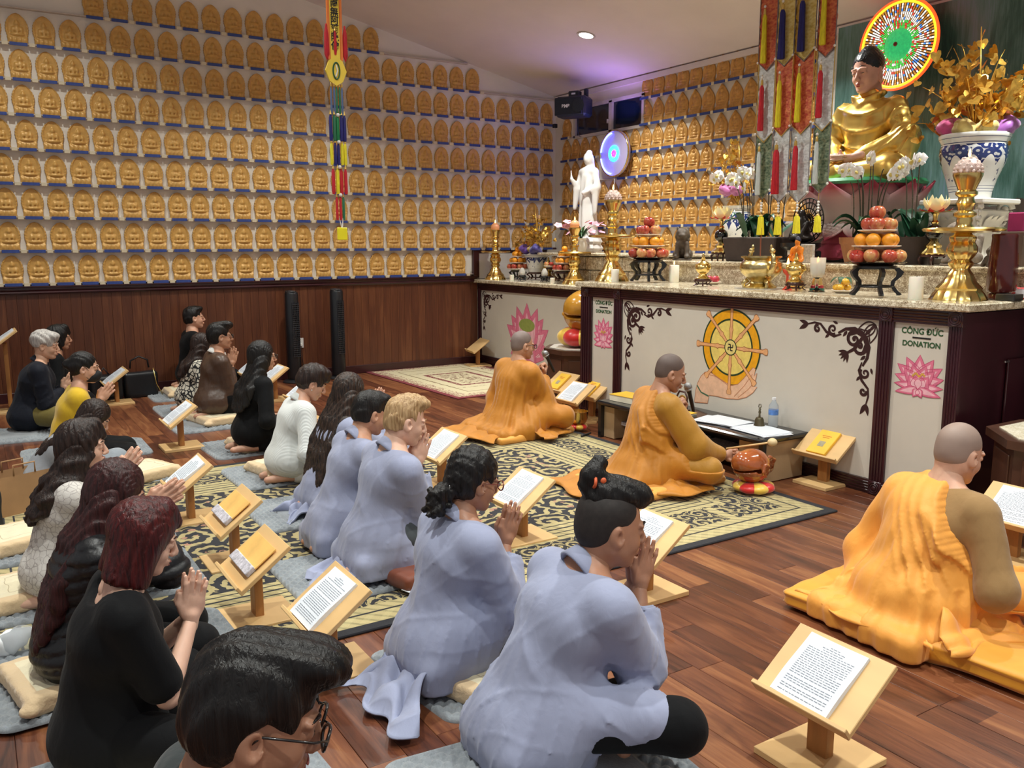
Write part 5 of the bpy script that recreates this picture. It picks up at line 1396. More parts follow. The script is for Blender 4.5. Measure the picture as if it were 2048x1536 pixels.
def banner(X,pxl,pxr,stages,label,tass,end):
    """stages: list of (pixel y of lower edge, material); built on plane x=X"""
    ya=aX(pxl,200,X).y; yb=aX(pxr,200,X).y; yc=(ya+yb)/2; w=(ya-yb)
    ztop=CZ(X)-.02
    t=thing('brocade_banner',label,'banner',(X,yc,ztop),0,'tall brocade banners beside the golden statue')
    z=ztop
    zs=[ztop]+[aX((pxl+pxr)/2,p,X).z for p,_ in stages]
    for i,(p,m) in enumerate(stages):
        z0,z1=zs[i],zs[i+1]
        depth=-.004*(len(stages)-i); wi=w*(1-.03*i); tip=wi*.42
        mb=MB(); nv=max(8,int((z0-z1)/.02))
        zt=z0+ (tip if i else 0)
        def f(u,v_):
            y=(u-.5)*wi; zz=lerp(zt,z1+tip*abs(2*u-1)*1.0,v_)
            return (depth-.004*math.sin(zz*95+u*3)-.003*math.sin(zz*41+i), y, zz-ztop)
        mb.grid(f,10,nv); o=obj('panel',mb,m,t,smooth='all')
        md=o.modifiers.new('thick','SOLIDIFY'); md.thickness=.003
        tr=MB()
        for s_ in(-1,1):
            tr.tube([(depth-.006,s_*wi/2,zt-ztop),(depth-.006,s_*wi/2,z1+tip-ztop),(depth-.008,0,z1-ztop)],.0035,5)
        obj('edging',tr,TRIMG if i%2 else mat('edge_grey',(120,110,110),.6),o)
        for s_ in(-1,1): obj('bead',MB().ball((depth-.012,s_*wi/2,z1+tip-ztop),.009,8,6),BEAD,t,smooth='all')
    for (p0,p1,m,r) in tass:
        za=aX((pxl+pxr)/2,p0,X).z-ztop; zb=aX((pxl+pxr)/2,p1,X).z-ztop
        tassel(t,-.045,.012,za,za-zb,r,m)
        obj('bead',MB().ball((-.045,.012,za+.012),.010,8,6),BEAD,t,smooth='all')
    # bottom tassel on pearl string
    za=aX((pxl+pxr)/2,end[0],X).z-ztop; zb=aX((pxl+pxr)/2,end[1],X).z-ztop
    mb=MB()
    for k_ in range(4): mb.ball((-.01,0,za+.008-.020*k_),.0095,8,6)
    obj('bead_string',mb,BEAD,t,smooth='all'); tassel(t,-.01,0,za-.07,za-.07-zb,.026,TY)
    obj('hanging_cord',MB().tube([(-.01,0,zs[-1]-ztop+.02),(-.01,0,za)],.002,5),TRIMG,t)
XB=5.02
banner(XB,1517,1551,[(143,BRED),(285,BWHT),(398,BGRN)],'leftmost tall banner with red, silver and green brocade panels',[(20,128,TY,.020),(160,262,TR,.020),(292,390,TW,.018)],(408,470))
banner(XB-.03,1552,1586,[(134,BYEL),(272,BRED),(405,BWHT)],'second banner from the left with yellow, red and silver panels',[(10,120,TB,.024),(150,255,TY,.020),(288,388,TR,.026)],(408,470))
banner(XB,1587,1628,[(124,BYEL),(268,BRED),(405,BWHT)],'third banner from the left, yellow over red over silver',[(-8,105,TB,.024),(135,245,TY,.020),(280,380,TR,.022)],(406,467))
banner(XB-.02,1632,1668,[(116,BRED),(262,BWHT),(385,BGRN)],'rightmost banner with red and silver panels touching the mural edge',[(-20,92,TY,.020),(130,236,TR,.020),(272,368,TW,.018)],(406,465))

# string banner hanging from the ceiling in the room
k=4.6; base=C0+ray(683,480)*k
SX,SY=base.x,base.y
t=thing('hanging_tassel_banner','slim hanging streamer of yellow, green, navy and red tassels before the side wall','banner',(SX,SY,0))
def zat(py): d=ray(670,py); return H+d.z*(SY/d.y)
YB=mat('banner_yellow',(238,206,70),.5,var=.05); ORE=mat('banner_orange',(224,120,50),.5)
SBL=mat('strand_blue',(84,104,140),.6); SGR=mat('strand_green',(40,110,76),.6)
obj('strip',MB().box((0,0,(zat(-60)+zat(125))/2),(.055,.006,zat(-60)-zat(125)),bev=.002),YB,t)
obj('strip_edge',MB().box((-.034,0,(zat(-60)+zat(120))/2),(.012,.012,zat(-60)-zat(120))).box((.034,0,(zat(-60)+zat(120))/2),(.012,.012,zat(-60)-zat(120))),ORE,t)
for i,ch in enumerate('南無阿彌陀佛'):
    zc=zat(8+i*17)
    cu=bpy.data.curves.new('t','FONT'); cu.body=ch; cu.size=.045; cu.align_x='CENTER'; cu.align_y='CENTER'; cu.extrude=.0005; cu.offset=.0008
    o=bpy.data.objects.new('t',cu); COL.objects.link(o); bpy.context.view_layer.update(); me=bpy.data.meshes.new_from_object(o.evaluated_get(bpy.context.evaluated_depsgraph_get())); bpy.data.objects.remove(o)
    link('lettering',me,BK,t,(0,-.0045,zc),(PI/2,0,-.0))
pz=(zat(112)+zat(172))/2; ph_=(zat(112)-zat(172))/2
P=[(.05*math.sin(a)*(1.15 if abs(math.sin(a))>.9 else 1),pz+ph_*math.cos(a)) for a in [i*PI/4+PI/8*0 for i in range(8)]]
obj('medallion',MB().prism(P,-.006,.006,lambda a,b_,c:(a,c,b_)),YB,t)
mb=MB(); ribbon_pts=[(.022*math.cos(a)*(.8),pz+ph_*.55*math.sin(a)) for a in [i*PI/10 for i in range(21)]]
mb.tube([(a,-.008,b_) for a,b_ in ribbon_pts],.004,5); obj('emblem',mb,mat('emblem_green',(40,90,60),.5),t)
obj('white_script',MB().tube([(0,-.008,pz+ph_*.4),(.006,-.009,pz),(-.004,-.008,pz-ph_*.4)],.004,5),BEAD,t)
def strands(y0,y1,cols,w,name='strand',th=.006):
    z0,z1=zat(y0),zat(y1)
    for i,c in enumerate(cols):
        x_=(i-(len(cols)-1)/2)*w/len(cols)
        o=obj(name,MB().lathe([(th*.3,0),(th*.9,-.02),(th,-(z0-z1)*.9),(th*.8,-(z0-z1)),(.001,-(z0-z1)*.99)],8),c,t,(x_,-.004*(i%2),z0),smooth=True)
        obj('gold_knot',MB().lathe([(.001,.02),(.004,.01),(th*.8,-.004)],8),TRIMG,o)
strands(60,105,[TR],.0,th=.010); strands(70,110,[TR],.0,th=.008)
for q,x_ in ((0,-.045),(1,.055)):
    obj('red_tassel',MB().lathe([(.004,.05),(.012,-.0),(.014,-.10),(.001,-.13)],8),TR,t,(x_,0,zat(70)),smooth=True)
strands(172,232,[SBL,SBL,SGR,SGR,SBL],.075)
strands(228,282,[TB,SGR,mat('tassel_green',(20,122,66),.6),TB,TB],.095,th=.010)
strands(284,330,[TY,TB,TB,TY,TY],.095,th=.009)
strands(336,388,[TR,TY,TR,TR],.090,th=.010)
strands(392,440,[TR,TR,SGR],.055,th=.008)
obj('end_tag',MB().box((0.006,0,(zat(455)+zat(480))/2),(.055,.012,zat(455)-zat(480)),bev=.003),mat('tag_yellow',(240,226,30),.5,var=.03),t)
obj('cord',MB().tube([(-.008,0,zat(436)),(0.006,0,zat(458))],.003,5).tube([(.012,0,zat(436)),(0.008,0,zat(458))],.003,5).tube([(0,0,CZ(SX)),(0,0,zat(-60))],.004,5),BEAD,t)
for kz in (230,284,334,390): obj('white_bead',MB().ball((0,-.01,zat(kz)),.010,8,6),BEAD,t,smooth='all')
t['category']='banner'

# speaker on the back wall corner
q0=aX(1148,215,6.45)
t=thing('wall_speaker','black boxy loudspeaker mounted high in the corner beside the windows','speaker',tuple(q0),.55)
SPK=mat('speaker_black',(20,30,44),.45,var=.1,scale=40); GRL=mat('speaker_grille',(18,32,48),.6,var=.2,scale=200,bmp=.6,bscale=400)
obj('cabinet',MB().box((0,0,0),(.26,.40,.24),bev=.03),SPK,t)
obj('grille',MB().box((-.132,.02,0),(.02,.36,.21),bev=.02),GRL,t)
obj('cone',MB().lathe([(.075,0),(.08,.006),(.06,.010),(.02,.004),(.001,.008)],28,(-.145,-.11,0),rot=Matrix.Rotation(-PI/2,3,'Y')),SPK,t,smooth=True)
text('BMB',-.01 +.06,.0,.055,-.146,mat('logo_white',(225,230,235),.4,var=0,),t,'logo',bold=.002)
obj('bracket',MB().box((.03,.0,.15),(.10,.14,.09),bev=.01).box((.12,-.11,.17),(.05,.05,.12),bev=.01),SPK,t)
obj('badge',MB().box((-.024,.0,.16),(.004,.05,.02)),mat('logo_white',(225,230,235)),t)
obj('cable',MB().tube(bez((.05,-.02,-.10),(.1,.0,-.35),(.25,-.0,-.32),10),.004,5),SPK,t,smooth='all')
tag(obj('wall_box',MB().box((0,0,0),(.05,.05,.05),bev=.004),SPK,None,tuple(aX(1110,252,6.75)-Vector((0,0,0)))),'small black junction box in the wall corner below the speaker','box')
# recessed light fittings
LGT=mat('lamp_face',(255,255,255),.4,var=0,emit=(255,244,226),es=14)
slope=math.atan(.2187)
for i,(x,y) in enumerate(LAMPS[:9]):
    t=thing('ceiling_downlight',['','recessed downlight in the ceiling above the middle of the altar','recessed downlight in the ceiling above the right end of the altar','recessed downlight over the fans and small rug','recessed downlight over the monks','recessed downlight over the empty front floor','recessed downlight over the silver-haired man','recessed downlight over the left aisle','recessed downlight over the nearest rows'][i],'light',(x,y,CZ(x)-.004),0,None if i==0 else 'recessed downlights')
    if i==0: t['label']='bright recessed round downlight in the ceiling near the speaker corner'
    t.rotation_euler=(0,slope,0)
    obj('trim_ring',MB().lathe([(.085,-.004),(.098,-.004),(.10,.0),(.085,.0)],32),FRM,t)
    obj('lens',MB().lathe([(.084,-.003),(.04,-.008),(.001,-.009)],28),LGT,t,smooth=True)

# ================================================================== FLOOR THINGS
# tower fans
def fan(x,ztop,label,rz):
    t=thing('tower_fan',label,'fan',(x,9.52,0),rz)
    FB=mat('fan_black',(22,24,28),.35,var=.08); 
    obj('base',MB().lathe([(.13,0),(.135,.01),(.11,.03),(.05,.04)],28),FB,t,smooth=True)
    mb=MB(); n=14; V=[]
    for z,s_ in((.04,.9),(.08,1),(ztop-.03,.92),(ztop,.80)):
        for i in range(n): a=2*PI*i/n; V.append((.082*s_*math.cos(a),.082*s_*math.sin(a),z+(.012*math.sin(a) if z==ztop else 0)))
    mb.add(V,[(j*n+i,j*n+(i+1)%n,(j+1)*n+(i+1)%n,(j+1)*n+i) for j in range(3) for i in range(n)]+[tuple(range(n))[::-1],tuple(range(3*n,4*n))]); obj('housing',mb,FB,t,smooth=True)
    g=MB()
    for i in range(26): g.box((0,-.080,.30+i*(ztop-.42)/26),(.09,.012,.006))
    for i in range(5): g.box((-.04+.02*i,-.079,.30+(ztop-.42)/2),(.003,.012,ztop-.42))
    obj('grille',g,mat('fan_grille',(44,46,52),.5),t)
    obj('control_panel',MB().box((0,-.01,ztop+.003),(.05,.07,.006),bev=.002),mat('fan_silver',(150,154,160),.3,metal=.6),t)
    return t
fan(aY(583,600,9.52).x,aY(583,583,9.52).z,'black tower fan by the wainscot, left one nearest the black blazer woman',.2); fan(aY(673,600,9.52).x,aY(672,579,9.52).z,'black tower fan by the wainscot, nearer the altar',.2)
q=aY(601,686,9.74)
t=thing('wall_outlet','white wall outlet with a plug between the two tower fans','outlet',(q.x,LW-.036,q.z)); obj('cover_plate',MB().box((0,0,0),(.075,.008,.115),bev=.002),mat('plastic_white',(225,225,222)),t); obj('plug',MB().box((0,-.02,-.02),(.03,.035,.03),bev=.004),mat('plastic_white',(225,225,222)),t); obj('cable',MB().tube([(0,-.03,-.03),(.01,-.03,-.2),(.02,-.03,-q.z+.02)],.004,5),BLKW,t)

# rugs
def rug_mat():
    m,t,b=newmat('rug_black_gold'); v=coord(t,'Object'); X_,Y_,Z_=xyz(t,v)
    hx,hy=2.32,1.515
    d=(X_.abs()*-1+hx).mn(Y_.abs()*-1+hy)
    def spir(scale,K,seed):
        mp=t.nodes.new('ShaderNodeMapping'); t.links.new(v,mp.inputs[0]); mp.inputs['Location'].default_value=(seed,seed*2,0); mp.inputs['Scale'].default_value=(1,1,0)
        ds=t.nodes.new('ShaderNodeVectorMath'); ds.operation='ADD'
        nz=t.nodes.new('ShaderNodeTexNoise'); nz.inputs['Scale'].default_value=7; nz.inputs['Detail'].default_value=3; t.links.new(mp.outputs[0],nz.inputs['Vector'])
        sc_=t.nodes.new('ShaderNodeVectorMath'); sc_.operation='SCALE'; sc_.inputs['Scale'].default_value=.10; t.links.new(nz.outputs[1],sc_.inputs[0])
        t.links.new(mp.outputs[0],ds.inputs[0]); t.links.new(sc_.outputs[0],ds.inputs[1])
        vo=t.nodes.new('ShaderNodeTexVoronoi'); vo.voronoi_dimensions='2D'; vo.inputs['Scale'].default_value=scale; vo.inputs['Randomness'].default_value=.7; t.links.new(ds.outputs[0],vo.inputs['Vector'])
        sb=t.nodes.new('ShaderNodeVectorMath'); sb.operation='SUBTRACT'; t.links.new(ds.outputs[0],sb.inputs[0]); t.links.new(vo.outputs['Position'],sb.inputs[1])
        lx,ly,_=xyz(t,sb.outputs[0]); dist=Nn(t,vo.outputs['Distance']); ang=ly.at2(lx)
        nb=noise(t,v,38,2)
        leaf=(ang*9+dist*scale*6).sin()*.35
        s_=((dist/1.0)*K+ang).sin()+leaf*dist*4+(nb-.5)*1.4
        return s_.gt(.22),dist
    s1,d1=spir(3.9,21,0); s2,d2=spir(8.5,16,3.1)
    gold=sr((190,174,124)); gold2=sr((162,146,98)); blk=sr((18,20,30)); pink=sr((172,126,102)); ol=sr((96,98,62))
    nf=noise(t,v,3.2,2); goldv=mixc(t,noise(t,v,60,2),gold2,gold)
    flw=vor(t,v,14).lt(.30)*noise(t,v,2.3,1).gt(.56)
    field=mixc(t,s1,blk,goldv); field=mixc(t,flw*noise(t,v,30,2).gt(.45),field,pink)
    band=mixc(t,s2,blk,goldv); 
    diag=((X_+Y_)*90).sin().gt(.55); diag2=((X_-Y_)*70).sin().gt(.2)
    rope=mixc(t,diag*.45,gold,ol)
    # cartouche frames within the wide band
    corner=((X_.abs()-(hx-.62)).abs().lt(.03)).mx((Y_.abs()-(hy-.62)).abs().lt(.03))
    bandc=mixc(t,corner*d.lt(.44)*d.gt(.20),band,rope)
    def B(lo,hi): return d.gt(lo)*d.lt(hi)
    c=mixc(t,d.lt(.70),field,rope)
    c=mixc(t,B(.60,.615).mx(B(.655,.665)),c,blk)
    c=mixc(t,B(.46,.55),c,rope); c=mixc(t,B(.50,.51),c,blk); c=mixc(t,B(.55,.56),c,blk)
    c=mixc(t,B(.22,.46),c,bandc)
    c=mixc(t,B(.065,.22),c,rope); c=mixc(t,B(.145,.158),c,blk); c=mixc(t,B(.07,.14)*diag2*.30,c,sr((206,194,140)))
    c=mixc(t,d.lt(.055),c,blk)
    nz=noise(t,v,260,2); c=mixc(t,(nz-.5)*.5+.12,c,sr((10,10,12)))
    t.links.new(c,b.inputs['Base Color']); b.inputs['Roughness'].default_value=.95; b.inputs['Sheen Weight'].default_value=.15
    bump(t,b,noise(t,v,400,2),.5,.004); return m
tag(obj('patterned_rug',MB().box((0,0,.006),(4.64,3.03,.012),bev=.004),rug_mat(),None,(1.87,4.585,0)),'large black and gold rug with scrolling leaf pattern and striped border','rug')
def rug2_mat():
    m,t,b=newmat('rug_cream_red'); v=coord(t,'Object'); X_,Y_,Z_=xyz(t,v); hx,hy=.74,1.12
    nz0=noise(t,v,9,2)
    d=(X_.abs()*-1+hx).mn(Y_.abs()*-1+hy)
    cr=sr((198,186,150)); cr2=sr((216,206,172)); rd=sr((120,50,56)); br=sr((130,110,80))
    n=noise(t,v,22,4,.7); n2=noise(t,v,50,3,.7)
    c=mixc(t,n*.6,cr,cr2)
    c=mixc(t,d.lt(.10),c,rd); c=mixc(t,((d-.10).abs().lt(.05))*n2.gt(.5),c,cr); c=mixc(t,((d-.14).abs().lt(.05))*n2.gt(.55),c,rd)
    c=mixc(t,((d-.30).abs()).lt(.008),c,br)
    inn=((X_.abs()-.28).mx(Y_.abs()-.42)); c=mixc(t,(inn.abs()).lt(.03)*n2.gt(.42),c,rd); c=mixc(t,inn.lt(-.08)*n.gt(.52)*.8,c,sr((120,84,66)))
    c=mixc(t,((inn-.16).abs().lt(.02))*n.gt(.5)*.6,c,br)
    t.links.new(c,b.inputs['Base Color']); b.inputs['Roughness'].default_value=.95; bump(t,b,noise(t,v,300,2),.5,.004); return m
tag(obj('small_rug',MB().box((0,0,.006),(1.48,2.24,.012),bev=.004),rug2_mat(),None,(4.80,8.66,0),(0,0,.03)),'cream rug with dark red border in the corner by the side altar','rug')

# bookstands
PINE=mat('pine',(218,180,124),.5,var=.07,scale=5,stretch=(1,.25,1)); PINED=mat('pine_post',(170,116,62),.5,var=.12,scale=9,stretch=(3,3,.4))
PAPER=mat('paper',(222,228,236),.7,var=.01); INK=mat('print_ink',(128,134,146),.8,var=0); YBK=mat('yellow_cover',(240,190,60),.5,var=.05)
TA=R_(37)
def stand_parts():
    base=MB().box((0,0,.011),(.29,.26,.022),bev=.002).mesh('base'); base.materials.append(PINE)
    post=MB().box((0,0,.12),(.036,.072,.20),bev=.002).mesh('post'); post.materials.append(PINED)
    Rb=Matrix.Rotation(-TA,3,'Y')
    board=MB().box((0,0,0),(.25,.34,.018),bev=.002).mesh('board'); board.materials.append(PINE)
    lip=MB().box((-.128,0,.012),(.014,.34,.042),bev=.002).mesh('lip'); lip.materials.append(PINE)
    return base,post,board,lip
SB,SPo,SBo,SL=stand_parts()
def pages(w,l,th=.010,lines=True,curl=.006):
    mb=MB()
    def f(u,v_): return ((u-.5)*l,(v_-.5)*w,th+curl*(1-math.cos((v_-.5)*2.2))+.003*math.sin(u*5))
    mb.grid(f,8,10); n=mb.n
    mb.v+= [(x_,y_,0) for x_,y_,z_ in mb.v[:n]]; mb.n=2*n; 
    W_=9
    k_=n
    mb.f+=[tuple(i+k_ for i in q)[::-1] for q in mb.f[:80]]; mb.m+=[0]*80
    def idx(i,j): return j*9+i
    edge=[(idx(i,0),idx(i+1,0)) for i in range(8)]+[(idx(8,j),idx(8,j+1)) for j in range(10)]+[(idx(i+1,10),idx(i,10)) for i in range(8)]+[(idx(0,j+1),idx(0,j)) for j in range(10)]
    for a,b_ in edge: mb.f.append((a,b_,b_+n,a+n)); mb.m.append(0)
    return mb
PG=pages(.205,.225).mesh('pages'); PG.materials.append(PAPER)
def ink_mesh(seed,w=.205,l=.225,th=.010,curl=.006,dense=True):
    rs=np.random.RandomState(seed); mb=MB()
    x_=l*.40; i=0
    while x_>-l*.42:
        hw=w*.40
        if i<3: hw=w*(.08,.2,.17)[i]
        if rs.rand()<.18 and i>3: x_-=.006
        y=-hw
        while y<hw:
            L=.006+.012*rs.rand(); y2=min(y+L,hw)
            za=lambda yy: th+curl*(1-math.cos(yy/w*2.2))+.003*math.sin((x_/l+.5)*5)+.0007
            mb.add([(x_-.0011,-y,za(y)),(x_+.0011,-y,za(y)),(x_+.0011,-y2,za(y2)),(x_-.0011,-y2,za(y2))],[(0,1,2,3)]); y=y2+.003
            if i>3 and y>hw*.7 and rs.rand()<.04: break
        x_-=.0078; i+=1
    me=mb.mesh('printed_text',fix=False); me.materials.append(INK); return me
IK=[ink_mesh(1),ink_mesh(2)]
BKM=MB().box((0,0,.010),(.20,.145,.020),bev=.003).mesh('cover'); BKM.materials.append(YBK)
def bookstand(x,y,label,content='pages',rz=0,z=0,clabel=None,hz=.268):
    rest=label.replace('book stand ','stand ',1)
    t=thing('book_stand',label,'book stand',(x,y,z),rz,'wooden book stands')
    link('base',SB,None,t); po=link('post',SPo,None,t)
    if hz>.3: po.scale=(1,1,(hz-.05)/.218)
    q=link('board',SBo,None,t,(.0,0,hz),(0,-TA,0)); link('lip',SL,None,t,(.0,0,hz),(0,-TA,0))
    Mb=Matrix.Translation((x,y,z))@Matrix.Rotation(rz,4,'Z')@Matrix.Translation((0,0,hz))@Matrix.Rotation(-TA,4,'Y')
    if content=='pages':
        p=thing('open_booklet',clabel or 'white booklet on the '+rest,'booklet',(0,0,0)); p.matrix_world=Mb@Matrix.Translation((-.005,.02*(rng.rand()-.5)+.01,.0093))@Matrix.Rotation((rng.rand()-.5)*.06,4,'Z')
        link('pages',PG,None,p); link('printed_text',IK[rng.randint(2)],None,p)
    elif content=='yellow':
        p=thing('yellow_booklet',clabel or 'yellow booklet on the '+rest,'booklet'); p.matrix_world=Mb@Matrix.Translation((-.01,0,.0093))
        link('cover',BKM,None,p)
        mb=MB().box((-.02,0,.0206),(.045,.045,.001)); obj('cover_picture',mb,mat('cover_print',(170,160,130),.5,var=.15,scale=20),p)
        mb=MB(); [mb.box((.05-.014*i,0,.0206),(.005,.07-.02*i,.001)) for i in range(2)]; obj('cover_title',mb,mat('cover_ink',(214,120,40),.5),p)
    elif content=='closed':
        p=thing('booklet_bundle',clabel or 'folded booklet on the '+rest,'booklet'); p.matrix_world=Mb@Matrix.Translation((-.03,0,.0093))
        obj('cover',MB().box((.055,0,.010),(.11,.26,.006),bev=.001),mat('cover_tan',(232,184,104),.5),p); obj('pages',MB().box((-.02,0,.012),(.045,.25,.022),bev=.003),mat('page_edges',(196,192,200),.7,var=.2,scale=60),p)
    return t
bookstand(2.07,1.53,'book stand standing alone in the front right of the floor')
bookstand(2.46,2.78,'book stand before the man with the topknot')
bookstand(2.38,3.68,'book stand before the curly ponytail woman on the rug')
bookstand(2.50,4.82,'book stand before the blond young man')
bookstand(1.01,2.86,'book stand just beyond the nearest black-haired man')
bookstand(.91,3.45,'book stand with dark folded booklet, second from the front','closed')
bookstand(1.0,4.15,'book stand with folded booklet, third from the front','closed')
bookstand(.96,4.95,'book stand before the red-brown long-haired woman')
bookstand(1.29,6.84,'book stand on bare boards near the grey trousers')
bookstand(1.15,9.15,'book stand before the masked woman in yellow')
q=aZ(8,672,.72); bookstand(q.x,q.y,'tall book stand cut by the left edge of the view',hz=.70)
q=aZ(548,742,.30); bookstand(q.x,q.y,'book stand behind the black blazer woman')
q=aZ(500,728,.30); bookstand(q.x,q.y,'book stand partly hidden behind the long black hair')
q=aZ(600,770,.30); bookstand(q.x-.02,q.y-.1,'book stand in front of the white sweater woman')
q=aZ(1123,762,.28); bookstand(q.x,q.y,'book stand by the monk with glasses, leftmost of three','yellow')
q=aZ(1185,775,.28); bookstand(q.x,q.y,'book stand against the altar panel, rightmost of three','yellow')
q=aZ(1150,783,.28); bookstand(q.x,q.y,'book stand with white pages, nearest of the three')
bookstand(4.62,3.51,'book stand right of the low table','yellow')
q=aZ(2022,1005,.30); bookstand(q.x+.05,q.y,'book stand before the monk on the orange mat')
q=aZ(918,683,.30); bookstand(q.x+.12,9.50,'empty book stand by the side wall near the altar corner',None,-.2)

# low table
t=thing('low_table','low table with black stone top before the altar','table',(4.445,4.54,0))
BST=mat('black_stone',(24,26,30),.12,var=.1,scale=60); CAB=mat('cabinet_beige',(176,148,112),.5,var=.05,scale=6)
obj('top',MB().box((0,0,.29),(.46,1.72,.035),bev=.01),BST,t)
obj('cabinet_side',MB().box((.02,-.72,.14),(.38,.22,.27),bev=.003),CAB,t); obj('cabinet_side',MB().box((.02,.78,.14),(.38,.14,.27),bev=.003),CAB,t)
for yy in(-.83,.85): obj('corner_post',MB().box((-.19,yy,.136),(.035,.035,.272)),BLKW,t)
obj('shelf',MB().box((.06,0,.10),(.30,1.3,.02)),mat('shelf_dark',(50,44,42),.6),t); obj('back_panel',MB().box((.20,0,.14),(.015,1.4,.27)),mat('shelf_dark',(50,44,42),.6),t)
for i in range(5): tag(obj('paper_stack',MB().box((0,0,.015),(.22,.26,.03),bev=.003),mat('page_edges',(196,192,200)),None,(4.46,4.0+.3*i,.1105)),'%s paper stack from the right on the low table shelf'%ordi(i+1),'papers','paper stacks under the table')
def sheets(x,y,rz,n,label):
    t=thing('paper_sheets',label,'papers',(x,y,.3078),rz)
    for i in range(n): obj('sheet',MB().box(((rng.rand()-.5)*.03,(rng.rand()-.5)*.05,.002+.003*i),(.24,.33,.0026)),PAPER,t,rot=(0,0,(rng.rand()-.5)*.3))
sheets(4.42,4.23,.15,4,'loose white papers in the middle of the low table'); sheets(4.42,3.86,-.2,3,'loose white papers at the right end of the low table')
for (x,y,l,hh) in ((4.40,5.22,'yellow book lying at the far left end of the low table',.05),(4.34,4.62,'yellow booklet on the low table near the microphone',.015)):
    t=thing('yellow_book',l,'book',(x,y,.3078),.1); obj('pages',MB().box((0,0,hh/2),(.19,.25,hh),bev=.002),mat('paper_cream',(232,224,200),.7),t); obj('cover',MB().box((0,0,hh+.001),(.196,.256,.003)),YBK,t)
t=thing('hand_bell','small bronze hand bell with prong handle on the low table','bell',(4.52,3.98,.3078))
BR2=mat('bronze_dull',(106,98,76),.35,metal=.8,var=.15)
obj('bell_body',MB().lathe([(.040,0),(.041,.006),(.033,.02),(.030,.05),(.022,.065),(.008,.07)],26),BR2,t,smooth=True); obj('handle',MB().lathe([(.008,.07),(.006,.09),(.010,.10),(.006,.115),(.009,.122),(.005,.13)],14),BR2,t,smooth=True)
for a in range(4): obj('prong',MB().tube([(0,0,.125),(.012*math.cos(a*1.57),.012*math.sin(a*1.57),.14),(.006*math.cos(a*1.57),.006*math.sin(a*1.57),.158)],.003,5),BR2,t)
t=thing('water_bottle','clear plastic water bottle with blue label on the low table','bottle',(4.60,3.93,.3078))
obj('bottle',MB().lathe([(.030,0),(.033,.005),(.033,.13),(.030,.15),(.014,.178),(.013,.19)],26),mat('clear_plastic',(225,235,245),.08,var=0,trans=.85,ior=1.2),t,smooth=True); obj('label_band',MB().lathe([(.0336,.085),(.0338,.088),(.0338,.118),(.0336,.12)],26),mat('label_band_blue',(84,130,200),.4,var=.15,scale=60),t,smooth=True); obj('cap',MB().lathe([(.014,.186),(.0145,.19),(.0145,.203),(.001,.204)],18),mat('cap_white',(235,238,242),.4),t,smooth=True)
# small metal-and-wood mic / bell frame on table
t=thing('small_gong_frame','small wood and metal gong frame on the low table by the monk','gong',(4.50,4.72,.3078))
obj('frame',MB().tube([(0,.05,0),(0,.055,.10),(0,.03,.14),(0,-.03,.14),(0,-.055,.10),(0,-.05,0)],.008,6),REDW,t,smooth='all'); obj('gong',MB().lathe([(.038,0),(.04,.008),(.02,.014),(.001,.014)],20,c=(0,0,.075),rot=Matrix.Rotation(PI/2,3,'Y')),BRASSD,t,smooth=True); obj('foot',MB().box((0,0,.005),(.05,.13,.010),bev=.003),REDW,t)

def pumpkin_cushion(loc,R,h,label,n=8):
    t=thing('gong_cushion',label,'cushion',loc)
    cs=[mat('satin_red',(206,30,24),.35,var=.06,sheen=.4),mat('satin_yellow',(232,190,70),.35,var=.06,sheen=.4)]
    for i in range(n):
        a0=2*PI*i/n;a1=2*PI*(i+1)/n
        def f(u,v_):
            a=lerp(a0,a1,u); p=-PI/2+PI*v_; r=R*(math.cos(p)**.6 if math.cos(p)>0 else 0)*(1-.08*abs(2*u-1)**2); return (r*math.cos(a),r*math.sin(a),h/2+h/2*math.sin(p)*(1-.1*abs(2*u-1)))
        obj('gore',MB().grid(f,6,10),cs[i%2],t,smooth='all')
    return t
def wooden_fish(loc,s,rz,label,m,m2):
    t=thing('wooden_fish',label,'wooden fish drum',loc,rz)
    v=Vol(); v.ell((0,0,.52),(.52,.46,.46),k=.1).ell((-.42,0,.44),(.30,.24,.22),k=.12).ell((.30,0,.62),(.30,.34,.30),k=.1)
    v.box((.38,0,.46),(.30,.6,.02),.01,rot=Euler((0,.15,0)),k=.03,op='s').ell((.08,0,.44),(.12,.6,.05),k=.04,op='s')
    for q in(-1,1):
        v.path([(-.62,q*.05,.42),(-.66,q*.12,.62),(-.48,q*.16,.72),(-.30,q*.18,.66)],[.06,.06,.055,.04],k=.05).ell((-.30,q*.25,.56),.09,k=.03)
        v.path([(-.1,q*.42,.30),(.05,q*.47,.45),(-.05,q*.46,.62),(-.2,q*.42,.55)],.035,k=.03)
    p=v.mesh(.028); vobj('body',(p[0]*s,p[1]),m,t)
    if m2: 
        for q in(-1,1): obj('eye',MB().ball((-.30*s,q*.33*s,.58*s),.085*s,14,10),m2,t,smooth='all')
    return t
FISHM=mat('fish_lacquer',(160,84,42),.12,var=.15,scale=10,coat=.8); FISHG=mat('fish_gold',(196,140,44),.22,var=.12,scale=8,coat=.5)
q=aZ(1503,965,.045); pumpkin_cushion((4.06,3.60,.013),.135,.075,'red and yellow satin cushion under the small wooden fish by the table corner')
wooden_fish((4.05,3.61,.058),.235,PI*.98,'glossy brown wooden fish drum on a satin cushion before the low table',FISHM,None)
pumpkin_cushion((4.22,5.66,.013),.085,.06,'red and yellow cushion under the brass bowl bell')
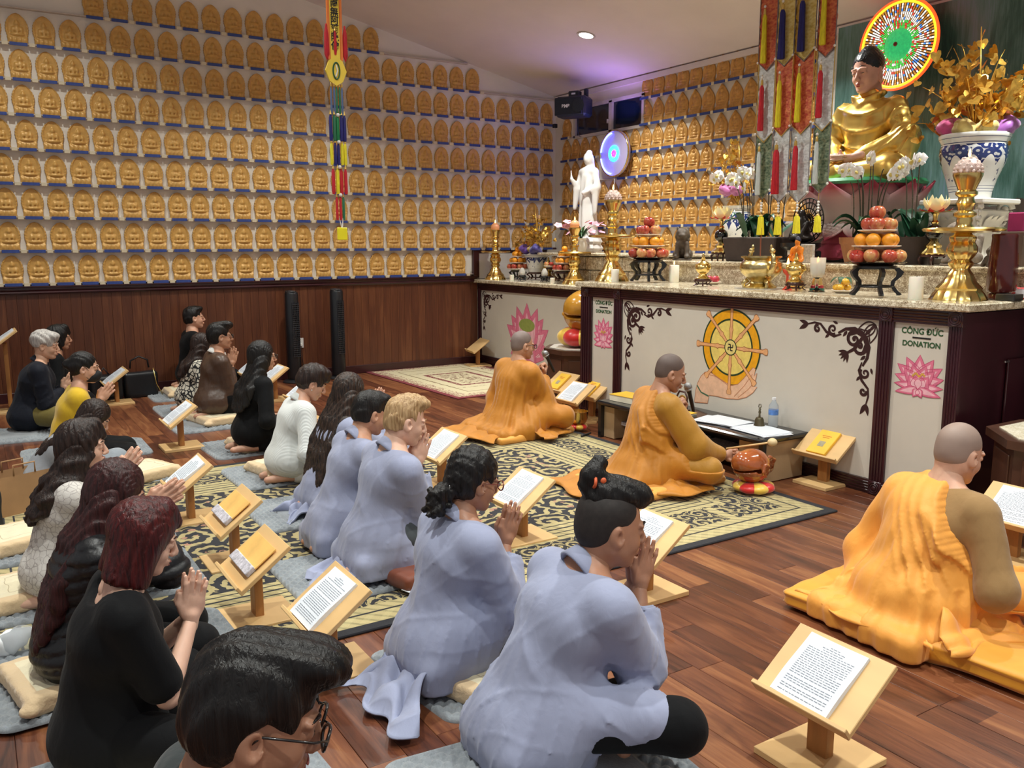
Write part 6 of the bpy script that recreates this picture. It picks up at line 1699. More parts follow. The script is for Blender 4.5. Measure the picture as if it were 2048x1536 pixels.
t=thing('bowl_bell','brass bowl bell on a small red and yellow cushion','bell',(4.22,5.66,.068)); obj('bowl',MB().lathe([(.045,0),(.07,.012),(.085,.05),(.082,.10),(.085,.106),(.080,.106),(.077,.05),(.05,.012),(.001,.008)],36),BRASS,t,smooth=True)
tag(obj('striker',MB().tube([(0,0,.0),(.13,.05,0)],.009,8),BLKW,None,(4.08,5.42,.022),smooth='all'),'black striker stick lying on the rug beside the bowl bell','striker')
# octagonal pedestals
def octped(cx,cy,R,label,rz,topm):
    t=thing('octagonal_pedestal',label,'pedestal',(cx,cy,0),rz); Wm=mat('walnut',(74,46,34),.35,var=.15,scale=5,stretch=(1,1,.3),coat=.3)
    def oc(r): return [(r*math.cos(PI/8+i*PI/4),r*math.sin(PI/8+i*PI/4)) for i in range(8)]
    obj('body',MB().prism(oc(R*.9),0,.50),Wm,t); obj('top_edge',MB().prism(oc(R),.50,.545),Wm,t); obj('top_inlay',MB().prism(oc(R*.86),.5455,.551),topm,t); obj('skirting',MB().prism(oc(R*.95),0,.06),Wm,t)
    for i in range(8):
        a=PI/4+i*PI/4-PI/4+PI/4; r=R*.9*math.cos(PI/8)
        obj('side_panel',MB().box((r+.003,0,.28),(.012,R*.48,.34),bev=.004),Wm,t,rot=(0,0,i*PI/4))
    return t
BEI=granite_mat('beige_stone',(196,180,150),(216,204,178),(230,220,198))
octped(5.10,6.76,.40,'dark octagonal pedestal in the nook between the two altar sections',0,PANEL)
octped(4.90,2.12,.46,'dark octagonal pedestal with beige top at the right edge',.0,BEI)
t=pumpkin_cushion((5.08,6.76,.552),.25,.20,'large red and yellow cushion under the big golden fish drum')
wooden_fish((5.10,6.74,.66),.46,PI+.55,'big golden wooden fish drum on the nook pedestal',FISHG,mat('fish_eye',(232,214,160),.2,coat=.5))

# mats
def mat_quilt():
    m,t,b=newmat('plush_grey'); v=coord(t,'Object'); n=noise(t,v,5,4,.6); n2=noise(t,v,160,2)
    t.links.new(ramp(t,n*.8+n2*.2,[(.35,sr((104,110,116))),(.65,sr((146,153,158)))]),b.inputs['Base Color']); b.inputs['Roughness'].default_value=.8; b.inputs['Sheen Weight'].default_value=.5; bump(t,b,n2,.3,.004); return m
def quilt_mesh(L,Wd):
    mb=MB(); nu,nv=130,90
    def f(u,v_):
        x_=(u-.5)*L; y_=(v_-.5)*Wd
        # rounded corners
        r=.07; ax,ay=abs(x_),abs(y_); dx,dy=ax-(L/2-r),ay-(Wd/2-r)
        if dx>0 and dy>0:
            # map square corner to round
            k_=max(dx,dy)/math.hypot(dx,dy); x_=math.copysign(L/2-r+dx*k_,x_); y_=math.copysign(Wd/2-r+dy*k_,y_)
        e=min(L/2-abs((u-.5)*L),Wd/2-abs((v_-.5)*Wd))
        z=.020
        if e<.012: z=.020*math.sqrt(max(0,1-(1-e/.012)**2))+.001
        elif e<.13:
            a=(x_+y_)*PI/.052; b2=(x_-y_)*PI/.052; z=.006+.018*abs(math.sin(a)*math.sin(b2))**.6
        elif e<.145: z=.014
        else: z=.021+.002*math.sin(x_*13)*math.sin(y_*11)
        return (x_,y_,z)
    mb.grid(f,nu,nv); n=nu+1
    rim=[j*n for j in range(nv+1)][::-1]+[i for i in range(1,nu+1)]+[j*n+nu for j in range(1,nv+1)]+[nv*n+i for i in range(nu-1,0,-1)]
    k0=mb.n; mb.v+=[(mb.v[i][0],mb.v[i][1],0) for i in rim]; m_=len(rim)
    for i in range(m_): mb.f.append((rim[i],rim[(i+1)%m_],k0+(i+1)%m_,k0+i)); mb.m.append(0)
    mb.n=len(mb.v); return mb.mesh('floor_mat','all')
QM=mat_quilt(); Q1=quilt_mesh(.86,.60); Q1.materials.append(QM)
def fmat(x,y,label,rz=0,z=.0):
    o=link('floor_mat',Q1,None,None,(x,y,z),(0,0,rz)); return tag(o,label,'mat','grey quilted floor mats')
Z1=.0125
fmat(1.60,2.62,'grey quilted mat under the curly ponytail woman',.12,.0)
fmat(1.30,1.86,'grey quilted mat under the man with the topknot',-.1)
fmat(1.53,3.68,'grey quilted mat under the blond young man',.0,Z1)
fmat(1.68,4.73,'grey quilted mat under the long brown-haired woman in robe',.0,Z1)
fmat(1.78,5.62,'grey quilted mat under the white sweater woman',.03,Z1+.002)
fmat(1.84,6.58,'empty-cornered grey mat under the black blazer woman',.05)
fmat(1.78,7.62,'grey quilted mat under the leather jacket man',.03)
fmat(1.82,8.42,'grey quilted mat under the black and white blouse',.0)
fmat(1.90,9.28,'grey quilted mat nearest the wainscot under the black sweater man',.0)
fmat(.40,4.93,'grey quilted mat behind the wavy-haired woman',.0,Z1)
fmat(.39,4.17,'grey quilted mat under the wavy-haired woman in patterned white',.0,Z1)
fmat(.36,3.30,'grey quilted mat with cream cushion under the black puffer jacket',.04,Z1)
fmat(.35,2.46,'grey quilted mat under the red-bobbed woman',.06)
fmat(.38,1.60,'grey quilted mat under the nearest black-haired man',-.04)
fmat(.62,6.18,'grey quilted mat under the grey trousered woman',.0)
fmat(.10,8.02,'grey quilted mat under the silver-haired man',-.1)
fmat(.65,7.05,'grey quilted mat under the woman in yellow',.0)
# cream cushions
def cream():
    m,t,b=newmat('cream_cushion'); v=coord(t,'Object'); X_,Y_,Z_=xyz(t,v)
    e=(X_.abs()*-1+.19).mn(Y_.abs()*-1+.17)
    n=noise(t,v,9,3); w=((e-.075+(X_*60).sin()*.006+(Y_*60).sin()*.006).abs().lt(.0022))
    c=mixc(t,e.lt(.035),sr((230,220,188)),sr((222,194,154))); c=mixc(t,w*.7,c,sr((150,128,90))); c=mixc(t,n*.25,c,sr((196,178,140)))
    t.links.new(c,b.inputs['Base Color']); b.inputs['Roughness'].default_value=.85; b.inputs['Sheen Weight'].default_value=.3; bump(t,b,noise(t,v,40,3),.5,.01); return m
CRM=cream()
def cushion_mesh(L,Wd,h):
    v=Vol(); v.box((0,0,h/2),(L/2-.02,Wd/2-.02,h*.28),.02,k=.01)
    v.ell((0,0,h/2),(L*.46,Wd*.46,h*.62),k=.03)
    for sx in(-1,1):
        for sy in(-1,1): v.ell((sx*(L/2-.01),sy*(Wd/2-.01),h*.4),(.03,.03,h*.3),k=.02)
    return npmesh('seat_cushion',v.mesh(.009,lambda x,y,z:.0025*np.sin(x*90+y*40)*np.sin(y*70),.003))
CM=cushion_mesh(.40,.36,.06); CM.materials.append(CRM)
def cush(x,y,z,label,rz=0,s=1):
    o=link('seat_cushion',CM,None,None,(x,y,z),(0,0,rz)); o.scale=(s,s,1); return tag(o,label,'cushion','cream seat cushions')
cush(1.45,2.50,.020,'cream cushion peeking out beneath the curly ponytail woman',.3)
cush(1.72,5.62,.035,'cream cushion under the white sweater woman',.2)
cush(1.80,6.50,.020,'cream cushion beneath the black blazer woman',.1)
cush(1.80,7.66,.020,'cream cushion beneath the leather jacket man',.2,1.15)
cush(1.83,9.25,.020,'cream cushion beneath the black sweater man',.0)
cush(.20,3.22,.033,'cream cushion beneath the black puffer jacket',.2)
cush(.14,4.15,.033,'cream cushion beneath the woman in patterned white',.1)
cush(.12,4.95,.033,'cream cushion on the mat behind the wavy-haired woman',.3)
cush(.86,6.05,.020,'cream cushion by the grey trousered knees',.4)
cush(.16,2.36,.020,'cream cushion with dark lettering at the bottom left',.2)
cush(.20,6.02,.005,'large cream pillow behind the brown paper bag',.3,1.3)
# orange meditation mat
def satin(name,c): return mat(name,c,.55,var=.06,scale=6,bmp=.25,bscale=14,sheen=.3)
v=Vol().box((0,0,.045),(.50,.47,.012),.034,k=.01); f_=lambda x,y,z:.006*np.sin(9*x+14*y+np.sin(y*7)*2)*(z<.06)+.003*np.sin(30*x+8*y)+.004*np.sin(z*160+x*25)*(z<.075)
mt_=v.mesh(.014,f_,.01)
o=vobj('meditation_mat',mt_,satin('saffron_mat',(222,152,36)),None,(3.42,1.90,0),(0,0,.10)); tag(o,'thick square saffron meditation mat under the monk at the right','mat'); 
for (x,y,l) in ((3.66,4.12,'round saffron cushion pad beneath the monk striking the wooden fish'),(3.72,5.86,'saffron cushion pad beneath the monk with glasses')):
    v=Vol().box((0,0,.028),(.36,.30,.006),.024,k=.01); o=vobj('cushion_pad',v.mesh(.014,lambda x,y,z:.003*np.sin(22*x+9*y)+.003*np.sin(z*140+x*20),.006),satin('saffron_pad',(226,160,66)),None,(x,y,.012),(0,0,.1)); tag(o,l,'cushion')
v=Vol().box((0,0,.03),(.15,.13,.01),.028,k=.01); o=vobj('seat_cushion_rust',v.mesh(.012,lambda x,y,z:.003*np.sin(40*x+30*y),.004),mat('rust_cloth',(120,58,34),.6,var=.08,sheen=.2),None,(1.66,3.46,.034),(0,0,.2)); tag(o,'rust brown cushion under the blond young man','cushion')
# bags at the left edge
t=thing('paper_bag','brown paper shopping bag at the left edge','bag',(.16,5.66,.0),.4); KR=mat('kraft_paper',(176,136,94),.8,var=.06,scale=6)
mb=MB(); mb.add([(-.16,-.07,0),(.16,-.07,0),(.16,.07,0),(-.16,.07,0),(-.17,-.06,.24),(.17,-.06,.24),(.17,.08,.25),(-.17,.08,.25)],[(0,3,2,1),(0,1,5,4),(1,2,6,5),(2,3,7,6),(3,0,4,7)]); obj('bag_body',mb,KR,t)
for y_ in(-.06,.08): obj('handle',MB().tube([(-.06,y_,.24),(-.06,y_,.30),(.06,y_,.30),(.06,y_,.24)],.005,6),KR,t,smooth='all')
t=thing('backpack','black backpack slumped at the left edge','bag',(-.10,5.25,.012),.3); t.scale=(.8,.8,.8); BKP=mat('nylon_black',(26,28,32),.6,var=.12,bmp=.2)
vobj('bag_body',Vol().box((0,0,.17),(.12,.08,.12),.05,k=.03).box((0,-.10,.12),(.09,.03,.06),.03,k=.03).mesh(.012,lambda x,y,z:.004*np.sin(30*z+20*x),.004),BKP,t); 
for s_ in(-.06,.06): obj('strap',MB().tube(bez((s_,.1,.28),(s_+.05,.22,.2),(s_+.02,.16,.02),8),.014,6),BKP,t,smooth='all')
t=thing('handbag','black leather handbag against the wainscot','bag',(1.42,9.45,0),.0); LTH=mat('leather_black',(22,24,28),.35,var=.1,bmp=.15)
vobj('bag_body',Vol().box((0,0,.13),(.13,.03,.10),.035,k=.02).mesh(.012,lambda x,y,z:.004*np.sin(14*x+9*z),.004),LTH,t); obj('handle',MB().tube([(-.09,0,.30),(-.08,0,.38),(0,0,.42),(.08,0,.38),(.09,0,.30)],.009,6),LTH,t,smooth='all'); obj('chain',MB().tube([(.12,-.07,.30),(.14,-.09,.14),(.19,-.10,.02)],.005,5),BRASS,t,smooth='all')
t=thing('handbag','rounded black handbag beside the first handbag','bag',(1.08,9.42,0),.1); vobj('bag_body',Vol().box((0,0,.13),(.12,.05,.09),.04,k=.02).mesh(.014),LTH,t); obj('handle',MB().tube([(-.06,0,.24),(0,0,.33),(.06,0,.24)],.008,6),LTH,t,smooth='all')
t=thing('plastic_bag','crumpled clear plastic bag with white tissue at the left edge','bag',tuple(aZ(22,1302,.03)-Vector((0,0,.018))),0)
vobj('tissue',Vol().ell((-.02,0,.05),(.07,.05,.045)).ell((.03,.02,.06),(.05,.04,.03)).mesh(.009,lambda x,y,z:.008*np.sin(70*x+40*y)*np.sin(60*z+20*x),.009),mat('tissue_white',(236,240,244),.8),t)
vobj('plastic',Vol().ell((.05,0,.05),(.11,.06,.05)).mesh(.011,lambda x,y,z:.010*np.sin(50*x+30*z)*np.sin(45*y+12*x),.01),mat('clear_film',(236,242,246),.1,var=0,trans=.8,ior=1.1),t)
tag(obj('white_slip',MB().box((0,0,.001),(.07,.05,.002)),PAPER,None,tuple(aZ(822,1178,.036)),(0,0,.3)),'small white paper slip on the grey mat beside the curly ponytail woman','paper')
# ================================================================== PEOPLE
def flat_hand():
    """right hand, origin wrist, +z to fingertips, thumb side -x, palm faces +y"""
    v=Vol(); v.cap((.0,-.002,-.02),(0,0,.02),.024,.026,k=.02).ell((.002,0,.052),(.038,.0145,.046),k=.012).ell((-.020,.004,.035),(.018,.013,.03),k=.012)
    for x0,x1,z0,L,r in((-.028,-.034,.090,.070,.0085),(-.010,-.012,.096,.080,.0088),(.010,.012,.094,.073,.0083),(.028,.036,.086,.056,.0072)):
        m=(lerp(x0,x1,.5),-.001,z0+L*.5); v.cap((x0,0,z0-.02),m,r*1.08,r,k=.006).cap(m,(x1,.002,z0+L-.01),r,r*.80,k=.005)
    v.cap((-.022,.002,.022),(-.046,.002,.058),.014,.011,k=.012).cap((-.046,.002,.058),(-.046,.004,.090),.010,.0078,k=.006)
    return v.mesh(.0042)
def grip_hand():
    """right hand closed round a rod along +x; origin wrist, hand along +z"""
    v=Vol(); v.cap((0,0,-.02),(0,0,.02),.024,.026,k=.02).ell((0,0,.052),(.040,.017,.044),k=.012)
    for x,L in((-.028,.9),(-.010,1),(.010,.96),(.028,.82)):
        v.cap((x,-.004,.078),(x,.018,.104*L+.004),.0105,.0098,k=.006).cap((x,.018,.104*L+.004),(x,.044,.088*L),.0095,.009,k=.005).cap((x,.044,.088*L),(x,.038,.062),.0088,.008,k=.005)
    v.cap((-.028,.004,.028),(-.040,.034,.050),.013,.011,k=.01).cap((-.040,.034,.050),(-.024,.050,.068),.0105,.0085,k=.006)
    return v.mesh(.0045)
DBG=[]
HANDF=flat_hand(); HANDG=grip_hand()
MY=Matrix.Scale(-1,4,(0,1,0))
def frame(o,z,x):
    """matrix with local z along z, local x near x"""
    z=Vector(z).normalized(); x=Vector(x); x=(x-z*x.dot(z)).normalized(); y=z.cross(x)
    return Matrix(((x.x,y.x,z.x,o[0]),(x.y,y.y,z.y,o[1]),(x.z,y.z,z.z,o[2]),(0,0,0,1)))
def ik(s,w,l1,l2,hint):
    s,w=Vector(s),Vector(w); d=w-s; L=min(d.length,(l1+l2)*.995); n=d.normalized()
    a=(l1*l1-l2*l2+L*L)/(2*L); h=math.sqrt(max(0,l1*l1-a*a)); hv=Vector(hint); hv=(hv-n*hv.dot(n)).normalized(); return s+n*a+hv*h
def skinmat(name,c): 
    if name in MATS: return MATS[name]
    m,t,b=newmat(name); v=coord(t,'Object'); n=noise(t,v,14,3); cc=sr(c)
    t.links.new(ramp(t,n,[(.3,tuple(x*.88 for x in cc)),(.7,tuple(min(1,x*1.08) for x in cc))]),b.inputs['Base Color'])
    b.inputs['Roughness'].default_value=.48; b.inputs['Subsurface Weight'].default_value=.12; b.inputs['Subsurface Scale'].default_value=.012; b.inputs['Subsurface Radius'].default_value=(1,.4,.25)
    bump(t,b,noise(t,v,220,2),.12,.002); MATS[name]=m; return m
def hairmat(name,c0,c1,flow='z'):
    if name in MATS: return MATS[name]
    m,t,b=newmat(name); sc_={'z':(90,90,5),'x':(5,90,90)}[flow]; v=coord(t,'Object',sc_); n=noise(t,v,1.0,3,.6,.6)
    t.links.new(ramp(t,n,[(.35,sr(c0)),(.7,sr(c1))]),b.inputs['Base Color']); b.inputs['Roughness'].default_value=.42; b.inputs['Specular IOR Level'].default_value=.35; bump(t,b,n,.8,.006); MATS[name]=m; return m
HB=hairmat('hair_black',(9,8,9),(30,27,26)); HBR=hairmat('hair_dark_brown',(24,15,14),(56,40,34)); HRD=hairmat('hair_dark_red',(38,8,10),(86,22,22)); HRB=hairmat('hair_red_brown',(34,14,14),(68,30,30)); HLN=hairmat('hair_ombre_brown',(16,13,13),(72,54,44)); HBL=hairmat('hair_blond',(150,116,78),(204,172,128)); HSV=hairmat('hair_silver',(150,144,140),(216,212,206)); STUB=mat('shaved_scalp',(120,104,98),.6,var=.06,scale=20)
def clothm(name,c,rough=.8,bs=9,bmp_=.35,sheen=.2,fine=True,var=.05,c2=None):
    if name in MATS: return MATS[name]
    m,t,b=newmat(name); v=coord(t,'Object',(1,1,.45)); n=noise(t,v,bs,2,.45,.5); n2=noise(t,coord(t,'Object',(1,1,1)),420,1)
    cc=sr(c); 
    t.links.new(ramp(t,noise(t,v,5,3),[(.3,tuple(x*(1-var*1.5) for x in cc)),(.7,tuple(min(1,x*(1+var)) for x in cc))]),b.inputs['Base Color'])
    b.inputs['Roughness'].default_value=rough; b.inputs['Sheen Weight'].default_value=sheen; b.inputs['Specular IOR Level'].default_value=.5 if rough<.65 else .2
    n3=noise(t,coord(t,'Object',(1,1,.5)),26,2,.5,1.0); bump(t,b,(n*1.0+n3*.22+n2*.02),bmp_*.75,.03); MATS[name]=m; return m
ROBE=clothm('robe_lavender_grey',(152,158,184),.85); SAFF=clothm('robe_saffron',(182,116,12),.6,8,.4); SAFD=clothm('robe_saffron_dark',(164,114,10),.6,8,.4); ORNG=clothm('robe_bright_orange',(236,160,62),.6,8,.4); TAN=clothm('shirt_tan',(150,118,76),.8)
BLACK=clothm('cloth_black',(8,9,12),.8,sheen=.03); NAVY=clothm('cloth_navy',(19,23,34),.7,sheen=.05); WHITEK=clothm('knit_white',(206,210,208),.9); LEATH=clothm('leather_brown',(78,58,46),.38,12,.5,.0); YELL=clothm('shirt_yellow',(216,178,44),.85); GREYT=clothm('trousers_grey',(140,148,156),.85); DGREY=clothm('trousers_dark_grey',(74,80,84),.7); KHAK=clothm('cloth_khaki',(110,102,76),.8); OLIV=clothm('trousers_olive',(110,98,46),.8); WSH=clothm('collar_white',(226,226,222),.8)
def knit():
    m,t,b=newmat('knit_ribbed'); v=coord(t,'Object'); X_,Y_,Z_=xyz(t,v); cc=sr((212,216,214)); b.inputs['Base Color'].default_value=(*cc,1); b.inputs['Roughness'].default_value=.9; b.inputs['Sheen Weight'].default_value=.4
    r=((Y_+X_*.45)*520).sin()*.5+noise(t,v,10,3)*.4; bump(t,b,r,.35,.003); return m
def puffer():
    m,t,b=newmat('puffer_black'); v=coord(t,'Object'); b.inputs['Base Color'].default_value=(*sr((13,15,19)),1); b.inputs['Roughness'].default_value=.45; bump(t,b,noise(t,v,22,3),.5,.01); return m
def patterned(name,bg,fg,scale,th):
    m,t,b=newmat(name); v=coord(t,'Object'); vo=vor(t,v,scale,'DISTANCE_TO_EDGE'); n=noise(t,v,scale*.8,3)
    f=((vo+(n-.5)*.25).lt(th)); t.links.new(mixc(t,f,sr(bg),sr(fg)),b.inputs['Base Color']); b.inputs['Roughness'].default_value=.8; bump(t,b,noise(t,v,9,4),.35,.03); return m
PATW=patterned('blouse_white_print',(210,206,200),(172,166,162),34,.05); PATB=patterned('blouse_black_white',(206,200,184),(26,24,26),22,.10)
GLF=mat('glasses_dark',(24,20,20),.25,var=0,coat=.5); GLL=mat('lens_glass',(250,250,250),.02,var=0,trans=1,alpha=.35); EYEW=mat('eye_white',(214,208,200),.25,var=0); EYED=mat('eye_dark',(24,16,14),.15,var=0); LIPM=mat('lip_rose',(164,96,88),.45,var=.05); LIPR=mat('lip_dark_rose',(158,70,70),.4,var=.05)

def disp_robe(amp,seed,EW,P,nk):
    r=np.random.RandomState(seed); ph=r.rand(8)*6.28; amp=amp*1.0
    def f(x,y,z):
        a=np.arctan2(y,x-P.x-.05-.22*(z-P.z))
        low=np.clip((nk.z-.08-z)/.30,0,1); bk=np.clip(-(x-P.x)/.06,0,1)
        def cr(v,k):
            s_=np.sin(v); return np.sign(s_)*np.abs(s_)**k
        def rd(v,p=5): return (1-np.abs(np.sin(v)))**(p*.9)
        s=.55*cr(8*a+1.1*np.sin(6*z+ph[0])+ph[1],.9)*low+.8*rd(5.5*a+.9*np.sin(5*z+ph[2])+2.2*z,4)*low
        s=s+.8*rd(11*a-5*z+1.3*np.sin(7*z+ph[3]),6)*low**2
        # creases across the small of the back and pulls from the arm pits
        wz=np.clip(1-np.abs(z-(P.z+.07))/.13,0,1)
        s=s+.9*rd(26*z+5*np.sin(4*y+ph[4])+9*np.abs(y)+1.2*np.sin(11*y),5)*wz
        s=s+1.0*rd(15*(z+1.15*np.abs(y)-.4*x)+1.1*np.sin(7*y+ph[5]),5)*np.clip(1-np.abs(z-(nk.z-.22))/.20,0,1)
        s=s+.7*rd(19*(z-1.3*np.abs(y))+1.4*np.sin(9*z+ph[6]),6)*np.clip(1-np.abs(z-(nk.z-.15))/.16,0,1)
        for (S_,E_,W_) in EW:
            d=np.sqrt((x-E_.x)**2+(y-E_.y)**2+(z-E_.z)**2); w=np.clip(1-d/.20,0,1)**.7
            ax=(W_-S_).normalized(); t_=(x-E_.x)*ax.x+(y-E_.y)*ax.y+(z-E_.z)*ax.z
            s=s+1.5*w*rd(t_*52+1.6*np.sin(22*(z-E_.z)+12*(y-E_.y)+ph[7]),4)-.3*w
        # centre back seam
        s=s+.5*np.exp(-((y)/.004)**2)*(x<P.x)*(z>.12)
        return -s*amp*.85
    return f
def disp_cloth(amp,seed,fx=1.0):
    r=np.random.RandomState(seed); ks=[(r.normal(size=3)*np.array((18,18,9))*fx,r.rand()*6,r.normal(size=3)*5) for _ in range(5)]
    def f(x,y,z):
        s=0
        for k,p,w in ks:
            a=np.sin(k[0]*x+k[1]*y+k[2]*z+p+1.6*np.sin(w[0]*x+w[1]*y+w[2]*z)); s=s+np.sign(a)*np.abs(a)**1.0*.5-.25*np.abs(a)
        return s*amp*.55
    return f
SKIN=dict(a=(206,158,132),b=(190,142,114),c=(172,124,98),d=(222,178,154),e=(212,168,140))
def person(label,x,y,rz,s=1.0,legs='kneel',z0=.09,lean=8,side=0,hp=10,hy=0,hr=0,skin='a',female=False,head=None,
           hands='pray',handp=(.235,-.02),handt=18,top=None,topk='shirt',topname='shirt',sleeve=.88,bulk=1.0,pants=None,hair=None,hairk=None,
           glasses=None,h=.009,seed=1,tail=None,collar=None,extra=None,tilt=0,elb=.0,mask=False,fold=.006,eyes=True,belly=0,headoff=0,skirt=True,lips=None,zh=None,hs=1.0,kf=1.0):
    s*=.95; t=thing('person',label,'person',(x,y,0),rz); t.scale=(s,s,s)
    z0=z0/s; SK=skinmat('skin_'+skin,SKIN[skin]); hd=head or (HEADF if female else HEADM)
    la=R_(lean); sa=R_(side)
    P=Vector((0,0,z0+.10)); upv=Vector((math.sin(la),math.sin(sa),math.cos(la))).normalized(); fwv=Vector((math.cos(la),0,-math.sin(la)))
    la2=la*1.35; TR=1.0
    if zh: TR=min(1.12,max(.70,(zh/s-P.z-.03*math.cos(la2)-.115*math.cos(R_(hp))+.03*math.sin(R_(hp)))/(.15*math.cos(la)+.345*math.cos(la2))))
    wst=P+upv*.15*TR; 
    up2=Vector((math.sin(la2),math.sin(sa),math.cos(la2))).normalized(); ch=wst+up2*.165*TR; sh=wst+up2*(.345*TR-.06); nk=wst+up2*.345*TR
    sw=(.165 if female else .185)*(1+.0*bulk); hw=.09
    Hm=Matrix.Translation(nk+up2*.05+Vector((.022+headoff,0,.112)))@Matrix.Rotation(R_(hy),4,'Z')@Matrix.Rotation(R_(hp),4,'Y')@Matrix.Rotation(R_(hr),4,'X')@Matrix.Scale(1.0 if not female else .96,4)
    pivot=nk+up2*.03
    # rotate head about the neck pivot
    Hm=Matrix.Translation(pivot)@Matrix.Rotation(R_(hy),4,'Z')@Matrix.Rotation(R_(hp),4,'Y')@Matrix.Rotation(R_(hr),4,'X')@Matrix.Translation((.030+headoff,0,.115))@Matrix.Scale((1.0 if not female else .97)*hs,4)
    # wrists
    TW_=Matrix.Translation((x,y,0))@Matrix.Rotation(rz,4,'Z')@Matrix.Scale(s,4); DBG.append((label,x,y,rz,s,nk.copy(),handt,TW_@(Hm@Vector((0,0,0))),None if hands!='pray' else TW_@(nk+Vector((handp[0]+.07*math.sin(R_(handt)),0,handp[1]+.08)))))
    S=[sh+Vector((0,-sw,-.02)),sh+Vector((0,sw,-.02))]
    hm=[]; Wr=[];El=[]
    if hands=='pray':
        ht=R_(handt); fd=Vector((math.sin(ht),0,math.cos(ht))); bx=Vector((math.cos(ht),0,-math.sin(ht)))
        c=nk+Vector((handp[0],0,handp[1])); c.y+=tilt
        for q in(-1,1):
            wq=c-fd*.0+Vector((0,q*.0165,0)); Wr.append(wq); mt=frame(wq,fd,bx); hm.append(tf(HANDF,mt) if q<0 else tf(HANDF,mt@MY))
    elif hands=='custom':
        for q,(w,fd,bx,kind) in zip((-1,1),handp):
            w=Vector(w); Wr.append(w); mt=frame(w,fd,bx); Hh=HANDG if kind=='g' else HANDF; hm.append(tf(Hh,mt) if q<0 else tf(Hh,mt@MY))
    else:
        for q in(-1,1):
            w=Vector((.20,q*.10,z0+.16)); Wr.append(w); mt=frame(w,(.8,-q*.45,-.25),(.0,-q*.3,1)); hm.append(tf(HANDF,mt) if q<0 else tf(HANDF,mt@MY))
    for i,q in enumerate((-1,1)): El.append(ik(S[i],Wr[i],.285,.25,(-.24+elb,q*.55,-1)))
    # legs
    hips=[P+Vector((.0,-hw,-.0)),P+Vector((.0,hw,.0))]
    if legs=='kneel':
        kn=[Vector((.40,q*.13,z0+.035)) for q in(-1,1)]; an=[Vector((-.02,q*.10,z0-.03)) for q in(-1,1)]; toe=[Vector((-.20,q*.07,z0-.045)) for q in(-1,1)]
        kn=[Vector((k_.x,k_.y,max(k_.z,.085))) for k_ in kn]; an=[Vector((k_.x,k_.y,max(k_.z,.06))) for k_ in an]; toe=[Vector((k_.x,k_.y,max(k_.z,.045))) for k_ in toe]
    else:
        kn=[Vector((.27*kf,-.33,z0+.10*kf)),Vector((.27*kf,.33,z0+.07*kf))]; an=[Vector((.33,.06,z0+.035)),Vector((.22,-.06,z0+.025))]; toe=[Vector((.30,.22,z0+.02)),Vector((.18,-.22,z0+.015))]
        kn=[Vector((k_.x,k_.y,max(.09,k_.z))) for k_ in kn]; an=[Vector((k_.x,k_.y,max(.06,k_.z))) for k_ in an]; toe=[Vector((k_.x,k_.y,max(.05,k_.z))) for k_ in toe]
    # ---- body (skin) one surface: torso, neck, arms, feet + fine head and hands
    v=Vol(); v.cap(P,wst,.11,.10,k=.05).cap(wst,ch,.10,.115,k=.05).cap(ch-Vector((0,.08,0)),ch+Vector((0,.08,0)),.085,k=.05).cap(sh+Vector((0,-sw*.7,-.01)),sh+Vector((0,sw*.7,-.01)),.055,k=.04)
    v.cap(sh,nk+up2*.05,.060,.052 if not female else .044,k=.05).cap(nk,nk.lerp(Hm@Vector((-.03,0,-.08)),.9),.056 if not female else .047,.05 if not female else .043,k=.02)
    # shoulder slope
    for q in(-1,1): v.cap(nk+Vector((0,q*.03,-.0)),sh+Vector((0,q*sw*.8,.0)),.042,.045,k=.04)
    for i in(0,1): v.cap(S[i],El[i],.046,.038,k=.03).cap(El[i],Wr[i].lerp(El[i],.04),.037,.0245,k=.02)
    for i in(0,1): v.cap(hips[i],kn[i],.075,.055,k=.04).cap(kn[i],an[i],.055,.038,k=.03).cap(an[i],toe[i],.036,.026,k=.02)
    body=v.mesh(.011 if h<.011 else .014)
    bo=vobj('body',jn([body,tf(hd,Hm)]+hm),SK,t)
    # eyes, brows, lips
    if eyes:
        e=MB(); 
        for q in(-1,1): e.ball((.0820,q*.0315,-.0025),(.0085,.0115,.0040),10,6)
        e.xf(Hm); eo=obj('eyes',e,EYEW,t,smooth='all')
        e=MB(); 
        for q in(-1,1): e.ball((.0872,q*.0315,-.0032),(.0042,.0058,.0040),8,6)
        e.xf(Hm); obj('iris',e,EYED,eo,smooth='all')
        e=MB(); 
        for q in(-1,1): e.tube([Vector((.0925,q*.014,.022)),Vector((.0900,q*.030,.0275)),Vector((.0775,q*.050,.021))],[.0028,.0034,.0015],6)
        for q in(-1,1): e.tube([Vector((.0895,q*.0205,.0010)),Vector((.0892,q*.0315,.0022)),Vector((.0815,q*.0445,.000))],[.001,.0018,.001],5)
        e.xf(Hm); obj('eyebrows',e,hairk or HB,t,smooth='all')
        if not mask:
            e=MB().ball((.1005,0,-.0632),(.0035,.0185,.0038),10,6).ball((.0985,0,-.0752),(.0035,.0155,.0048),10,6); e.xf(Hm); obj('lips',e,lips or LIPM,t,smooth='all')
    # ---- clothing
    B=bulk
    v=Vol()
